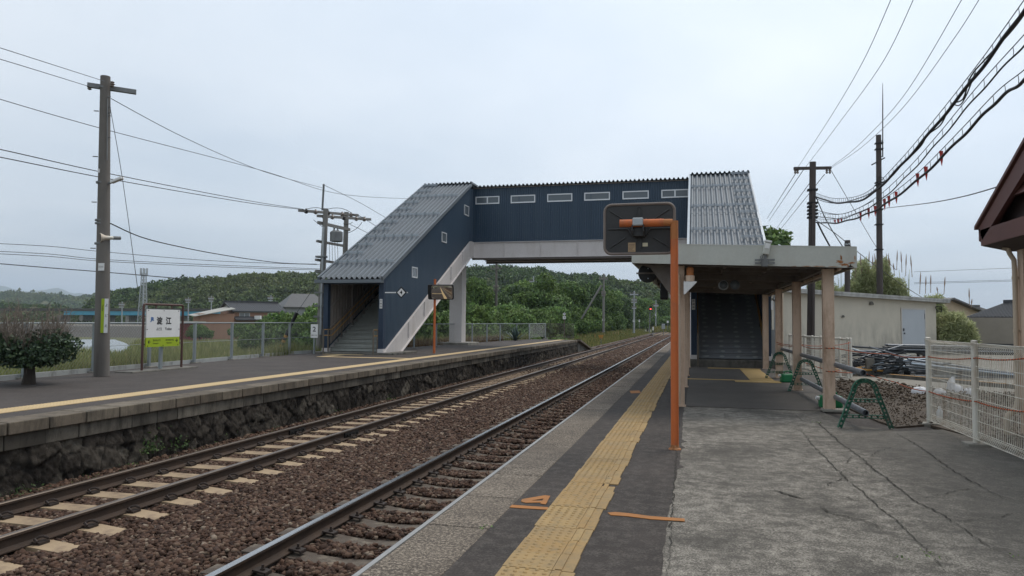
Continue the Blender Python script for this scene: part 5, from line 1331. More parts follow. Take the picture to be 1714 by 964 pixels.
# ------------------------------------------------------------------ white mesh fences on the right
def mesh_fence(name, label, P, h, posts, vp, hp_, bend=True, top=0):
    t = thing(name, label, 'fence', P[0]); a, c = P; L = (c-a).length; d = (c-a)/L; nrm = Vector((-d.y, d.x, 0)); b = MB(); up = Vector((0, 0, 1))
    n = int(L/vp)
    for i in range(n+1):
        p = a+d*(i*vp); pts = [p+up*.10, p+up*(h-.04)]
        if bend: pts = [p+nrm*.05+up*.13, p-nrm*.045+up*.09, p+up*.17, p+up*(h-.12), p+nrm*.05+up*(h-.06), p-nrm*.045+up*(h-.02), p-nrm*.03+up*(h-.09)]
        b.tube(pts, .0036, 4, False)
    b.build('vertical_wire', M['mesh_white'], t); b = MB(); z = .17
    while z < h-.08:
        b.tube([a+up*z, c+up*z], .0048, 5); z += hp_
    if bend:
        for z, o in ((.09, -.045), (.13, .05), (h-.02, -.045), (h-.06, .05)): b.tube([a+nrm*o+up*z, c+nrm*o+up*z], .005, 5)
    b.build('horizontal_wire', M['mesh_white'], t)
    if top: MB().tube([a+up*(h-.03), c+up*(h-.03)], top, 8).build('top_rail', M['post_white'], t)
    for s in posts:
        p = a+d*s
        b = MB(); b.tube([p, p+up*h], .038, 12); b.lathe(p+up*h, [(.04, 0), (.04, .01), (.02, .02)], 12); b.build('post', M['post_white'], t, smooth=True)
        MB().box((p.x-.13, p.y-.13, p.z-.05), (p.x+.13, p.y+.13, p.z+.03)).build('footing', M['concrete'], t, bevel=.01)
    return t
a = Vector((3.37, 12.03, 0)); c = Vector((3.42, 2.8, 0))
mesh_fence('mesh_fence', 'white welded mesh fence at the right edge with an orange rope tied to it', (a, c), 1.29, [0, 1.83, 3.66, 5.49, 7.3], .05, .135)
a, c = G(1424.5, 636, -.03), G(1322, 612, -.03); L = (c-a).length
mesh_fence('mesh_fence', 'farther white mesh fence standing behind the shelter posts', (a, c), 1.13, [0, .25, L*.14, L*.28, L*.42, L*.56, L*.7, L*.84, L], .06, .13, False, .03)

# orange twisted barrier rope
def rope_mat():
    t = NT('twisted_rope'); wv = t.new('ShaderNodeTexWave', wave_type='BANDS', bands_direction='DIAGONAL'); wv.inputs['Scale'].default_value = 9; wv.inputs['Distortion'].default_value = 0
    t.L(t.tc.outputs['Object'], wv.inputs['Vector']); return t.done(t.mix(t.ramp(wv.outputs['Fac'], [(.62, 0), (.66, 1)]), (.52, .115, .035), (.025, .02, .02)), .8)
M['rope'] = rope_mat()
def rope(label, P, group=None):
    pts = []
    for A, B in zip(P, P[1:]):
        for k in range(8):
            f = k/8; p = A.lerp(B, f); p.z -= .035*(A-B).length**.6*4*f*(1-f)*.5; pts.append(p)
    pts.append(P[-1]); b = MB(); b.tube(pts, .0085, 6); o = b.build('barrier_rope', M['rope'], None, origin=P[0]); return tag(o, label, 'rope', group)
fxp = lambda px, py: AX(px, py, 3.36)
pst = lambda px, py, Y=13.2: AY(px, py, Y)
rope('upper orange rope from the right edge across the mesh fence to the shelter posts', [fxp(1740, 601), fxp(1714, 600), fxp(1634, 599), fxp(1554, 597), AD(1490, 592, 14), pst(1398, 582.5), pst(1382, 582.5), AY(1342, 578, 17.3), AY(1302, 576, 20.9)])
rope('lower orange rope sagging from the mesh fence to the nearest shelter post', [fxp(1740, 696), fxp(1714, 689), fxp(1634, 672), fxp(1554, 655), AD(1500, 640, 13), AD(1440, 622, 13.2), pst(1398, 622), pst(1382, 621)])
rope('slack orange rope looped between the back fence end post and the shelter posts', [G(1424, 636, 0)+Vector((0, 0, 1.0)), AY(1382, 578, 19), AY(1345, 577, 17.4), AY(1300, 573, 20.8)])
rope('orange rope hanging down the end post of the farther mesh fence', [G(1424, 636, 0)+Vector((-.05, -.04, 1.02)), G(1424, 636, 0)+Vector((-.05, -.05, .38)), AY(1392, 621, 17.3), AY(1345, 606, 17.2)])

# ------------------------------------------------------------------ barricade stands, pipes, water weights
def make_trestle():
    t = thing('barricade_stand', 'x', 'barricade stand', (0, 0, 0), 'green barricade stands holding a pipe')
    Hh = .70; path = [(-.36, 0), (-.265, .26), (-.165, .52)]+[(.155*math.cos(R(180-a)), .535+.155*math.sin(R(180-a))) for a in range(10, 175, 17)]+[(.165, .52), (.265, .26), (.36, 0)]
    for nm, yo in (('frame', 0),):
        b = MB()
        for off in (-.024, .024):
            pts = []
            for i, (x, z) in enumerate(path):
                x0, z0 = path[max(0, i-1)]; x1, z1 = path[min(len(path)-1, i+1)]; dx, dz = x1-x0, z1-z0; l = math.hypot(dx, dz); pts.append((x-dz/l*off, 0, max(0, z+dx/l*off)))
            for p, q in zip(pts, pts[1:]): b.bar(p, q, .045, .011, (0, 1, 0) if False else (1, 0, 1))
        for (p, q) in zip(path, path[1:]):
            l = math.hypot(q[0]-p[0], q[1]-p[1]); n = max(1, round(l/.075))
            for k in range(n):
                f = (k+.5)/n; x, z = p[0]+(q[0]-p[0])*f, p[1]+(q[1]-p[1])*f; dx, dz = (q[0]-p[0])/l, (q[1]-p[1])/l
                b.bar((x+dz*.024, 0, z-dx*.024), (x-dz*.024, 0, z+dx*.024), .014, .035, (dx, 0, dz))
        b.build('frame', M['trestle'], t)
    for z, hw in ((.17, .30), (.40, .215)):
        b = MB()
        for dz in (-.02, .02): b.bar((-hw, 0, z+dz), (hw, 0, z+dz), .04, .011)
        for k in range(7): x = -hw+hw*2*(k+.5)/7; b.bar((x, 0, z-.018), (x, 0, z+.018), .012, .04, (0, 1, 0))
        b.build('crossbar', M['trestle'], t)
    MB().box((-.025, -.02, .655), (.025, .02, .70)).build('pipe_seat', M['trestle'], t)
    return t
T0 = make_trestle()
tp = [(2.345, 11.33, .16, 'green barricade stand nearest the white mesh fence, standing on cracked concrete'), (2.32, 16.95, .14, 'middle green barricade stand beside the second shelter post'), (2.19, 20.85, .14, 'farthest green barricade stand by the third shelter post')]
for i, (x, y, rz, lab) in enumerate(tp):
    if i == 0: o = T0; o.location = (x, y, 0); o.rotation_euler = (0, 0, rz); o['label'] = lab
    else: copy_tree(T0, (x, y, 0), rz, lab)
def hollow(b, a, c, r):
    a, c = Vector(a), Vector(c); d = (c-a).normalized(); x = d.cross(Vector((0, 0, 1))).normalized(); y = x.cross(d); n = 14; vs = []
    for p, rr in ((a, r*.8), (a, r), (c, r), (c, r*.8), (c-d*.12, r*.8), (a+d*.12, r*.8)):
        for k in range(n): t = 2*math.pi*k/n; vs.append(p+(x*math.cos(t)+y*math.sin(t))*rr)
    fs = [(i*n+k, i*n+(k+1) % n, (i+1)*n+(k+1) % n, (i+1)*n+k) for i in range(5) for k in range(n)]+[tuple(range(4*n, 5*n)), tuple(range(5*n, 6*n))]
    b.add(vs, fs)
a, c = AY(1445, 624, 11.25), AY(1309, 584, 20.95); b = MB(); hollow(b, a, c, .045); o = b.build('steel_pipe', M['tube_grey'], None, origin=a); tag(o, 'grey pipe laid along the tops of the three green stands', 'pipe')
a, c = AY(1449, 691, 11.2), AY(1342, 634.5, 16.9); b = MB(); hollow(b, a, c, .045); o = b.build('steel_pipe', M['tube_grey'], None, origin=a); tag(o, 'grey pipe laid low through the crossbars of the nearer green stands', 'pipe')
def can(x, y, rz, s, lab):
    t = thing('jerrycan', lab, 'jerrycan', (0, 0, 0), 'green jerrycans weighting the stands')
    b = MB(); b.box((-.19, -.09, 0), (.19, .09, .22)); b.build('body', M['can'], t, bevel=.04)
    b = MB(); b.tube([(-.10, 0, .21), (-.09, 0, .27), (-.03, 0, .285), (.06, 0, .285), (.10, 0, .26), (.11, 0, .21)], .016, 8); b.build('handle', M['can'], t, smooth=True)
    b = MB(); d = Vector((-1, 0, .25)).normalized(); b.tube([Vector((-.16, 0, .16)), Vector((-.16, 0, .16))+d*.06, Vector((-.16, 0, .16))+d*.085], [.035, .033, .03], 10); b.build('cap', M['white'], t)
    t.location = (x, y, 0); t.rotation_euler = (0, 0, rz); t.scale = (s, s, s); return t
p = G(1319, 640); can(p.x, p.y, .3, 1.0, 'green jerrycan on the ground by the farthest green stand'); p = G(1392, 684); can(p.x, p.y+.1, .15, 1.02, 'green jerrycan half hidden by the nearest shelter post')

# ------------------------------------------------------------------ dug ground, kerb, heap of scaffold parts
Y0 = -.03
poly = pxpoly([(1396, 637), (1470, 640), (1553, 652), (1720, 662), (1720, 760), (1640, 735), (1554, 712), (1500, 716), (1470, 706), (1420, 684), (1400, 660)])
o = MB().prism([(p.x, p.y, Y0+.045) for p in poly], (0, 0, -.04)).build('dug_earth', M['dirt']); o['kind'] = 'structure'
from mathutils.geometry import intersect_point_tri_2d
def inpoly(P, x, y):
    r = False; j = len(P)-1
    for i in range(len(P)):
        if (P[i].y > y) != (P[j].y > y) and x < (P[j].x-P[i].x)*(y-P[i].y)/(P[j].y-P[i].y)+P[i].x: r = not r
        j = i
    return r
def dirt_xy(N):
    x0 = min(p.x for p in poly); x1 = max(p.x for p in poly); y0 = min(p.y for p in poly); y1 = max(p.y for p in poly)
    A = np.stack([rng.uniform(x0, x1, N*3), rng.uniform(y0, y1, N*3)], 1)
    return np.array([a for a in A if inpoly(poly, a[0], a[1])][:N])
stones('rubble', 7000, dirt_xy, lambda P: Y0+.05+.035*np.abs(np.sin(P[:, 0]*2.1)*np.sin(P[:, 1]*1.7))+rng.uniform(-.006, .012, len(P)), .005, .017, M['rubble'])
def dirt_xy2(N):
    A = dirt_xy(N*4); return A[A[:, 1] > 15.2][:500]
stones('rubble', 900, dirt_xy2, lambda P: Y0+.06+rng.uniform(0, .06, len(P)), .015, .042, M['rubble'])
a, c = G(1489, 634, Y0), G(1725, 655, Y0)
t = thing('kerb_block', 'low concrete kerb with a yellow top stripe before the tube heap', 'kerb', a); t['kind'] = 'structure'
MB().bar(a+Vector((0, 0, .06)), c+Vector((0, 0, .06)), .3, .14).build('kerb', M['concrete_dark'], t); MB().bar(a+Vector((0, -.09, .133)), c+Vector((0, -.09, .133)), .1, .012).build('yellow_stripe', M['tube_orange'], t)
o = MB().prism([(p.x, p.y, Y0+.055) for p in pxpoly([(1400, 634), (1490, 634), (1720, 655), (1720, 663), (1553, 654), (1470, 642), (1397, 638)])], (0, 0, -.06)).build('concrete_path', M['yard']); o['kind'] = 'structure'
p = G(1456, 629, Y0); t = MB().box((p.x-.11, p.y-.11, Y0), (p.x+.11, p.y+.11, Y0+.52)).build('stub_post', M['concrete_dark'], None, origin=p, bevel=.02); tag(t, 'short square concrete stub post before the tube heap', 'post')
hb = G(1490, 630, Y0)
def tube_thing(a, c, r, m, lab, grp):
    b = MB(); hollow(b, a, c, r); b2 = b.build('scaffold_tube', M[m], None, origin=a, smooth=False); return tag(b2, lab, 'tube', grp)
LH = 'scaffold tube lying in the jumbled heap beside the shed'; GH = 'jumbled scaffold tubes'
cx0 = G(1425, 628, Y0); cx1 = G(1560, 634, Y0)
for i in range(110):
    f = random.random()**.9; c0_ = cx0.lerp(cx1, f)+Vector((0, random.uniform(.1, 2.2), 0)); hz = random.uniform(.03, .16+.62*(1-abs(f-.5)*1.3))
    an = random.gauss(.05, .45)+(math.pi/2 if random.random() < .25 else 0); L = random.uniform(.7, 2.0); d = Vector((math.cos(an), math.sin(an), random.gauss(0, .16)))*L/2
    c0_.z = Y0+max(hz, abs(d.z)+.03); tube_thing(c0_-d, c0_+d, random.choice([.021, .022, .026]), random.choice(['tube_grey', 'tube_grey', 'tube_dark', 'tube_dark', 'tube_blue']), LH, GH)
for i in range(45):
    f = random.random(); p = cx0.lerp(cx1, f)+Vector((0, random.uniform(-.15, 1.2), 0)); p.z = Y0+random.uniform(.08, .2+.45*(1-abs(f-.5)*1.4)); s = random.uniform(.05, .10)
    b = MB(); b.box((p.x-s, p.y-s*.6, p.z-s*.7), (p.x+s, p.y+s*.6, p.z+s*.2)); b.tube([p+Vector((-s, 0, s*.3)), p+Vector((s, .02, s*.8))], s*.35, 8); b.lathe(p+Vector((0, 0, s*.2)), [(s*.5, 0), (s*.5, s*.5), (s*.2, s*.5), (s*.2, s)], 6)
    tag(b.build('scaffold_clamp', M['tube_dark'], None, origin=p), 'dark steel coupling lying among the jumbled scaffold tubes', 'coupling', 'scaffold couplings in the heap')
for i in range(14):
    f = random.uniform(-.05, .2); c0_ = cx0.lerp(cx1, f)+Vector((0, random.uniform(-.1, .5), 0)); an = random.gauss(.3, .3); d = Vector((math.cos(an), math.sin(an), random.gauss(0, .08)))*random.uniform(.3, .8); c0_.z = Y0+random.uniform(.1, .22)
    tube_thing(c0_-d, c0_+d, .028, 'tube_orange', 'orange tube at the left foot of the jumbled heap', 'orange tubes by the heap')
# neat bundle stacked behind, and long bright tubes reaching right
for i in range(24):
    r_, k = divmod(i, 6); a = AD(1488, 600, 22.5)+Vector((0, k*.08, 0)); a.z = .62+r_*.07+random.uniform(0, .02); a.x += random.uniform(-.12, .1); tube_thing(a, a+Vector((4.2, 1.2, -.06)), .028, 'tube_grey' if i % 4 else 'tube_dark', 'long tube of the neat stacked bundle behind the jumbled heap', 'neat bundle of scaffold tubes')
for i in range(16):
    a = AD(1515+random.uniform(0, 30), 602+i*2.1, 20)+Vector((0, random.uniform(0, .6), 0)); a.z = max(a.z, Y0+.05); c = AD(1700+random.uniform(-60, 60), 628+i*1.3, 20.5); c.z = max(c.z, Y0+.04); tube_thing(a, c, .028, 'tube_grey' if i % 3 else 'tube_blue', 'long bright tube fanned out rightwards from the heap behind the mesh fence', 'fanned scaffold tubes')
a, c = AD(1427, 580, 21.5), AD(1485, 584, 22); tube_thing(a, c, .03, 'tube_dark', 'dark tube reaching left from the bundle before the shed wall', None)
for px in (1495, 1545): 
    p = AD(px, 600, 22.3); b = MB(); b.bar((p.x, p.y-.1, Y0), (p.x, p.y-.1, .6), .07, .07); b.bar((p.x, p.y+.5, Y0), (p.x, p.y+.5, .6), .07, .07); b.bar((p.x, p.y-.15, .58), (p.x, p.y+.6, .58), .06, .06); tag(b.build('trestle_rack', M['tube_dark'], None, origin=p), 'dark rack carrying the neat tube bundle, %s end' % ('left' if px < 1500 else 'right'), 'rack')
def bag(px, py, wv, hv, lab, peak=0):
    p = G(px, py, Y0); b = MB(); n = 14; m = 7; vs = []
    for j in range(m+1):
        for k in range(n):
            t = 2*math.pi*k/n; ph = j/m*math.pi/2; rr = math.cos(ph)**.7*(1+random.uniform(-.12, .12)); vs.append(p+Vector((wv/2*rr*math.cos(t), wv*.35*rr*math.sin(t), hv*math.sin(ph)*(1+random.uniform(-.1, .1))+(peak*max(0, -math.cos(t))*math.sin(ph) if peak else 0))))
    b.add(vs, [(i*n+k, i*n+(k+1) % n, (i+1)*n+(k+1) % n, (i+1)*n+k) for i in range(m) for k in range(n)]); tag(b.build('sandbag', M['sandbag'], None, origin=p, smooth=True), lab, 'sandbag', 'white sandbags on the dug earth')
bag(1540, 662, .40, .18, 'flat white sandbag just left of the mesh fence end post'); bag(1573, 663, .28, .16, 'small white sandbag just inside the mesh fence end post'); bag(1599, 660, .36, .22, 'peaked white sandbag with one corner sticking up', .16); bag(1622, 664, .26, .18, 'rounded white sandbag against the second white fence post')
p = G(1573, 706, 0); b = MB(); b.lathe(p, [(.04, 0), (.045, .02), (.045, .16), (.02, .2), (.018, .24)], 12); tag(b.build('plastic_bottle', M['window_frame'], None, origin=p, smooth=True), 'clear plastic bottle standing behind the mesh fence foot', 'bottle')

# ------------------------------------------------------------------ shed, wall and houses on the right
def frame_at(px0, D0_, px1, D1_, z):
    a = AD(px0, 540, D0_); c = AD(px1, 540, D1_); a.z = c.z = z; u = (c-a); L = u.length; u /= L; v = Vector((-u.y, u.x, 0))
    if v.dot(fwd) < 0: v = -v
    return a, u, v, L
def ubox(b, o, u, v, u0, u1, v0, v1, z0, z1):
    P = [o+u*x+v*y for x, y in ((u0, v0), (u1, v0), (u1, v1), (u0, v1))]; P = [Vector((p.x, p.y, 0)) for p in P]
    b.add([p+Vector((0, 0, z0)) for p in P]+[p+Vector((0, 0, z1)) for p in P], [(0,3,2,1),(4,5,6,7),(0,1,5,4),(1,2,6,5),(2,3,7,6),(3,0,4,7)]); return b
o, u, v, L = frame_at(1292, 30.5, 1567, 37, -.1); v = Vector((0, 1, 0))
sh = thing('equipment_shed', 'low cream rendered shed with a flat slab roof and a pale grey door', 'shed', o)
zt = 1.5+(542-505)*37/1200; zl = 1.5+(541-488)*30.5/1200; SLP = (zt-zl)/L
def slab_(b, u0, u1, v0, v1, d0, d1):
    P = [o+u*x+v*y for x, y in ((u0, v0), (u1, v0), (u1, v1), (u0, v1))]; ht = [zl+SLP*x for x in (u0, u1, u1, u0)]; F_ = [(0,3,2,1),(4,5,6,7),(0,1,5,4),(1,2,6,5),(2,3,7,6),(3,0,4,7)]
    return b.add([Vector((p.x, p.y, (h+d0) if d0 is not None else -.2)) for p, h in zip(P, ht)]+[Vector((p.x, p.y, h+d1)) for p, h in zip(P, ht)], F_)
slab_(MB(), 0, L, 0, 4, None, 0).build('wall', M['shed_wall'], sh)
slab_(MB(), -.4, L+1.1, -.45, 4.4, 0, .10).build('roof', M['shed_roof'], sh); slab_(MB(), -.42, L+1.12, -.47, 4.42, .101, .19).build('roof_edge', M['shed_roof'], sh)
def u_of(px):
    lo_, hi_ = 0, L+4
    for _ in range(50):
        m_ = (lo_+hi_)/2; p = o+u*m_; d = p-Vector((0, 0, CAMH)); X_ = CX+FPX*d.dot(_r)/d.dot(_f)
        if X_ < px: lo_ = m_
        else: hi_ = m_
    return lo_
u0, u1 = u_of(1511), u_of(1549); Dd = 37
dz0, dz1 = .22, 2.24
d_ = ubox(MB(), o, u, v, u0, u1, -.03, .02, dz0, dz1).build('door', M['door_grey'], sh)
b = MB(); ubox(b, o, u, v, u0-.09, u0-.005, -.04, .02, dz0, dz1+.08); ubox(b, o, u, v, u1+.005, u1+.09, -.04, .02, dz0, dz1+.08); ubox(b, o, u, v, u0-.004, u1+.004, -.04, .02, dz1+.004, dz1+.08); b.build('door_frame', M['plaster'], sh)
b = MB(); ubox(b, o, u, v, u0+.06, u0+.16, -.06, -.031, dz0+.95, dz0+1.08); b.build('lock', M['black'], d_); ubox(MB(), o, u, v, u0+.12, u0+.22, -.07, -.031, dz0+.80, dz0+.87).build('handle', M['black'], d_)
b = MB(); ubox(b, o, u, v, u1-.03, u1-.002, -.05, -.031, dz1-.45, dz1-.2); ubox(b, o, u, v, u1-.03, u1-.002, -.05, -.031, dz0+.3, dz0+.55); b.build('hinge', M['black'], d_)
for (px, py, s) in ((1460, 510, .16), (1412, 531, .10)):
    uu = u_of(px); p = o+u*uu; D_ = (p-Vector((0, 0, CAMH))).dot(_f); z_ = AD(px, py, D_).z
    b = MB(); n = 9; pts = [o+u*(uu+s*math.cos(math.pi*k/n))-v*.10 for k in range(n+1)]; b.prism([Vector((q.x, q.y, z_+s*1.0*math.sin(math.pi*k/n))) for k, q in enumerate(pts)], v*.098); b.build('vent_hood', M['concrete_dark'], sh)
p = o+u*(L-.12)-v*.1; b = MB(); b.tube([Vector((p.x, p.y, zt-.25)), Vector((p.x+.1, p.y, zt-.45)), Vector((p.x+.3, p.y, zt-.5)), Vector((p.x+.28, p.y, zt-.2)), Vector((p.x, p.y, zt-.22))], .02, 6); b.build('cable_loop', M['cable'], sh)
MB().tube([AD(1309, 490, 24.5), AD(1309, 612, 24.5)], .05, 8).build('drain_pipe', M['pipe_beige'], sh)
t = thing('meter_cabinet', 'grey meter cabinet on a thin post between the back shelter posts', 'cabinet', AD(1291, 600, 28)); q = AD(1291, 560, 28); MB().box((q.x-.22, q.y, .1), (q.x+.2, q.y+.3, 1.25)).build('cabinet', M['wall_grey'], t); q = AD(1288.5, 512, 28); MB().box((q.x-.1, q.y, q.z-.15), (q.x+.12, q.y+.15, q.z+.2)).build('meter', M['white'], t)
b = MB(); q = AD(1297, 560, 28); b.tube([(q.x, q.y, -.1), (q.x, q.y, 2.6)], .035, 8); b.build('post', M['steel'], t)

o, u, v, L = frame_at(1566, 44, 1760, 40, -.1)
bw = thing('boundary_wall', 'plain grey-brown wall beyond the shed with a dark coping line', 'wall', o); zt = 1.5+(543-531)*43/1200
ubox(MB(), o, u, v, 0, L, 0, .2, -.2, zt).build('wall', M['wall_beige'], bw); ubox(MB(), o, u, v, 0, L, -.04, .24, .35, .42).build('coping', M['tile_roof'], bw); ubox(MB(), o, u, v, -.0, L, -.02, -.003, -.2, .349).build('lower_course', M['concrete_dark'], bw)
p = AD(1588, 525, 42); t = thing('globe_lamp', 'white globe lamp standing above the grey boundary wall', 'lamp', p); b = MB(); b.lathe(p, [(.02, -.13), (.09, -.1), (.13, -.03), (.13, .03), (.09, .1), (.02, .13)], 14); b.build('globe', M['white'], t, smooth=True); MB().tube([(p.x, p.y, -.1), (p.x, p.y, p.z-.12)], .03, 6).build('post', M['arm'], t)
def house(name, label, px0, D0_, px1, D1_, zb, ze, zr, depth, wm, rm, hip=False, gable_side=False, over=.5, ridge_tiles=True):
    o, u, v, L = frame_at(px0, D0_, px1, D1_, zb); t = thing(name, label, 'house', o)
    ubox(MB(), o, u, v, 0, L, 0, depth, zb-.4, ze).build('wall', wm, t)
    Z = lambda z: Vector((0, 0, z-zb)); b = MB(); th = .14
    if gable_side:   # ridge runs away from us, gable faces front
        m = L/2
        for s0, s1 in ((-over, m), (L+over, m)):
            ex = ze-(zr-ze)*over/m; A = [o+u*s0-v*over+Z(ex), o+u*s1-v*over+Z(zr), o+u*s1+v*(depth+over)+Z(zr), o+u*s0+v*(depth+over)+Z(ex)]; b.add(A+[q+Z(zb+th) for q in A], [(0,1,2,3),(4,5,6,7),(0,1,5,4),(1,2,6,5),(2,3,7,6),(3,0,4,7)])
        g = MB(); g.prism([o+Z(ze), o+u*L+Z(ze), o+u*m+Z(zr-.02)], v*.1); g.build('gable', wm, t)
    else:
        hx = (L*.3 if hip else 0); m = depth/2; ex = ze-(zr-ze)*over/m
        for s0 in (-over, depth+over):
            A = [o-u*over+v*s0+Z(ex), o+u*(L+over)+v*s0+Z(ex), o+u*(L+over-hx)+v*m+Z(zr), o+u*(-over+hx)+v*m+Z(zr)]; b.add(A+[q+Z(zb+th) for q in A], [(0,1,2,3),(4,5,6,7),(0,1,5,4),(1,2,6,5),(2,3,7,6),(3,0,4,7)])
        if hip:
            for e0, e1 in ((-over, -over+hx), (L+over, L+over-hx)):
                A = [o+u*e0-v*over+Z(ex), o+u*e0+v*(depth+over)+Z(ex), o+u*e1+v*m+Z(zr)]; b.add(A+[q+Z(zb+th) for q in A], [(0,1,2),(3,4,5),(0,1,4,3),(1,2,5,4),(2,0,3,5)])
        else:
            for e in (.0, L-.1):
                g = MB(); g.prism([o+u*e+Z(ze), o+u*e+v*depth+Z(ze), o+u*e+v*m+Z(zr-.02)], u*.1); g.build('gable', M['plaster'], t)
    rf = b.build('roof', rm, t)
    if ridge_tiles and not gable_side: 
        MB().bar(o+u*(-over-.1+hx)+v*m+Z(zr+.2), o+u*(L+over+.1-hx)+v*m+Z(zr+.2), .3, .35).build('ridge', rm, rf)
        if not hip:   # rows of tiles running down the front slope
            g = MB(); k = -over
            while k < L+over:
                g.bar(o+u*k-v*over+Z(ex+th+.02), o+u*k+v*m+Z(zr+th+.02), .09, .06); k += .3
            g.build('tile_rows', rm, rf)
    return t, o, u, v, L
def house_window(t, o, u, v, u0, u1, z0, z1):
    f = MB(); e = .07
    for a, c, za, zb in ((u0, u1, z0, z0+e), (u0, u1, z1-e, z1), (u0, u0+e, z0+e, z1-e), (u1-e, u1, z0+e, z1-e), ((u0+u1)/2-e/2, (u0+u1)/2+e/2, z0+e, z1-e)): ubox(f, o, u, v, a, c, -.06, .02, za, zb)
    f = f.build('window', M['window_frame'], t); ubox(MB(), o, u, v, u0+e, u1-e, -.03, .01, z0+e, z1-e).build('pane', M['wall_grey'], f)
t, o, u, v, L = house('house', 'tan-walled house gable with dark eaves beyond the grey boundary wall', 1528, 58, 1642, 64, -.2, 1.5+(543-522)*60/1200, 1.5+(543-500)*60/1200, 8, M['wall_tan'], M['tile_grey'], gable_side=True)
t, o, u, v, L = house('house', 'house with heavy black ornamental roof tiles at the far right', 1638, 54, 1720, 50, -.2, 1.5+(543-529)*52/1200, 1.5+(543-507)*52/1200, 6, M['wall_tan'], M['tile_roof'])
t, o, u, v, L = house('house', 'low house with a plain dark roof between the tan gable and the tiled roof', 1625, 80, 1660, 80, -.2, 1.5+(543-524)*80/1200, 1.5+(543-514)*80/1200, 6, M['wall_grey'], M['tile_grey'])
# left houses
t, o, u, v, L = house('house', 'two-storey brown boarded house with a dark tiled gable roof on the left', 392, 112, 472, 117, -1.6, 1.5+(535-521)*112/1200, 1.5+(535-508)*114/1200, 6.5, M['wood_wall'], M['tile_roof'])
for (p0, p1) in ((400, 417), (447, 463)): house_window(t, o, u, v, L*(p0-392)/80, L*(p1-392)/80, 1.5+(535-535)*113/1200, 1.5+(535-524.5)*113/1200)
ubox(MB(), o, u, v, -.05, L+.05, -.06, -.005, 1.5+(535-525)*113/1200+.1, 1.5+(535-521)*113/1200-.1).build('plaster_band', M['plaster'], t)
b = MB(); A = [o+u*(-.2)-v*1.4+Vector((0, 0, 2.9)), o+u*(L*.75)-v*1.4+Vector((0, 0, 2.9)), o+u*(L*.75)-v*.02+Vector((0, 0, 3.4)), o+u*(-.2)-v*.02+Vector((0, 0, 3.4))]; A = [Vector((p.x, p.y, p.z+.0)) for p in A]
b.prism(A, (0, 0, .12)); b.build('porch_roof', M['tile_roof'], t)
p = o+u*(L*.42)-v*1.3; b = MB(); b.box((p.x-.5, p.y-.2, 1.45), (p.x+.5, p.y+.2, 2.05)); tag(b.build('air_conditioner', M['white'], None, origin=p), 'white air conditioner unit on the porch roof of the brown house', 'air conditioner')
t, o, u, v, L = house('house', 'grey-walled building with a broad hipped dark roof behind the utility pole', 478, 134, 552, 138, -1.6, 1.5+(536-514)*135/1200, 1.5+(536-493)*136/1200, 9, M['wall_grey'], M['tile_grey'], hip=True, ridge_tiles=False)
p = o+u*(L*.55)+Vector((0, 0, 7)); 
t = thing('shed', 'brown lean-to with a pale sheet roof beside the brown house', 'shed', AD(330, 560, 110)); o, u, v, L = frame_at(334, 108, 392, 111, -1.6)
ubox(MB(), o, u, v, 0, L, 0, 4, -2, 2.3).build('wall', M['wood_wall'], t)
b = MB(); A = [o+u*(-.8)-v*.6+Vector((0, 0, 3.4)), o+u*(L)-v*.6+Vector((0, 0, 4.6)), o+u*(L)+v*4+Vector((0, 0, 5.0)), o+u*(-.8)+v*4+Vector((0, 0, 3.6))]; b.prism(A, (0, 0, .1)); b.build('roof', M['roof_pale'], t)
t = thing('shed', 'small dark red shed with a pale roof left of the hedge', 'shed', AD(312, 560, 100)); o, u, v, L = frame_at(308, 100, 338, 102, -1.6)
ubox(MB(), o, u, v, 0, L, 0, 3, -2, 1.0).build('wall', M['red_wall'], t); ubox(MB(), o, u, v, -.4, L+.4, -.4, 3.4, 1.0, 1.12).build('roof', M['roof_pale'], t)
# lattice aerial tower
p = AD(238, 548, 200); p.z = -1.6; t = thing('lattice_tower', 'slim pale lattice aerial tower rising from the valley', 'tower', p); zt = AD(238, 457, 200).z; b = MB(); n = 12
def cr4(f): w_ = .95*(1-f)+.4*f; z = p.z+(zt-p.z)*f; return [Vector((p.x+sx*w_, p.y+sy*w_, z)) for sx, sy in ((-1, -1), (1, -1), (1, 1), (-1, 1))]
for i in range(n):
    A, B = cr4(i/n), cr4((i+1)/n)
    for k in range(4): b.bar(A[k], B[k], .22, .22); b.bar(A[k], B[(k+1) % 4], .1, .1); b.bar(B[k], B[(k+1) % 4], .12, .12)
b.build('lattice', M['steel'], t); b = MB(); q = Vector((p.x, p.y, zt))
for k in range(6): a_ = k*math.pi/3; b.bar(q+Vector((.9*math.cos(a_), .9*math.sin(a_), -.6)), q+Vector((.9*math.cos(a_), .9*math.sin(a_), 1.4)), .25, .2)
b.build('aerials', M['steel'], t)
# viaduct with a blue girder
o, u, v, L = frame_at(95, 330, 335, 300, -2)
t = thing('viaduct', 'low road viaduct with a light blue girder crossing the valley', 'bridge', o); zg = 1.5+(534-530)*315/1200
ubox(MB(), o, u, v, -40, L+10, 0, 8, zg+2.0, zg+3.2).build('parapet', M['earth_grey'], t); ubox(MB(), o, u, v, 4, L+10, .3, 7, zg+.2, zg+2.0).build('girder', M['viaduct_blue'], t)
for k in range(7): ubox(MB(), o, u, v, k*L/6-1, k*L/6+1, 1, 6, -2, zg+.2).build('pier', M['concrete'], t)
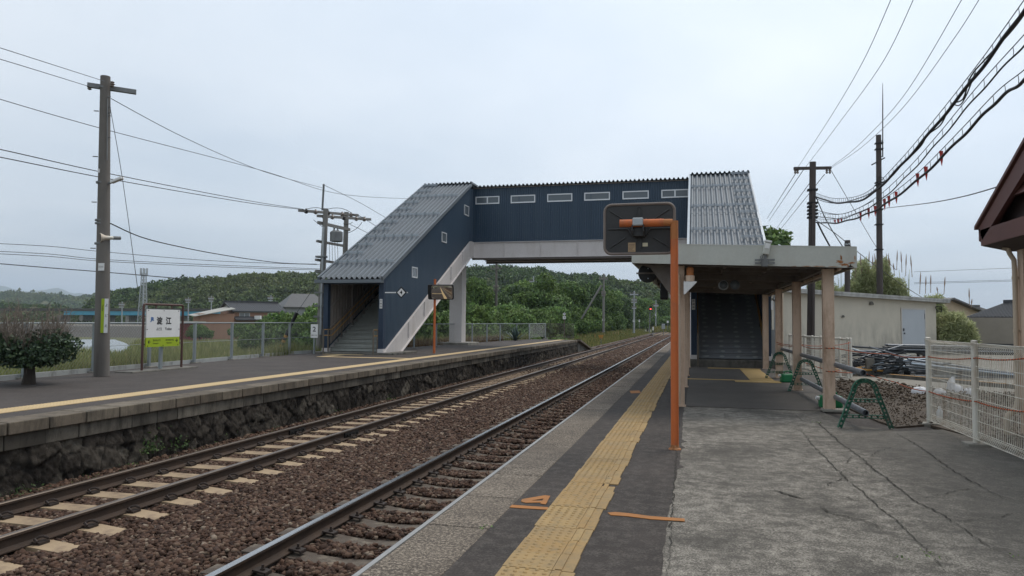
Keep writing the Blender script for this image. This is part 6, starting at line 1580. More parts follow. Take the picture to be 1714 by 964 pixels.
# valley road bank and pond
o, u, v, L = frame_at(-60, 118, 248, 113, -1.6); b = MB(); P = lambda x, y, z: Vector(((o+u*x+v*y).x, (o+u*x+v*y).y, z)); b.prism([P(-10, 0, -1.65), P(-10, 7, .0), P(-10, 90, .0), P(-10, 97, -1.65)], u*(L+10)); q = b.build('embankment', M['earth_grey']); q['kind'] = 'structure'
b = MB(); b.prism([P(-10, 20, .006), P(-10, 46, .006), P(-10, 46, .03), P(-10, 20, .03)], u*(L+10)); q = b.build('valley_road', M['yard']); q['kind'] = 'structure'
q = MB().poly([G(x, y, -1.57) for x, y in ((40, 569), (110, 568), (165, 568), (192, 568), (210, 574), (224, 583), (212, 588), (196, 596), (150, 591), (90, 586), (30, 580))]).build('pond_water', M['water']); q['kind'] = 'structure'

# ------------------------------------------------------------------ lineside poles, signal and signs beyond the bridge
def line_pole(label, px, y_top, y_base, D, w_px, m, arms=(), brace=None, bands=True):
    a = AD(px, y_base, D); c = AD(px+.5, y_top, D); a.z -= .6; r = w_px/2*D/1200; t = pole('lineside_pole', label, a, c, r*1.1, r*.75, m)
    for (y, wpx, tl) in arms:
        q = AD(px, y, D); L = wpx*D/1200; o_ = MB().bar(q-lat*L/2+fwd*tl*L*.0-fwd*r, q+lat*L/2-fwd*r, .12*D/80, .12*D/80).build('crossarm', m, t)
        b = MB()
        for s in (-.45, -.2, .2, .45): b.lathe(q+lat*L*s-fwd*r, [(.03*D/80, 0), (.06*D/80, .05*D/80), (.03*D/80, .12*D/80), (.06*D/80, .16*D/80), (.02, .25*D/80)], 6)
        b.build('insulator', M['insulator'], o_)
    if brace: MB().tube([AD(*brace[0], D), AD(*brace[1], D)], r*.8, 8).build('brace', m, t)
    if bands: q = AD(px, y_base-14, D); b = MB(); b.lathe(q, [(r*1.12, -.12*D/80), (r*1.12, .12*D/80)], 10); b.build('white_band', M['white'], t)
    return t
line_pole('brown lineside pole nearest the bridge column with double crossarms', 830.5, 437, 540, 75, 4.5, M['pole_concrete'], ((450, 18, 0), (481, 9, 0), (487, 9, 0)))
line_pole('thin pale distant pole with short arms before the wooded hill', 892.5, 462, 512, 160, 2.6, M['steel'], ((472, 12, 0), (480, 7, 0)), bands=False)
line_pole('lineside pole propped by a slanting strut above the thicket', 1010, 458, 549, 100, 4, M['pole_grey'], ((467, 15, 0), (491, 7, 0), (495, 6, 0)), ((1007, 477), (973, 534)))
line_pole('grey lineside pole with several arms nearer the red signal', 1061, 487, 551, 115, 3.4, M['steel'], ((493, 14, 0), (502, 9, 0), (506, 9, 0), (516, 7, 0)))
line_pole('slim grey pole just right of the red signal', 1097.5, 502, 541, 150, 2, M['steel'], ((512, 8, 0),))
for (px, yt, D, lab) in ((315, 497, 170, 'distant thin pole left of the lean-to roof'), (353.5, 495, 150, 'distant pale pole above the sheet-roofed lean-to'), (453, 494, 170, 'distant pole with many arms behind the brown house roof'), (204, 505, 260, 'distant thin pole beside the blue viaduct')):
    line_pole(lab, px, yt, 540, D, 2, M['steel'], ((yt+5, 9, 0), (yt+9, 7, 0)), bands=False)
D = 140; a = AD(1087, 550, D); t = thing('railway_signal', 'railway signal post showing a red light beyond the platforms', 'signal', a)
b = MB(); b.tube([a-Vector((0, 0, .8)), AD(1088, 522, D)], .1, 8); b.bar(AD(1084, 538, D), AD(1090, 538, D), .1, .1); b.bar(AD(1084, 522.5, D), AD(1093, 522.5, D), .6, .06); b.build('post', M['arm'], t)
q = AD(1089, 516, D); b = MB(); b.box((q.x-.26, q.y, q.z-.42), (q.x+.26, q.y+.25, q.z+.42)); b.build('backboard', M['black'], t)
b = MB(); b.lathe((q.x, q.y-.02, q.z-.14), [(.0, -.01), (.13, -.01), (.13, .0)], 14, 'y'); b.build('lamp_lens', M['signal_red'], t)
MB().bar(AD(1090, 532, D), AD(1097, 523, D), .08, .08).build('strut', M['arm'], t)
for (x0, y0, x1, y1, D, m, lab, nm) in ((1107.5, 542, 1113, 550.5, 120, 'steel', 'pale equipment cabinet beside the tracks far off', 'equipment_cabinet'), (1092, 547, 1094, 553, 115, 'white', 'little white marker post beside the far tracks', 'marker_post'), (1116, 537, 1119, 540.5, 130, 'white', 'small white plate sign near the orange pole far down the line', 'plate_sign'), (1069, 535, 1071, 539, 125, 'white', 'small white plate sign left of the red signal', 'plate_sign')):
    a = AD(x0, y1, D); c = AD(x1, y0, D); t = thing(nm, lab, 'cabinet' if 'cab' in nm else 'sign', a); MB().box((a.x, a.y, a.z), (c.x, a.y+.3, c.z)).build('body', M[m], t, bevel=.02)
    MB().box(((a.x+c.x)/2-.05, a.y+.1, a.z-1.2), ((a.x+c.x)/2+.05, a.y+.2, a.z)).build('stand', M['arm'], t)
a = G(945, 567, ZL); D_ = (a-Vector((0, 0, CAMH))).dot(_f); t = thing('stop_marker', 'thin post with a white diamond over a square plate at the far platform end', 'sign', a)
b = MB(); b.tube([a, AD(944.5, 527, D_)], .035, 8); b.build('post', M['steel_brown'], t)
q = AD(944.5, 525.5, D_)-fwd*.05; r = .13; b = MB(); b.prism([q+lat*r, q+Vector((0, 0, r)), q-lat*r, q-Vector((0, 0, r))], fwd*.01); b.build('diamond_plate', M['white'], t); text('4', .15, q-fwd*.003, -fwd, M['ink'], parent=t)
q = AD(944.5, 531.5, D_)-fwd*.05; plate('square_plate', q, -fwd, .24, .24, M['white'], t); text('5', .17, q-fwd*.003, -fwd, M['ink'], parent=t)
p = AD(1006, 564.5, 58); t = thing('point_lever', 'small orange track marker in the weeds past the platform ramp', 'marker', p); b = MB(); b.prism([p+lat*.22+Vector((0, 0, .18)), p-lat*.22+Vector((0, 0, .18)), p-lat*.1-Vector((0, 0, .12)), p+lat*.1-Vector((0, 0, .12))], fwd*.04); b.build('plate', M['tube_orange'], t); MB().tube([p-Vector((0, 0, .6)), p], .03, 6).build('stem', M['arm'], t)
p = G(1090, 561, -.62); t = thing('track_switch', 'small dark switch stand between the rails far down the track', 'switch', p); MB().box((p.x-.25, p.y-.2, -.74), (p.x+.25, p.y+.2, -.5)).build('box', M['clip'], t); MB().bar((p.x, p.y, -.5), (p.x+.3, p.y, .1), .06, .06).build('lever', M['clip'], t)

# ------------------------------------------------------------------ station building roof corner
sb = thing('station_building', 'brown metal gable roof corner of the station building at the right edge', 'station building', (4.4, 8, 0))
XG = 3.92; e0 = AX(1637, 384, XG); e1 = AX(1714, 249, XG); k = (e1.z-e0.z)/(e0.y-e1.y); zf = lambda y: e0.z+(e0.y-y)*k
YR = e0.y-4.2
b = MB(); b.prism([(XG, e0.y, e0.z+.0), (XG, YR, zf(YR)), (XG, YR, zf(YR)-.34), (XG, e0.y-.15, e0.z-.17)], (.06, 0, 0)); b.prism([(XG, 2*YR-e0.y, e0.z), (XG, YR, zf(YR)), (XG, YR, zf(YR)-.34), (XG, 2*YR-e0.y+.15, e0.z-.17)], (.06, 0, 0)); b.build('bargeboard', M['brown_roof'], sb)
b = MB(); b.prism([(XG-.03, e0.y+.06, e0.z+.0), (XG-.03, YR, zf(YR)+.04), (XG-.03, YR, zf(YR)+.09), (XG-.03, e0.y+.06, e0.z+.05)], (9, 0, 0)); b.prism([(XG-.03, 2*YR-e0.y-.06, e0.z), (XG-.03, YR, zf(YR)+.04), (XG-.03, YR, zf(YR)+.09), (XG-.03, 2*YR-e0.y-.06, e0.z+.05)], (9, 0, 0)); b.build('roof', M['brown_roof'], sb)
b = MB(); z = e0.z-.06
for i in range(12):
    z0_ = e0.z+.30+i*.22; y_ = e0.y-(z0_-e0.z+.1)/k-.05
    b.prism([(XG+.10, y_, z0_), (XG+.04, y_, z0_+.0), (XG+.12, y_-.2, z0_+.2), (XG+.16, y_-.2, z0_+.2)], (0, -(y_-YR)*2, 0))
b.build('louvre', M['brown_roof'], sb)
MB().prism([(XG+.2, e0.y-.1, e0.z), (XG+.2, YR, zf(YR)-.1), (XG+.2, 2*YR-e0.y+.1, e0.z)], (.05, 0, 0)).build('gable_wall', M['brown_dark'], sb)
zf0_ = AX(1714, 361, XG).z
b = MB(); b.prism([(XG-.0, e0.y-.08, e0.z-.02), (XG+.0, 2*YR-e0.y, e0.z-.02), (XG+.0, 2*YR-e0.y, e0.z-.25), (XG+.0, e0.y-.1, e0.z-.25)], (.05, 0, 0)); b.prism([(XG, e0.y-.02, e0.z+.0), (XG, e0.y-.02, e0.z-.17), (XG+.12, e0.y-.05, e0.z-.26), (XG+.35, e0.y-.05, e0.z-.33), (9, e0.y-.05, e0.z-.33), (9, e0.y-.05, e0.z+.0)], (0, -.05, 0)); b.build('fascia', M['brown_roof'], sb)
MB().prism([(XG+.02, e0.y-.11, e0.z-.255), (XG+.35, e0.y-.11, e0.z-.335), (9, e0.y-.11, e0.z-.335), (9, e0.y-.11, e0.z-.30), (XG+.35, e0.y-.11, e0.z-.30), (XG+.02, e0.y-.11, e0.z-.22)], (0, -8, 0)).build('soffit', M['brown_dark'], sb)
zs = e0.z-.33; q = AY(1680, 404, e0.y-.35); c = AY(1698, 440, e0.y-.35)
b = MB(); b.tube([(q.x, q.y, zs), (q.x+.02, q.y, q.z-.03), (c.x-.05, c.y, c.z+.12), (c.x-.005, c.y, c.z+.04), (c.x, c.y, c.z-.1), (c.x, c.y, .45)], .032, 12)
b.tube([(c.x, c.y, .46), (c.x-.02, c.y, .36), (c.x-.12, c.y-.02, .28), (c.x-.15, c.y-.02, .2), (c.x-.15, c.y-.02, -.02)], .04, 12)
for z in (2.15, 1.42): b.lathe((c.x, c.y, z), [(.038, -.02), (.038, .02)], 12); b.bar((c.x, c.y, z), (c.x+.2, c.y, z), .02, .03)
b.build('downpipe', M['pipe_beige'], sb, smooth=True)
q = AY(1709, 500, e0.y-.4); MB().box((q.x, q.y-.09, -.05), (q.x+.16, q.y+.09, zs)).build('post', M['post_beige'], sb)
MB().box((5.2, 2*YR-e0.y+.6, -.05), (9, e0.y-.6, zs)).build('wall', M['wall_tan'], sb)
# ------------------------------------------------------------------ leaves
def leaf_quads(C, size, out=None, asp=1.6, flat=0.0):
    """C (n,3) centres, size (n,), out (n,3) outward bias; returns V, F: pointed leaf-clump quads"""
    n = len(C); nr = rng.normal(size=(n, 3))
    if out is not None: nr = nr*.75+out*.9
    nr[:, 2] += flat; nr /= np.linalg.norm(nr, axis=1, keepdims=True)+1e-9
    a = np.cross(nr, rng.normal(size=(n, 3))); a /= np.linalg.norm(a, axis=1, keepdims=True)+1e-9; b = np.cross(nr, a)
    s = size[:, None]; L = a*s*.5*asp; W = b*s*.5
    sk = rng.uniform(-.3, .3, (n, 1)); bend = nr*s*rng.uniform(-.25, .25, (n, 1))
    V = np.stack([C-L, C+W+L*sk+bend, C+L, C-W+L*sk+bend], 1).reshape(-1, 3)
    return V, np.arange(4*n).reshape(n, 4)
def crown_points(n, lobes, shell=.35):
    """points near the surface of several lobes; lobes (cx,cy,cz,rx,ry,rz)"""
    Lb = np.array(lobes); vol = (Lb[:, 3]*Lb[:, 4]*Lb[:, 5])**.67; k = rng.choice(len(Lb), n, p=vol/vol.sum())
    d = rng.normal(size=(n, 3)); d /= np.linalg.norm(d, axis=1, keepdims=True)
    r = 1-shell*rng.random(n)**1.6; r *= 1+.10*np.sin(d[:, 0]*9+k)*np.sin(d[:, 1]*8-k)*1.5
    P = Lb[k, :3]+d*r[:, None]*Lb[k, 3:]
    keep = d[:, 2] > -.75
    return P[keep], d[keep]
def rand_lobes(n, R_, H_, seed):
    r = np.random.default_rng(seed); out = []
    for i in range(n):
        a = i*2.4+r.uniform(-.4, .4); f = math.sqrt((i+.5)/n); z = H_*(.62+.38*(1-f*f))+r.uniform(-.12, .08)*H_
        s = R_*r.uniform(.30, .46); out.append((R_*.66*f*math.cos(a), R_*.66*f*math.sin(a), z-s*.3, s, s, s*r.uniform(.7, .9)))
    for i in range(n//2):
        a = i*3.9+1; out.append((R_*.6*math.cos(a), R_*.6*math.sin(a), H_*r.uniform(.35, .52), R_*.38, R_*.38, R_*.3))
    return out
PROTO = {}
def make_tree(key, m, R_, H_, n, leaf, seed, label, group, base=.12):
    t = thing('tree', label, 'tree', (0, 0, 0), group); lb = rand_lobes(9, R_, H_, seed)
    P, d = crown_points(n, lb); V, F = leaf_quads(P, rng.uniform(.6, 1.3, len(P))*leaf, d)
    b = MB(); b.tube([(0, 0, -.8), (.05, 0, H_*.3), (.1, .05, H_*.62)], [R_*.07, R_*.055, R_*.03], 8)
    for L in lb[:7]: b.tube([(.05, 0, H_*.32), ((L[0])*.5, L[1]*.5, H_*.45), (L[0], L[1], L[2])], [R_*.035, R_*.025, R_*.01], 5)
    b.build('trunk', M['bark'], t); npmesh('crown', V, F, m, t)
    PROTO[key] = t; t['used'] = 0; return t
USED = set()
def tree(key, px, D, ytop, wpx, label=None, group=None, zb=None, ybase=None):
    """stands where the photo has it: px column, distance D, top and width as seen"""
    t = PROTO[key]; top = AD(px, ytop, D); zb = LOW if zb is None else zb
    sz = (top.z-zb)/PH[key]; sx = wpx*D/1200/2/PR[key]
    if key[:4] == 'bush': sx = max(sx, .85*sz)
    if key in USED: c = copy_tree(t)
    else: c = t; USED.add(key)
    c.location = (top.x, top.y, zb); c.scale = (sx, sx, sz); c.rotation_euler = (0, 0, random.uniform(0, 6.28))
    if label: c['label'] = label
    if group: c['group'] = group
    elif 'group' in c: del c['group']
    return c
PR, PH = {}, {}
for key, m, R_, H_, n, leaf, seed in (('a', 'leaf_mid', 4.0, 7.5, 11000, .23, 1), ('b', 'leaf_dark', 4.2, 7.0, 11000, .23, 2), ('c', 'leaf_mid', 3.6, 8.2, 10000, .22, 3), ('d', 'leaf_light', 3.8, 6.2, 10000, .22, 4), ('bush', 'leaf_light', 2.2, 2.8, 7000, .16, 5), ('bush2', 'leaf_mid', 2.2, 2.6, 7000, .16, 6)):
    make_tree(key, M[m], R_, H_, n, leaf, seed, 'x', None); PR[key], PH[key] = R_, H_
GW = 'trees of the wood beyond the far platform'
W1 = 'dense green broadleaf tree in the wood between the bridge column and the red signal'
for (k, px, D, yt, wd) in (('a', 668, 64, 497, 80), ('b', 712, 66, 486, 85), ('b', 752, 70, 478, 80), ('c', 797, 74, 463, 62), ('b', 838, 84, 496, 80), ('a', 806, 92, 490, 100), ('b', 870, 100, 482, 90), ('a', 905, 98, 473, 105), ('c', 945, 106, 470, 90), ('b', 978, 122, 476, 80), ('a', 1012, 150, 486, 76), ('b', 1040, 180, 500, 60), ('c', 1062, 205, 497, 50), ('d', 1084, 235, 503, 46), ('a', 1104, 250, 500, 50), ('d', 1124, 260, 496, 50), ('b', 1148, 260, 492, 50), ('a', 1180, 260, 488, 60), ('d', 870, 120, 466+10, 80), ('d', 1030, 190, 492, 56)):
    tree(k, px, D, yt, wd, W1, GW)
GB = 'bushes along the near edge of the wood'; W2 = 'bright green bush at the foot of the wood beyond the far platform'
for (k, px, D, yt, wd) in (('bush', 690, 58, 530, 66), ('bush2', 735, 58, 527, 66), ('bush', 790, 60, 520, 60), ('bush2', 826, 64, 526, 60), ('bush', 858, 70, 518, 66), ('bush2', 894, 77, 524, 60), ('bush', 928, 88, 521, 56), ('bush2', 958, 102, 526, 60), ('bush', 984, 116, 521, 44), ('bush2', 1008, 132, 530, 44), ('bush', 1030, 156, 527, 36), ('bush2', 1052, 185, 532, 34), ('bush', 1074, 220, 530, 30), ('bush2', 1094, 240, 535, 28), ('bush', 1114, 240, 532, 28), ('bush2', 1134, 240, 535, 28)):
    tree(k, px, D, yt, wd, W2, GB, zb=-1.3)
tree('d', 528, 60, 513, 56, 'bright green tree crowding the utility poles left of the far stairs')
tree('bush', 547, 52, 526, 44, 'green bush tucked behind the navy left post of the far stairs')
GV = 'leafy vine-covered bushes behind the chain-link fence'; W3 = 'vine-covered green bush behind the chain-link fence left of the stairs'
for (k, px, D, yt, wd) in (('bush2', 440, 60, 540, 50), ('bush', 470, 62, 532, 56), ('bush2', 500, 56, 533, 56), ('bush2', 526, 50, 538, 50)): tree(k, px, D, yt, wd, W3, GV)
tree('bush2', 335, 95, 546, 46, 'dark clipped hedge bush before the small red shed'); tree('bush2', 404, 98, 543, 44, 'dark clipped hedge bush below the brown house porch')
# tree showing above the shelter behind the right stairs
make_tree('tall', M['leaf_mid'], 2.6, 9.5, 4200, .26, 11, 'leafy tree top showing over the shelter roof right of the stair roof', None); t = PROTO['tall']; q = AD(1290, 376, 50); t.location = (q.x, q.y, -.1); t.scale = (.95, .95, (q.z+.1)/9.9)

# ------------------------------------------------------------------ hills
def nz(x, y, s=0): return math.sin(x*1.3+s)*math.cos(y*1.7-s)+.5*math.sin(x*3.1+y*2.3+s*2)
def hill(name, ridge, D, run, back, m, zb=-2.0, wob=.0):
    """ridge (px, py) as seen, standing D metres off; slopes down towards us over run metres"""
    cols = []; n = len(ridge)
    for i, (px, py) in enumerate(ridge):
        top = AD(px, py, D+wob*math.sin(i*1.7)); h = Vector((top.x, top.y, 0)).normalized(); col = []
        for f in np.linspace(0, 1, 13):
            z = zb+(top.z-zb)*(math.sin(f*math.pi/2)**1.15)+nz(i*.6, f*5)*(top.z-zb)*.045*math.sin(f*math.pi); p = top-h*run*(1-f); col.append((p.x, p.y, z))
        for f in (.15, .4, 1): p = top+h*back*f; col.append((p.x, p.y, zb+(top.z-zb)*(1-f*f)))
        cols.append(col)
    k = len(cols[0]); V = [v for c in cols for v in c]; F = [(i*k+j, (i+1)*k+j, (i+1)*k+j+1, i*k+j+1) for i in range(n-1) for j in range(k-1)]
    npmesh(name, V, F, m, kind='structure', smooth=True); return np.array(cols)
def resample(r, step):
    out = []
    for (x0, y0), (x1, y1) in zip(r, r[1:]):
        n = max(1, round((x1-x0)/step)); out += [(x0+(x1-x0)*i/n, y0+(y1-y0)*i/n) for i in range(n)]
    return out+[r[-1]]
def forest(name, cols, n, R_, leaf, per, m, fmax=13, lo=0):
    """one wooded mass: crowns of leaf clumps set over the slope"""
    nc, k, _ = cols.shape; lb = [rand_lobes(5, 1, 1.2, s) for s in range(6)]; base = []
    for s in range(6):
        P, d = crown_points(per, lb[s], .25); base.append(leaf_quads(P, rng.uniform(.6, 1.4, len(P))*leaf/R_, d))
    Vs = []; Fs = []; o = 0
    u = rng.uniform(0, nc-1.001, n); w = rng.uniform(lo, fmax-1.001, n)
    for a, c in zip(u, w):
        i, j = int(a), int(c); fa, fc = a-i, c-j
        p = (cols[i, j]*(1-fa)+cols[i+1, j]*fa)*(1-fc)+(cols[i, j+1]*(1-fa)+cols[i+1, j+1]*fa)*fc
        V, F = base[rng.integers(6)]; r = R_*rng.choice([.6, .8, 1, 1.2, 1.5])*rng.uniform(.85, 1.15); t = rng.uniform(0, 6.28); ct, st = math.cos(t), math.sin(t)
        W = np.stack([V[:, 0]*ct-V[:, 1]*st, V[:, 0]*st+V[:, 1]*ct, V[:, 2]*rng.uniform(.8, 1.2)], 1)*r+p-np.array([0, 0, r*.95])
        Vs.append(W); Fs.append(F+o); o += len(V)
    return npmesh(name, np.concatenate(Vs), np.concatenate(Fs), m, kind='stuff')
rdg = [(150, 510), (185, 496), (215, 488), (250, 481), (300, 474), (350, 470), (400, 466), (450, 464), (520, 463), (600, 460), (700, 455), (780, 452), (850, 453), (900, 457), (960, 462), (1030, 472), (1067, 476), (1106, 484), (1160, 497), (1250, 510), (1350, 524)]
c1 = hill('hill', resample(rdg, 25), 420, 110, 200, M['field'], wob=6)
forest('hill_forest', c1, 5600, 3.7, .62, 170, M['leaf_hill'])
rdg = [(-160, 500), (-60, 496), (0, 495), (30, 493), (60, 496), (90, 496), (130, 501), (160, 497), (190, 500), (240, 503), (320, 508)]
c2 = hill('hill', resample(rdg, 18), 1500, 500, 500, M['field'], wob=25)
forest('hill_forest', c2, 2200, 10, 1.9, 130, M['leaf_hill'])
rdg = [(-160, 522), (-60, 514), (0, 510), (40, 512), (80, 515), (110, 520), (140, 526), (170, 531)]
c3 = hill('hill', resample(rdg, 18), 520, 90, 100, M['field'])
forest('valley_trees', c3, 420, 5, .8, 240, M['leaf_hill'])
rdg = [(-160, 492), (-60, 484), (-20, 480), (0, 478), (12, 480), (22, 484), (40, 488), (58, 487), (74, 485.5), (86, 483), (95, 482), (104, 484), (116, 489), (124, 491.5), (134, 490.5), (146, 494), (170, 499), (240, 505)]
hill('far_mountain', resample(rdg, 12), 9000, 1800, 1500, M['leaf_hill'], zb=-20)

# ------------------------------------------------------------------ grass and undergrowth
def blades(name, P, z, h, w_, m, lean=.35, kink=True):
    n = len(P); a = rng.uniform(0, 6.283, n); d = np.stack([np.cos(a), np.sin(a), np.zeros(n)], 1); s = np.stack([-d[:, 1], d[:, 0], np.zeros(n)], 1)
    B = np.stack([P[:, 0], P[:, 1], z], 1); h = h[:, None]; ln = rng.uniform(.05, lean, (n, 1)); U = np.array([[0, 0, 1.]])
    m1 = B+U*h*.55+d*h*ln*.35; tp = B+U*h*(1-ln*.3)+d*h*ln
    V = np.stack([B-s*w_/2, B+s*w_/2, m1+s*w_*.45, m1-s*w_*.45, tp], 1).reshape(-1, 3); o = 5*np.arange(n)[:, None]
    F = np.concatenate([o+np.array([[0, 1, 2]]), o+np.array([[0, 2, 3]]), o+np.array([[3, 2, 4]])], 0)
    return npmesh(name, V, F, m, kind='stuff')
gz = np.vectorize(ground_z)
be = np.vectorize(back_edge)
def field_pts(n, y0, y1, depth):
    Y = rng.uniform(y0, y1, n); X = be(Y)-.3-depth*rng.random(n)**1.5; return np.stack([X, Y], 1)
P = field_pts(80000, 5, 34, 22); hh = rng.uniform(.4, .95, len(P))*(.75+.35*np.sin(P[:, 0]*.9)*np.sin(P[:, 1]*.7)); blades('meadow_grass', P, gz(P[:, 0], P[:, 1]), hh, .016, M['grass'])
P = field_pts(45000, 30, 62, 30); hh = rng.uniform(.4, .95, len(P)); blades('meadow_grass', P, gz(P[:, 0], P[:, 1]), hh, .03, M['grass'])
P = np.stack([rng.uniform(-75, -30, 30000), rng.uniform(25, 80, 30000)], 1); pond = [G(x, y, LOW) for x, y in ((40, 564), (110, 560), (165, 558), (206, 560), (230, 572), (216, 584), (198, 596), (150, 588), (90, 587), (30, 578))]
P = np.array([p for p in P if not inpoly(pond, p[0], p[1])]); blades('meadow_grass', P, np.full(len(P), LOW), rng.uniform(.3, .7, len(P)), .05, M['grass'])
def mound(name, n, x0, x1, y0, y1, h, leaf, m, zb, flat=.6):
    X = rng.uniform(x0, x1, n); Y = rng.uniform(y0, y1, n)
    H = h*(.45+.3*np.sin(X*.8+1)*np.cos(Y*.55)+.25*np.sin(X*2.1+Y*1.4)); H = np.maximum(H, .15)*np.clip((x1-X)/1.6, .15, 1)
    Z = zb+H*(1-.5*rng.random(n)**2); V, F = leaf_quads(np.stack([X, Y, Z], 1), rng.uniform(.6, 1.3, n)*leaf, None, 1.3, flat)
    return npmesh(name, V, F, m, kind='stuff')
mound('undergrowth', 26000, -30, -13.6, 53.5, 90, 1.3, .22, M['leaf_light'], -1.0)
mound('undergrowth', 16000, -40, -17, 90, 170, 2.0, .4, M['leaf_mid'], -1.1)
P = np.stack([-9.8-6.5*rng.random(46000)**1.2, 53+115*rng.random(46000)**1.2], 1); blades('verge_weeds', P, np.full(len(P), -.95), rng.uniform(.12, .5, len(P))*np.clip((-P[:, 0]-8.6)/2.5, .4, 1.3), .045, M['weed'])
P = np.stack([-13-14*rng.random(16000), rng.uniform(95, 190, 16000)], 1); blades('verge_weeds', P, np.full(len(P), -1.0), rng.uniform(.4, 1.1, len(P)), .09, M['weed'])
P = np.stack([rng.uniform(-10, 10, 16000), rng.uniform(165, 215, 16000)], 1); blades('verge_weeds', P, np.full(len(P), -1.0), rng.uniform(.8, 1.9, len(P)), .12, M['weed'])
# brown weeds on the far platform in front of the fence
Y = rng.uniform(31, 47, 3500); X = be(Y)+.15+rng.random(3500)**1.5*np.clip((47-Y)/9, .1, 1)*1.1; blades('brown_weeds', np.stack([X, Y], 1), np.full(3500, ZL), rng.uniform(.12, .5, 3500), .022, M['weed_dry'], .5)
# little weeds at the foot of the rubble wall
Vs = []; Fs = []; o = 0
for (px, py, n, s, h) in ((250, 752, 110, .05, .34), (290, 748, 50, .045, .26), (310, 770, 30, .04, .2), (175, 798, 30, .035, .14), (130, 808, 40, .035, .14), (35, 822, 60, .035, .16), (10, 832, 30, .03, .12), (370, 742, 26, .035, .18), (420, 728, 20, .03, .14), (505, 708, 22, .03, .14), (210, 775, 16, .03, .12), (560, 690, 20, .04, .15), (650, 668, 24, .05, .18), (780, 645, 30, .07, .25), (460, 716, 16, .03, .12)):
    c = AX(px, py, XE-.02); C = np.stack([c.x+rng.uniform(-.02, .16, n), c.y+rng.normal(0, .14, n), np.maximum(-.83, c.z+rng.uniform(-.1, h, n)*rng.random(n))], 1); V, F = leaf_quads(C, rng.uniform(.6, 1.4, n)*s*.62, None, 1.7); Vs.append(V); Fs.append(F+o); o += len(V)
npmesh('wall_weeds', np.concatenate(Vs), np.concatenate(Fs), M['leaf_dark'], kind='stuff')
n = 1300; P = np.stack([rng.uniform(-8.32, -8.08, n), rng.uniform(4, 52, n)], 1); blades('track_weeds', P, np.full(n, -.80), rng.uniform(.02, .11, n), .014, M['leaf_light'], .8)
# moss and grass tufts in the cracks
C = []
for (px, py) in ((1367, 709), (1553, 930), (1560, 935), (1508, 938), (1710, 938), (815, 887)):
    c = G(px, py); C += [(c.x+random.gauss(0, .03), c.y+random.gauss(0, .03), .012+random.random()*.02) for _ in range(9)]
V, F = leaf_quads(np.array(C), rng.uniform(.006, .014, len(C)), None, 1.8); npmesh('crack_weeds', V, F, M['leaf_light'], kind='stuff')
# agave on the far platform
c = G(862, 570, ZL); t = thing('agave_plant', 'blue-green spiky agave growing by the far platform fence', 'plant', c); b = MB()
for i in range(34):
    a = i*2.4; el = R(20+65*((i*7) % 10)/10); L = random.uniform(.8, 1.25); d = Vector((math.cos(a)*math.cos(el), math.sin(a)*math.cos(el), math.sin(el))); s = d.cross(Vector((0, 0, 1))).normalized()*.07
    b.add([c-s*.7, c+s*.7, c+d*L*.5+s, c+d*L*.5-s, c+d*L-Vector((0, 0, .08))], [(0, 1, 2, 3), (3, 2, 4)])
t2 = NT('agave_leaf'); b.build('leaves', t2.done((.075, .115, .105), .6), t)

# ------------------------------------------------------------------ the clipped half-bare tree on the far platform
c = G(48, 643, ZL); D_ = (c-Vector((0, 0, CAMH))).dot(_f); sc = D_/1200
st = thing('clipped_tree', 'squat dark tree with bare twigs above its leafy skirt on the far platform', 'tree', c)
b = MB(); tp = c+Vector((0, 0, .42)); b.tube([c-Vector((0, 0, .05)), c+Vector((.01, 0, .2)), tp], [.135, .10, .09], 10)
ends = []
for i in range(11):
    a = i*.57+.2; e = tp+Vector((math.cos(a)*.46, math.sin(a)*.40, random.uniform(.10, .26))); b.tube([tp-Vector((0, 0, .06)), tp.lerp(e, .5)+Vector((0, 0, -.01)), e], [.055, .036, .024], 6); ends.append(e)
b.build('trunk', M['bark'], st)
b = MB()
def dome(q):
    r = math.hypot(q.x-c.x, q.y-c.y); return c.z+1.76-.30*min(1, r/.85)**2.5
for e in ends:
    for k in range(10):
        a = math.atan2(e.y-c.y, e.x-c.x)+random.gauss(0, .8); q = e+Vector((math.cos(a)*random.uniform(-.2, .42), math.sin(a)*random.uniform(-.2, .38), random.uniform(.35, .98))); q.z = min(q.z, dome(q)-random.uniform(0, .1)); b.tube([e, e.lerp(q, .5)+Vector((random.gauss(0, .03), random.gauss(0, .03), 0)), q], [.012, .008, .004], 4, False)
        for j in range(9):
            f = random.uniform(.25, 1); p0 = e.lerp(q, f); q2 = p0+Vector((random.gauss(0, .10), random.gauss(0, .10), random.uniform(.06, .28))); q2.z = min(q2.z, dome(q2)+random.uniform(-.05, .05)); b.tube([p0, q2], [.005, .002], 3, False)
for k in range(26): a = random.uniform(0, 6.28); e = c+Vector((math.cos(a)*random.uniform(.4, .9), math.sin(a)*random.uniform(.3, .8), random.uniform(.3, .5))); b.tube([tp-Vector((0, 0, .06)), tp.lerp(e, .6)+Vector((0, 0, .05)), e-Vector((0, 0, .08))], [.008, .005, .002], 3, False)
b.build('bare_twigs', M['twig'], st)
lob = [(c.x+.72*math.cos(a)*r_, c.y+.66*math.sin(a)*r_, c.z+z_, .33, .31, .23) for a, r_, z_ in [(i*.55, .35+.75*((i*5) % 7)/7, .50+.46*((i*3) % 5)/5) for i in range(24)]]
P, d = crown_points(9000, lob, .7); V, F = leaf_quads(P, rng.uniform(.6, 1.3, len(P))*.05, d*.4, 1.7); npmesh('foliage', V, F, M['leaf_shrub'], st)
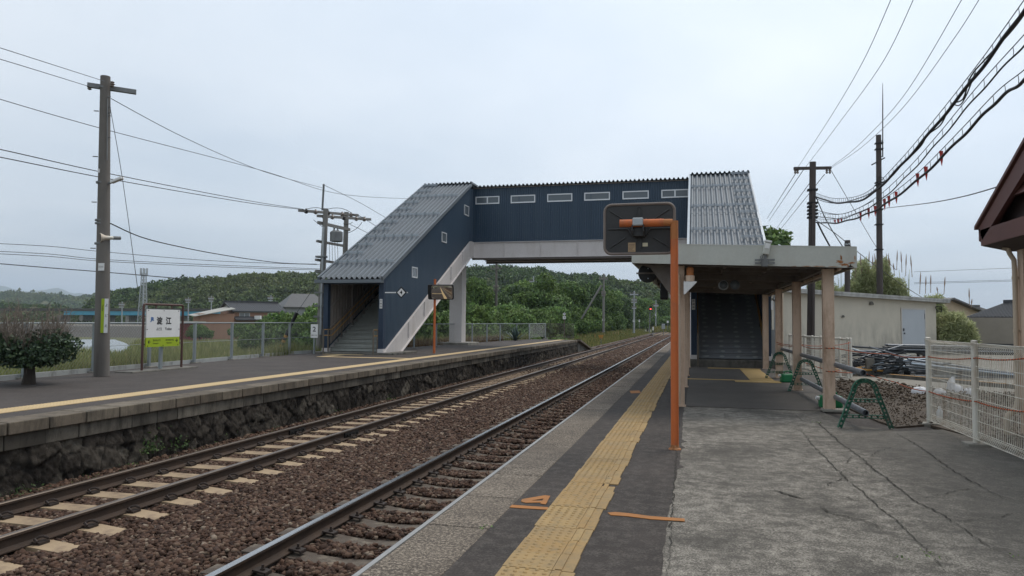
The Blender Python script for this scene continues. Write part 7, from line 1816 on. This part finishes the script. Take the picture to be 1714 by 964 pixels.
# ------------------------------------------------------------------ reeds and bushes on the right
def reed_clump(label, px0, px1, D, ytop, n, seed, plumes=()):
    a = AD(px0, 540, D); e = AD(px1, 540, D); t = thing('bamboo_clump', label, 'plant', ((a.x+e.x)/2, (a.y+e.y)/2, -.1)); r = np.random.default_rng(seed); zt = AD((px0+px1)/2, ytop, D).z
    f = r.random(n); Pz = r.random(n)**.5*(zt+.1)*(1-.55*(np.abs(f-.5)*2)**2.6)*(1+.08*np.sin(f*23)); C = np.stack([a.x+(e.x-a.x)*f, a.y+(e.y-a.y)*f+r.uniform(0, 2.5, n), Pz-.1], 1)
    V, F = leaf_quads(C, r.uniform(.6, 1.3, n)*.05, None, 8, -.1); npmesh('foliage', V, F, M['leaf_bamboo'], t)
    b = MB()
    for i in range(40): x = a.lerp(e, r.random()); b.tube([(x.x, x.y+1, -.1), (x.x+r.uniform(-.2, .2), x.y+1, zt*r.uniform(.7, .98))], [.02, .008], 4, False)
    b.build('stems', M['leaf_bamboo'], t)
    for (px, y0, y1) in plumes:
        p = AD(px, y0, D+.5); q = AD(px+random.uniform(-3, 3), y1, D+.5); m_ = q.lerp(p, .42); b = MB(); b.tube([(q.x, q.y, q.z), m_], .018, 4); dd = (p-m_); b.tube([m_, m_+dd*.3, m_+dd*.7, p], [.018, .038, .028, .008], 6); b.build('plume', M['plume'], t)
    return t
PLM = [(1440, 425, 460), (1447, 432, 462), (1455, 420, 458), (1461, 427, 460), (1464, 424, 458), (1484, 424, 455), (1489, 432, 458), (1495, 440, 462), (1502, 419, 452), (1508, 421, 456), (1517, 425, 462), (1524, 427, 464), (1433, 438, 465), (1444, 441, 466), (1487, 424, 462)]
reed_clump('big pale green bamboo-grass clump with brown plumes behind the shed roof', 1408, 1532, 44, 440, 26000, 3, PLM)
reed_clump('green foliage seen between the shelter posts above the shed roof', 1345, 1415, 43, 455, 9000, 4)
reed_clump('narrow bamboo-grass tuft at the shed corner with plumes over its roof', 1562, 1590, 41, 498, 6000, 5, [(1550, 462, 492), (1558, 460, 490), (1568, 480, 492), (1582, 463, 492), (1541, 455, 492), (1622, 482, 512), (1627, 500, 516)])
t = reed_clump('leafy pale green bush leaning over the grey boundary wall', 1574, 1640, 37, 526, 7000, 6)

# ------------------------------------------------------------------ the air between
hz = MB().box((-11500, -300, -25), (11500, 12500, 640)).build('haze', None); hz['kind'] = 'stuff'
hm = bpy.data.materials.new('haze_air'); hm.use_nodes = True; hm.node_tree.nodes.clear()
ho = hm.node_tree.nodes.new('ShaderNodeOutputMaterial'); hv = hm.node_tree.nodes.new('ShaderNodeVolumePrincipled')
hv.inputs['Color'].default_value = (.74, .86, 1.0, 1); hv.inputs['Density'].default_value = 1.4e-4; hv.inputs['Anisotropy'].default_value = .1
hm.node_tree.links.new(hv.outputs[0], ho.inputs['Volume']); hz.data.materials.append(hm)
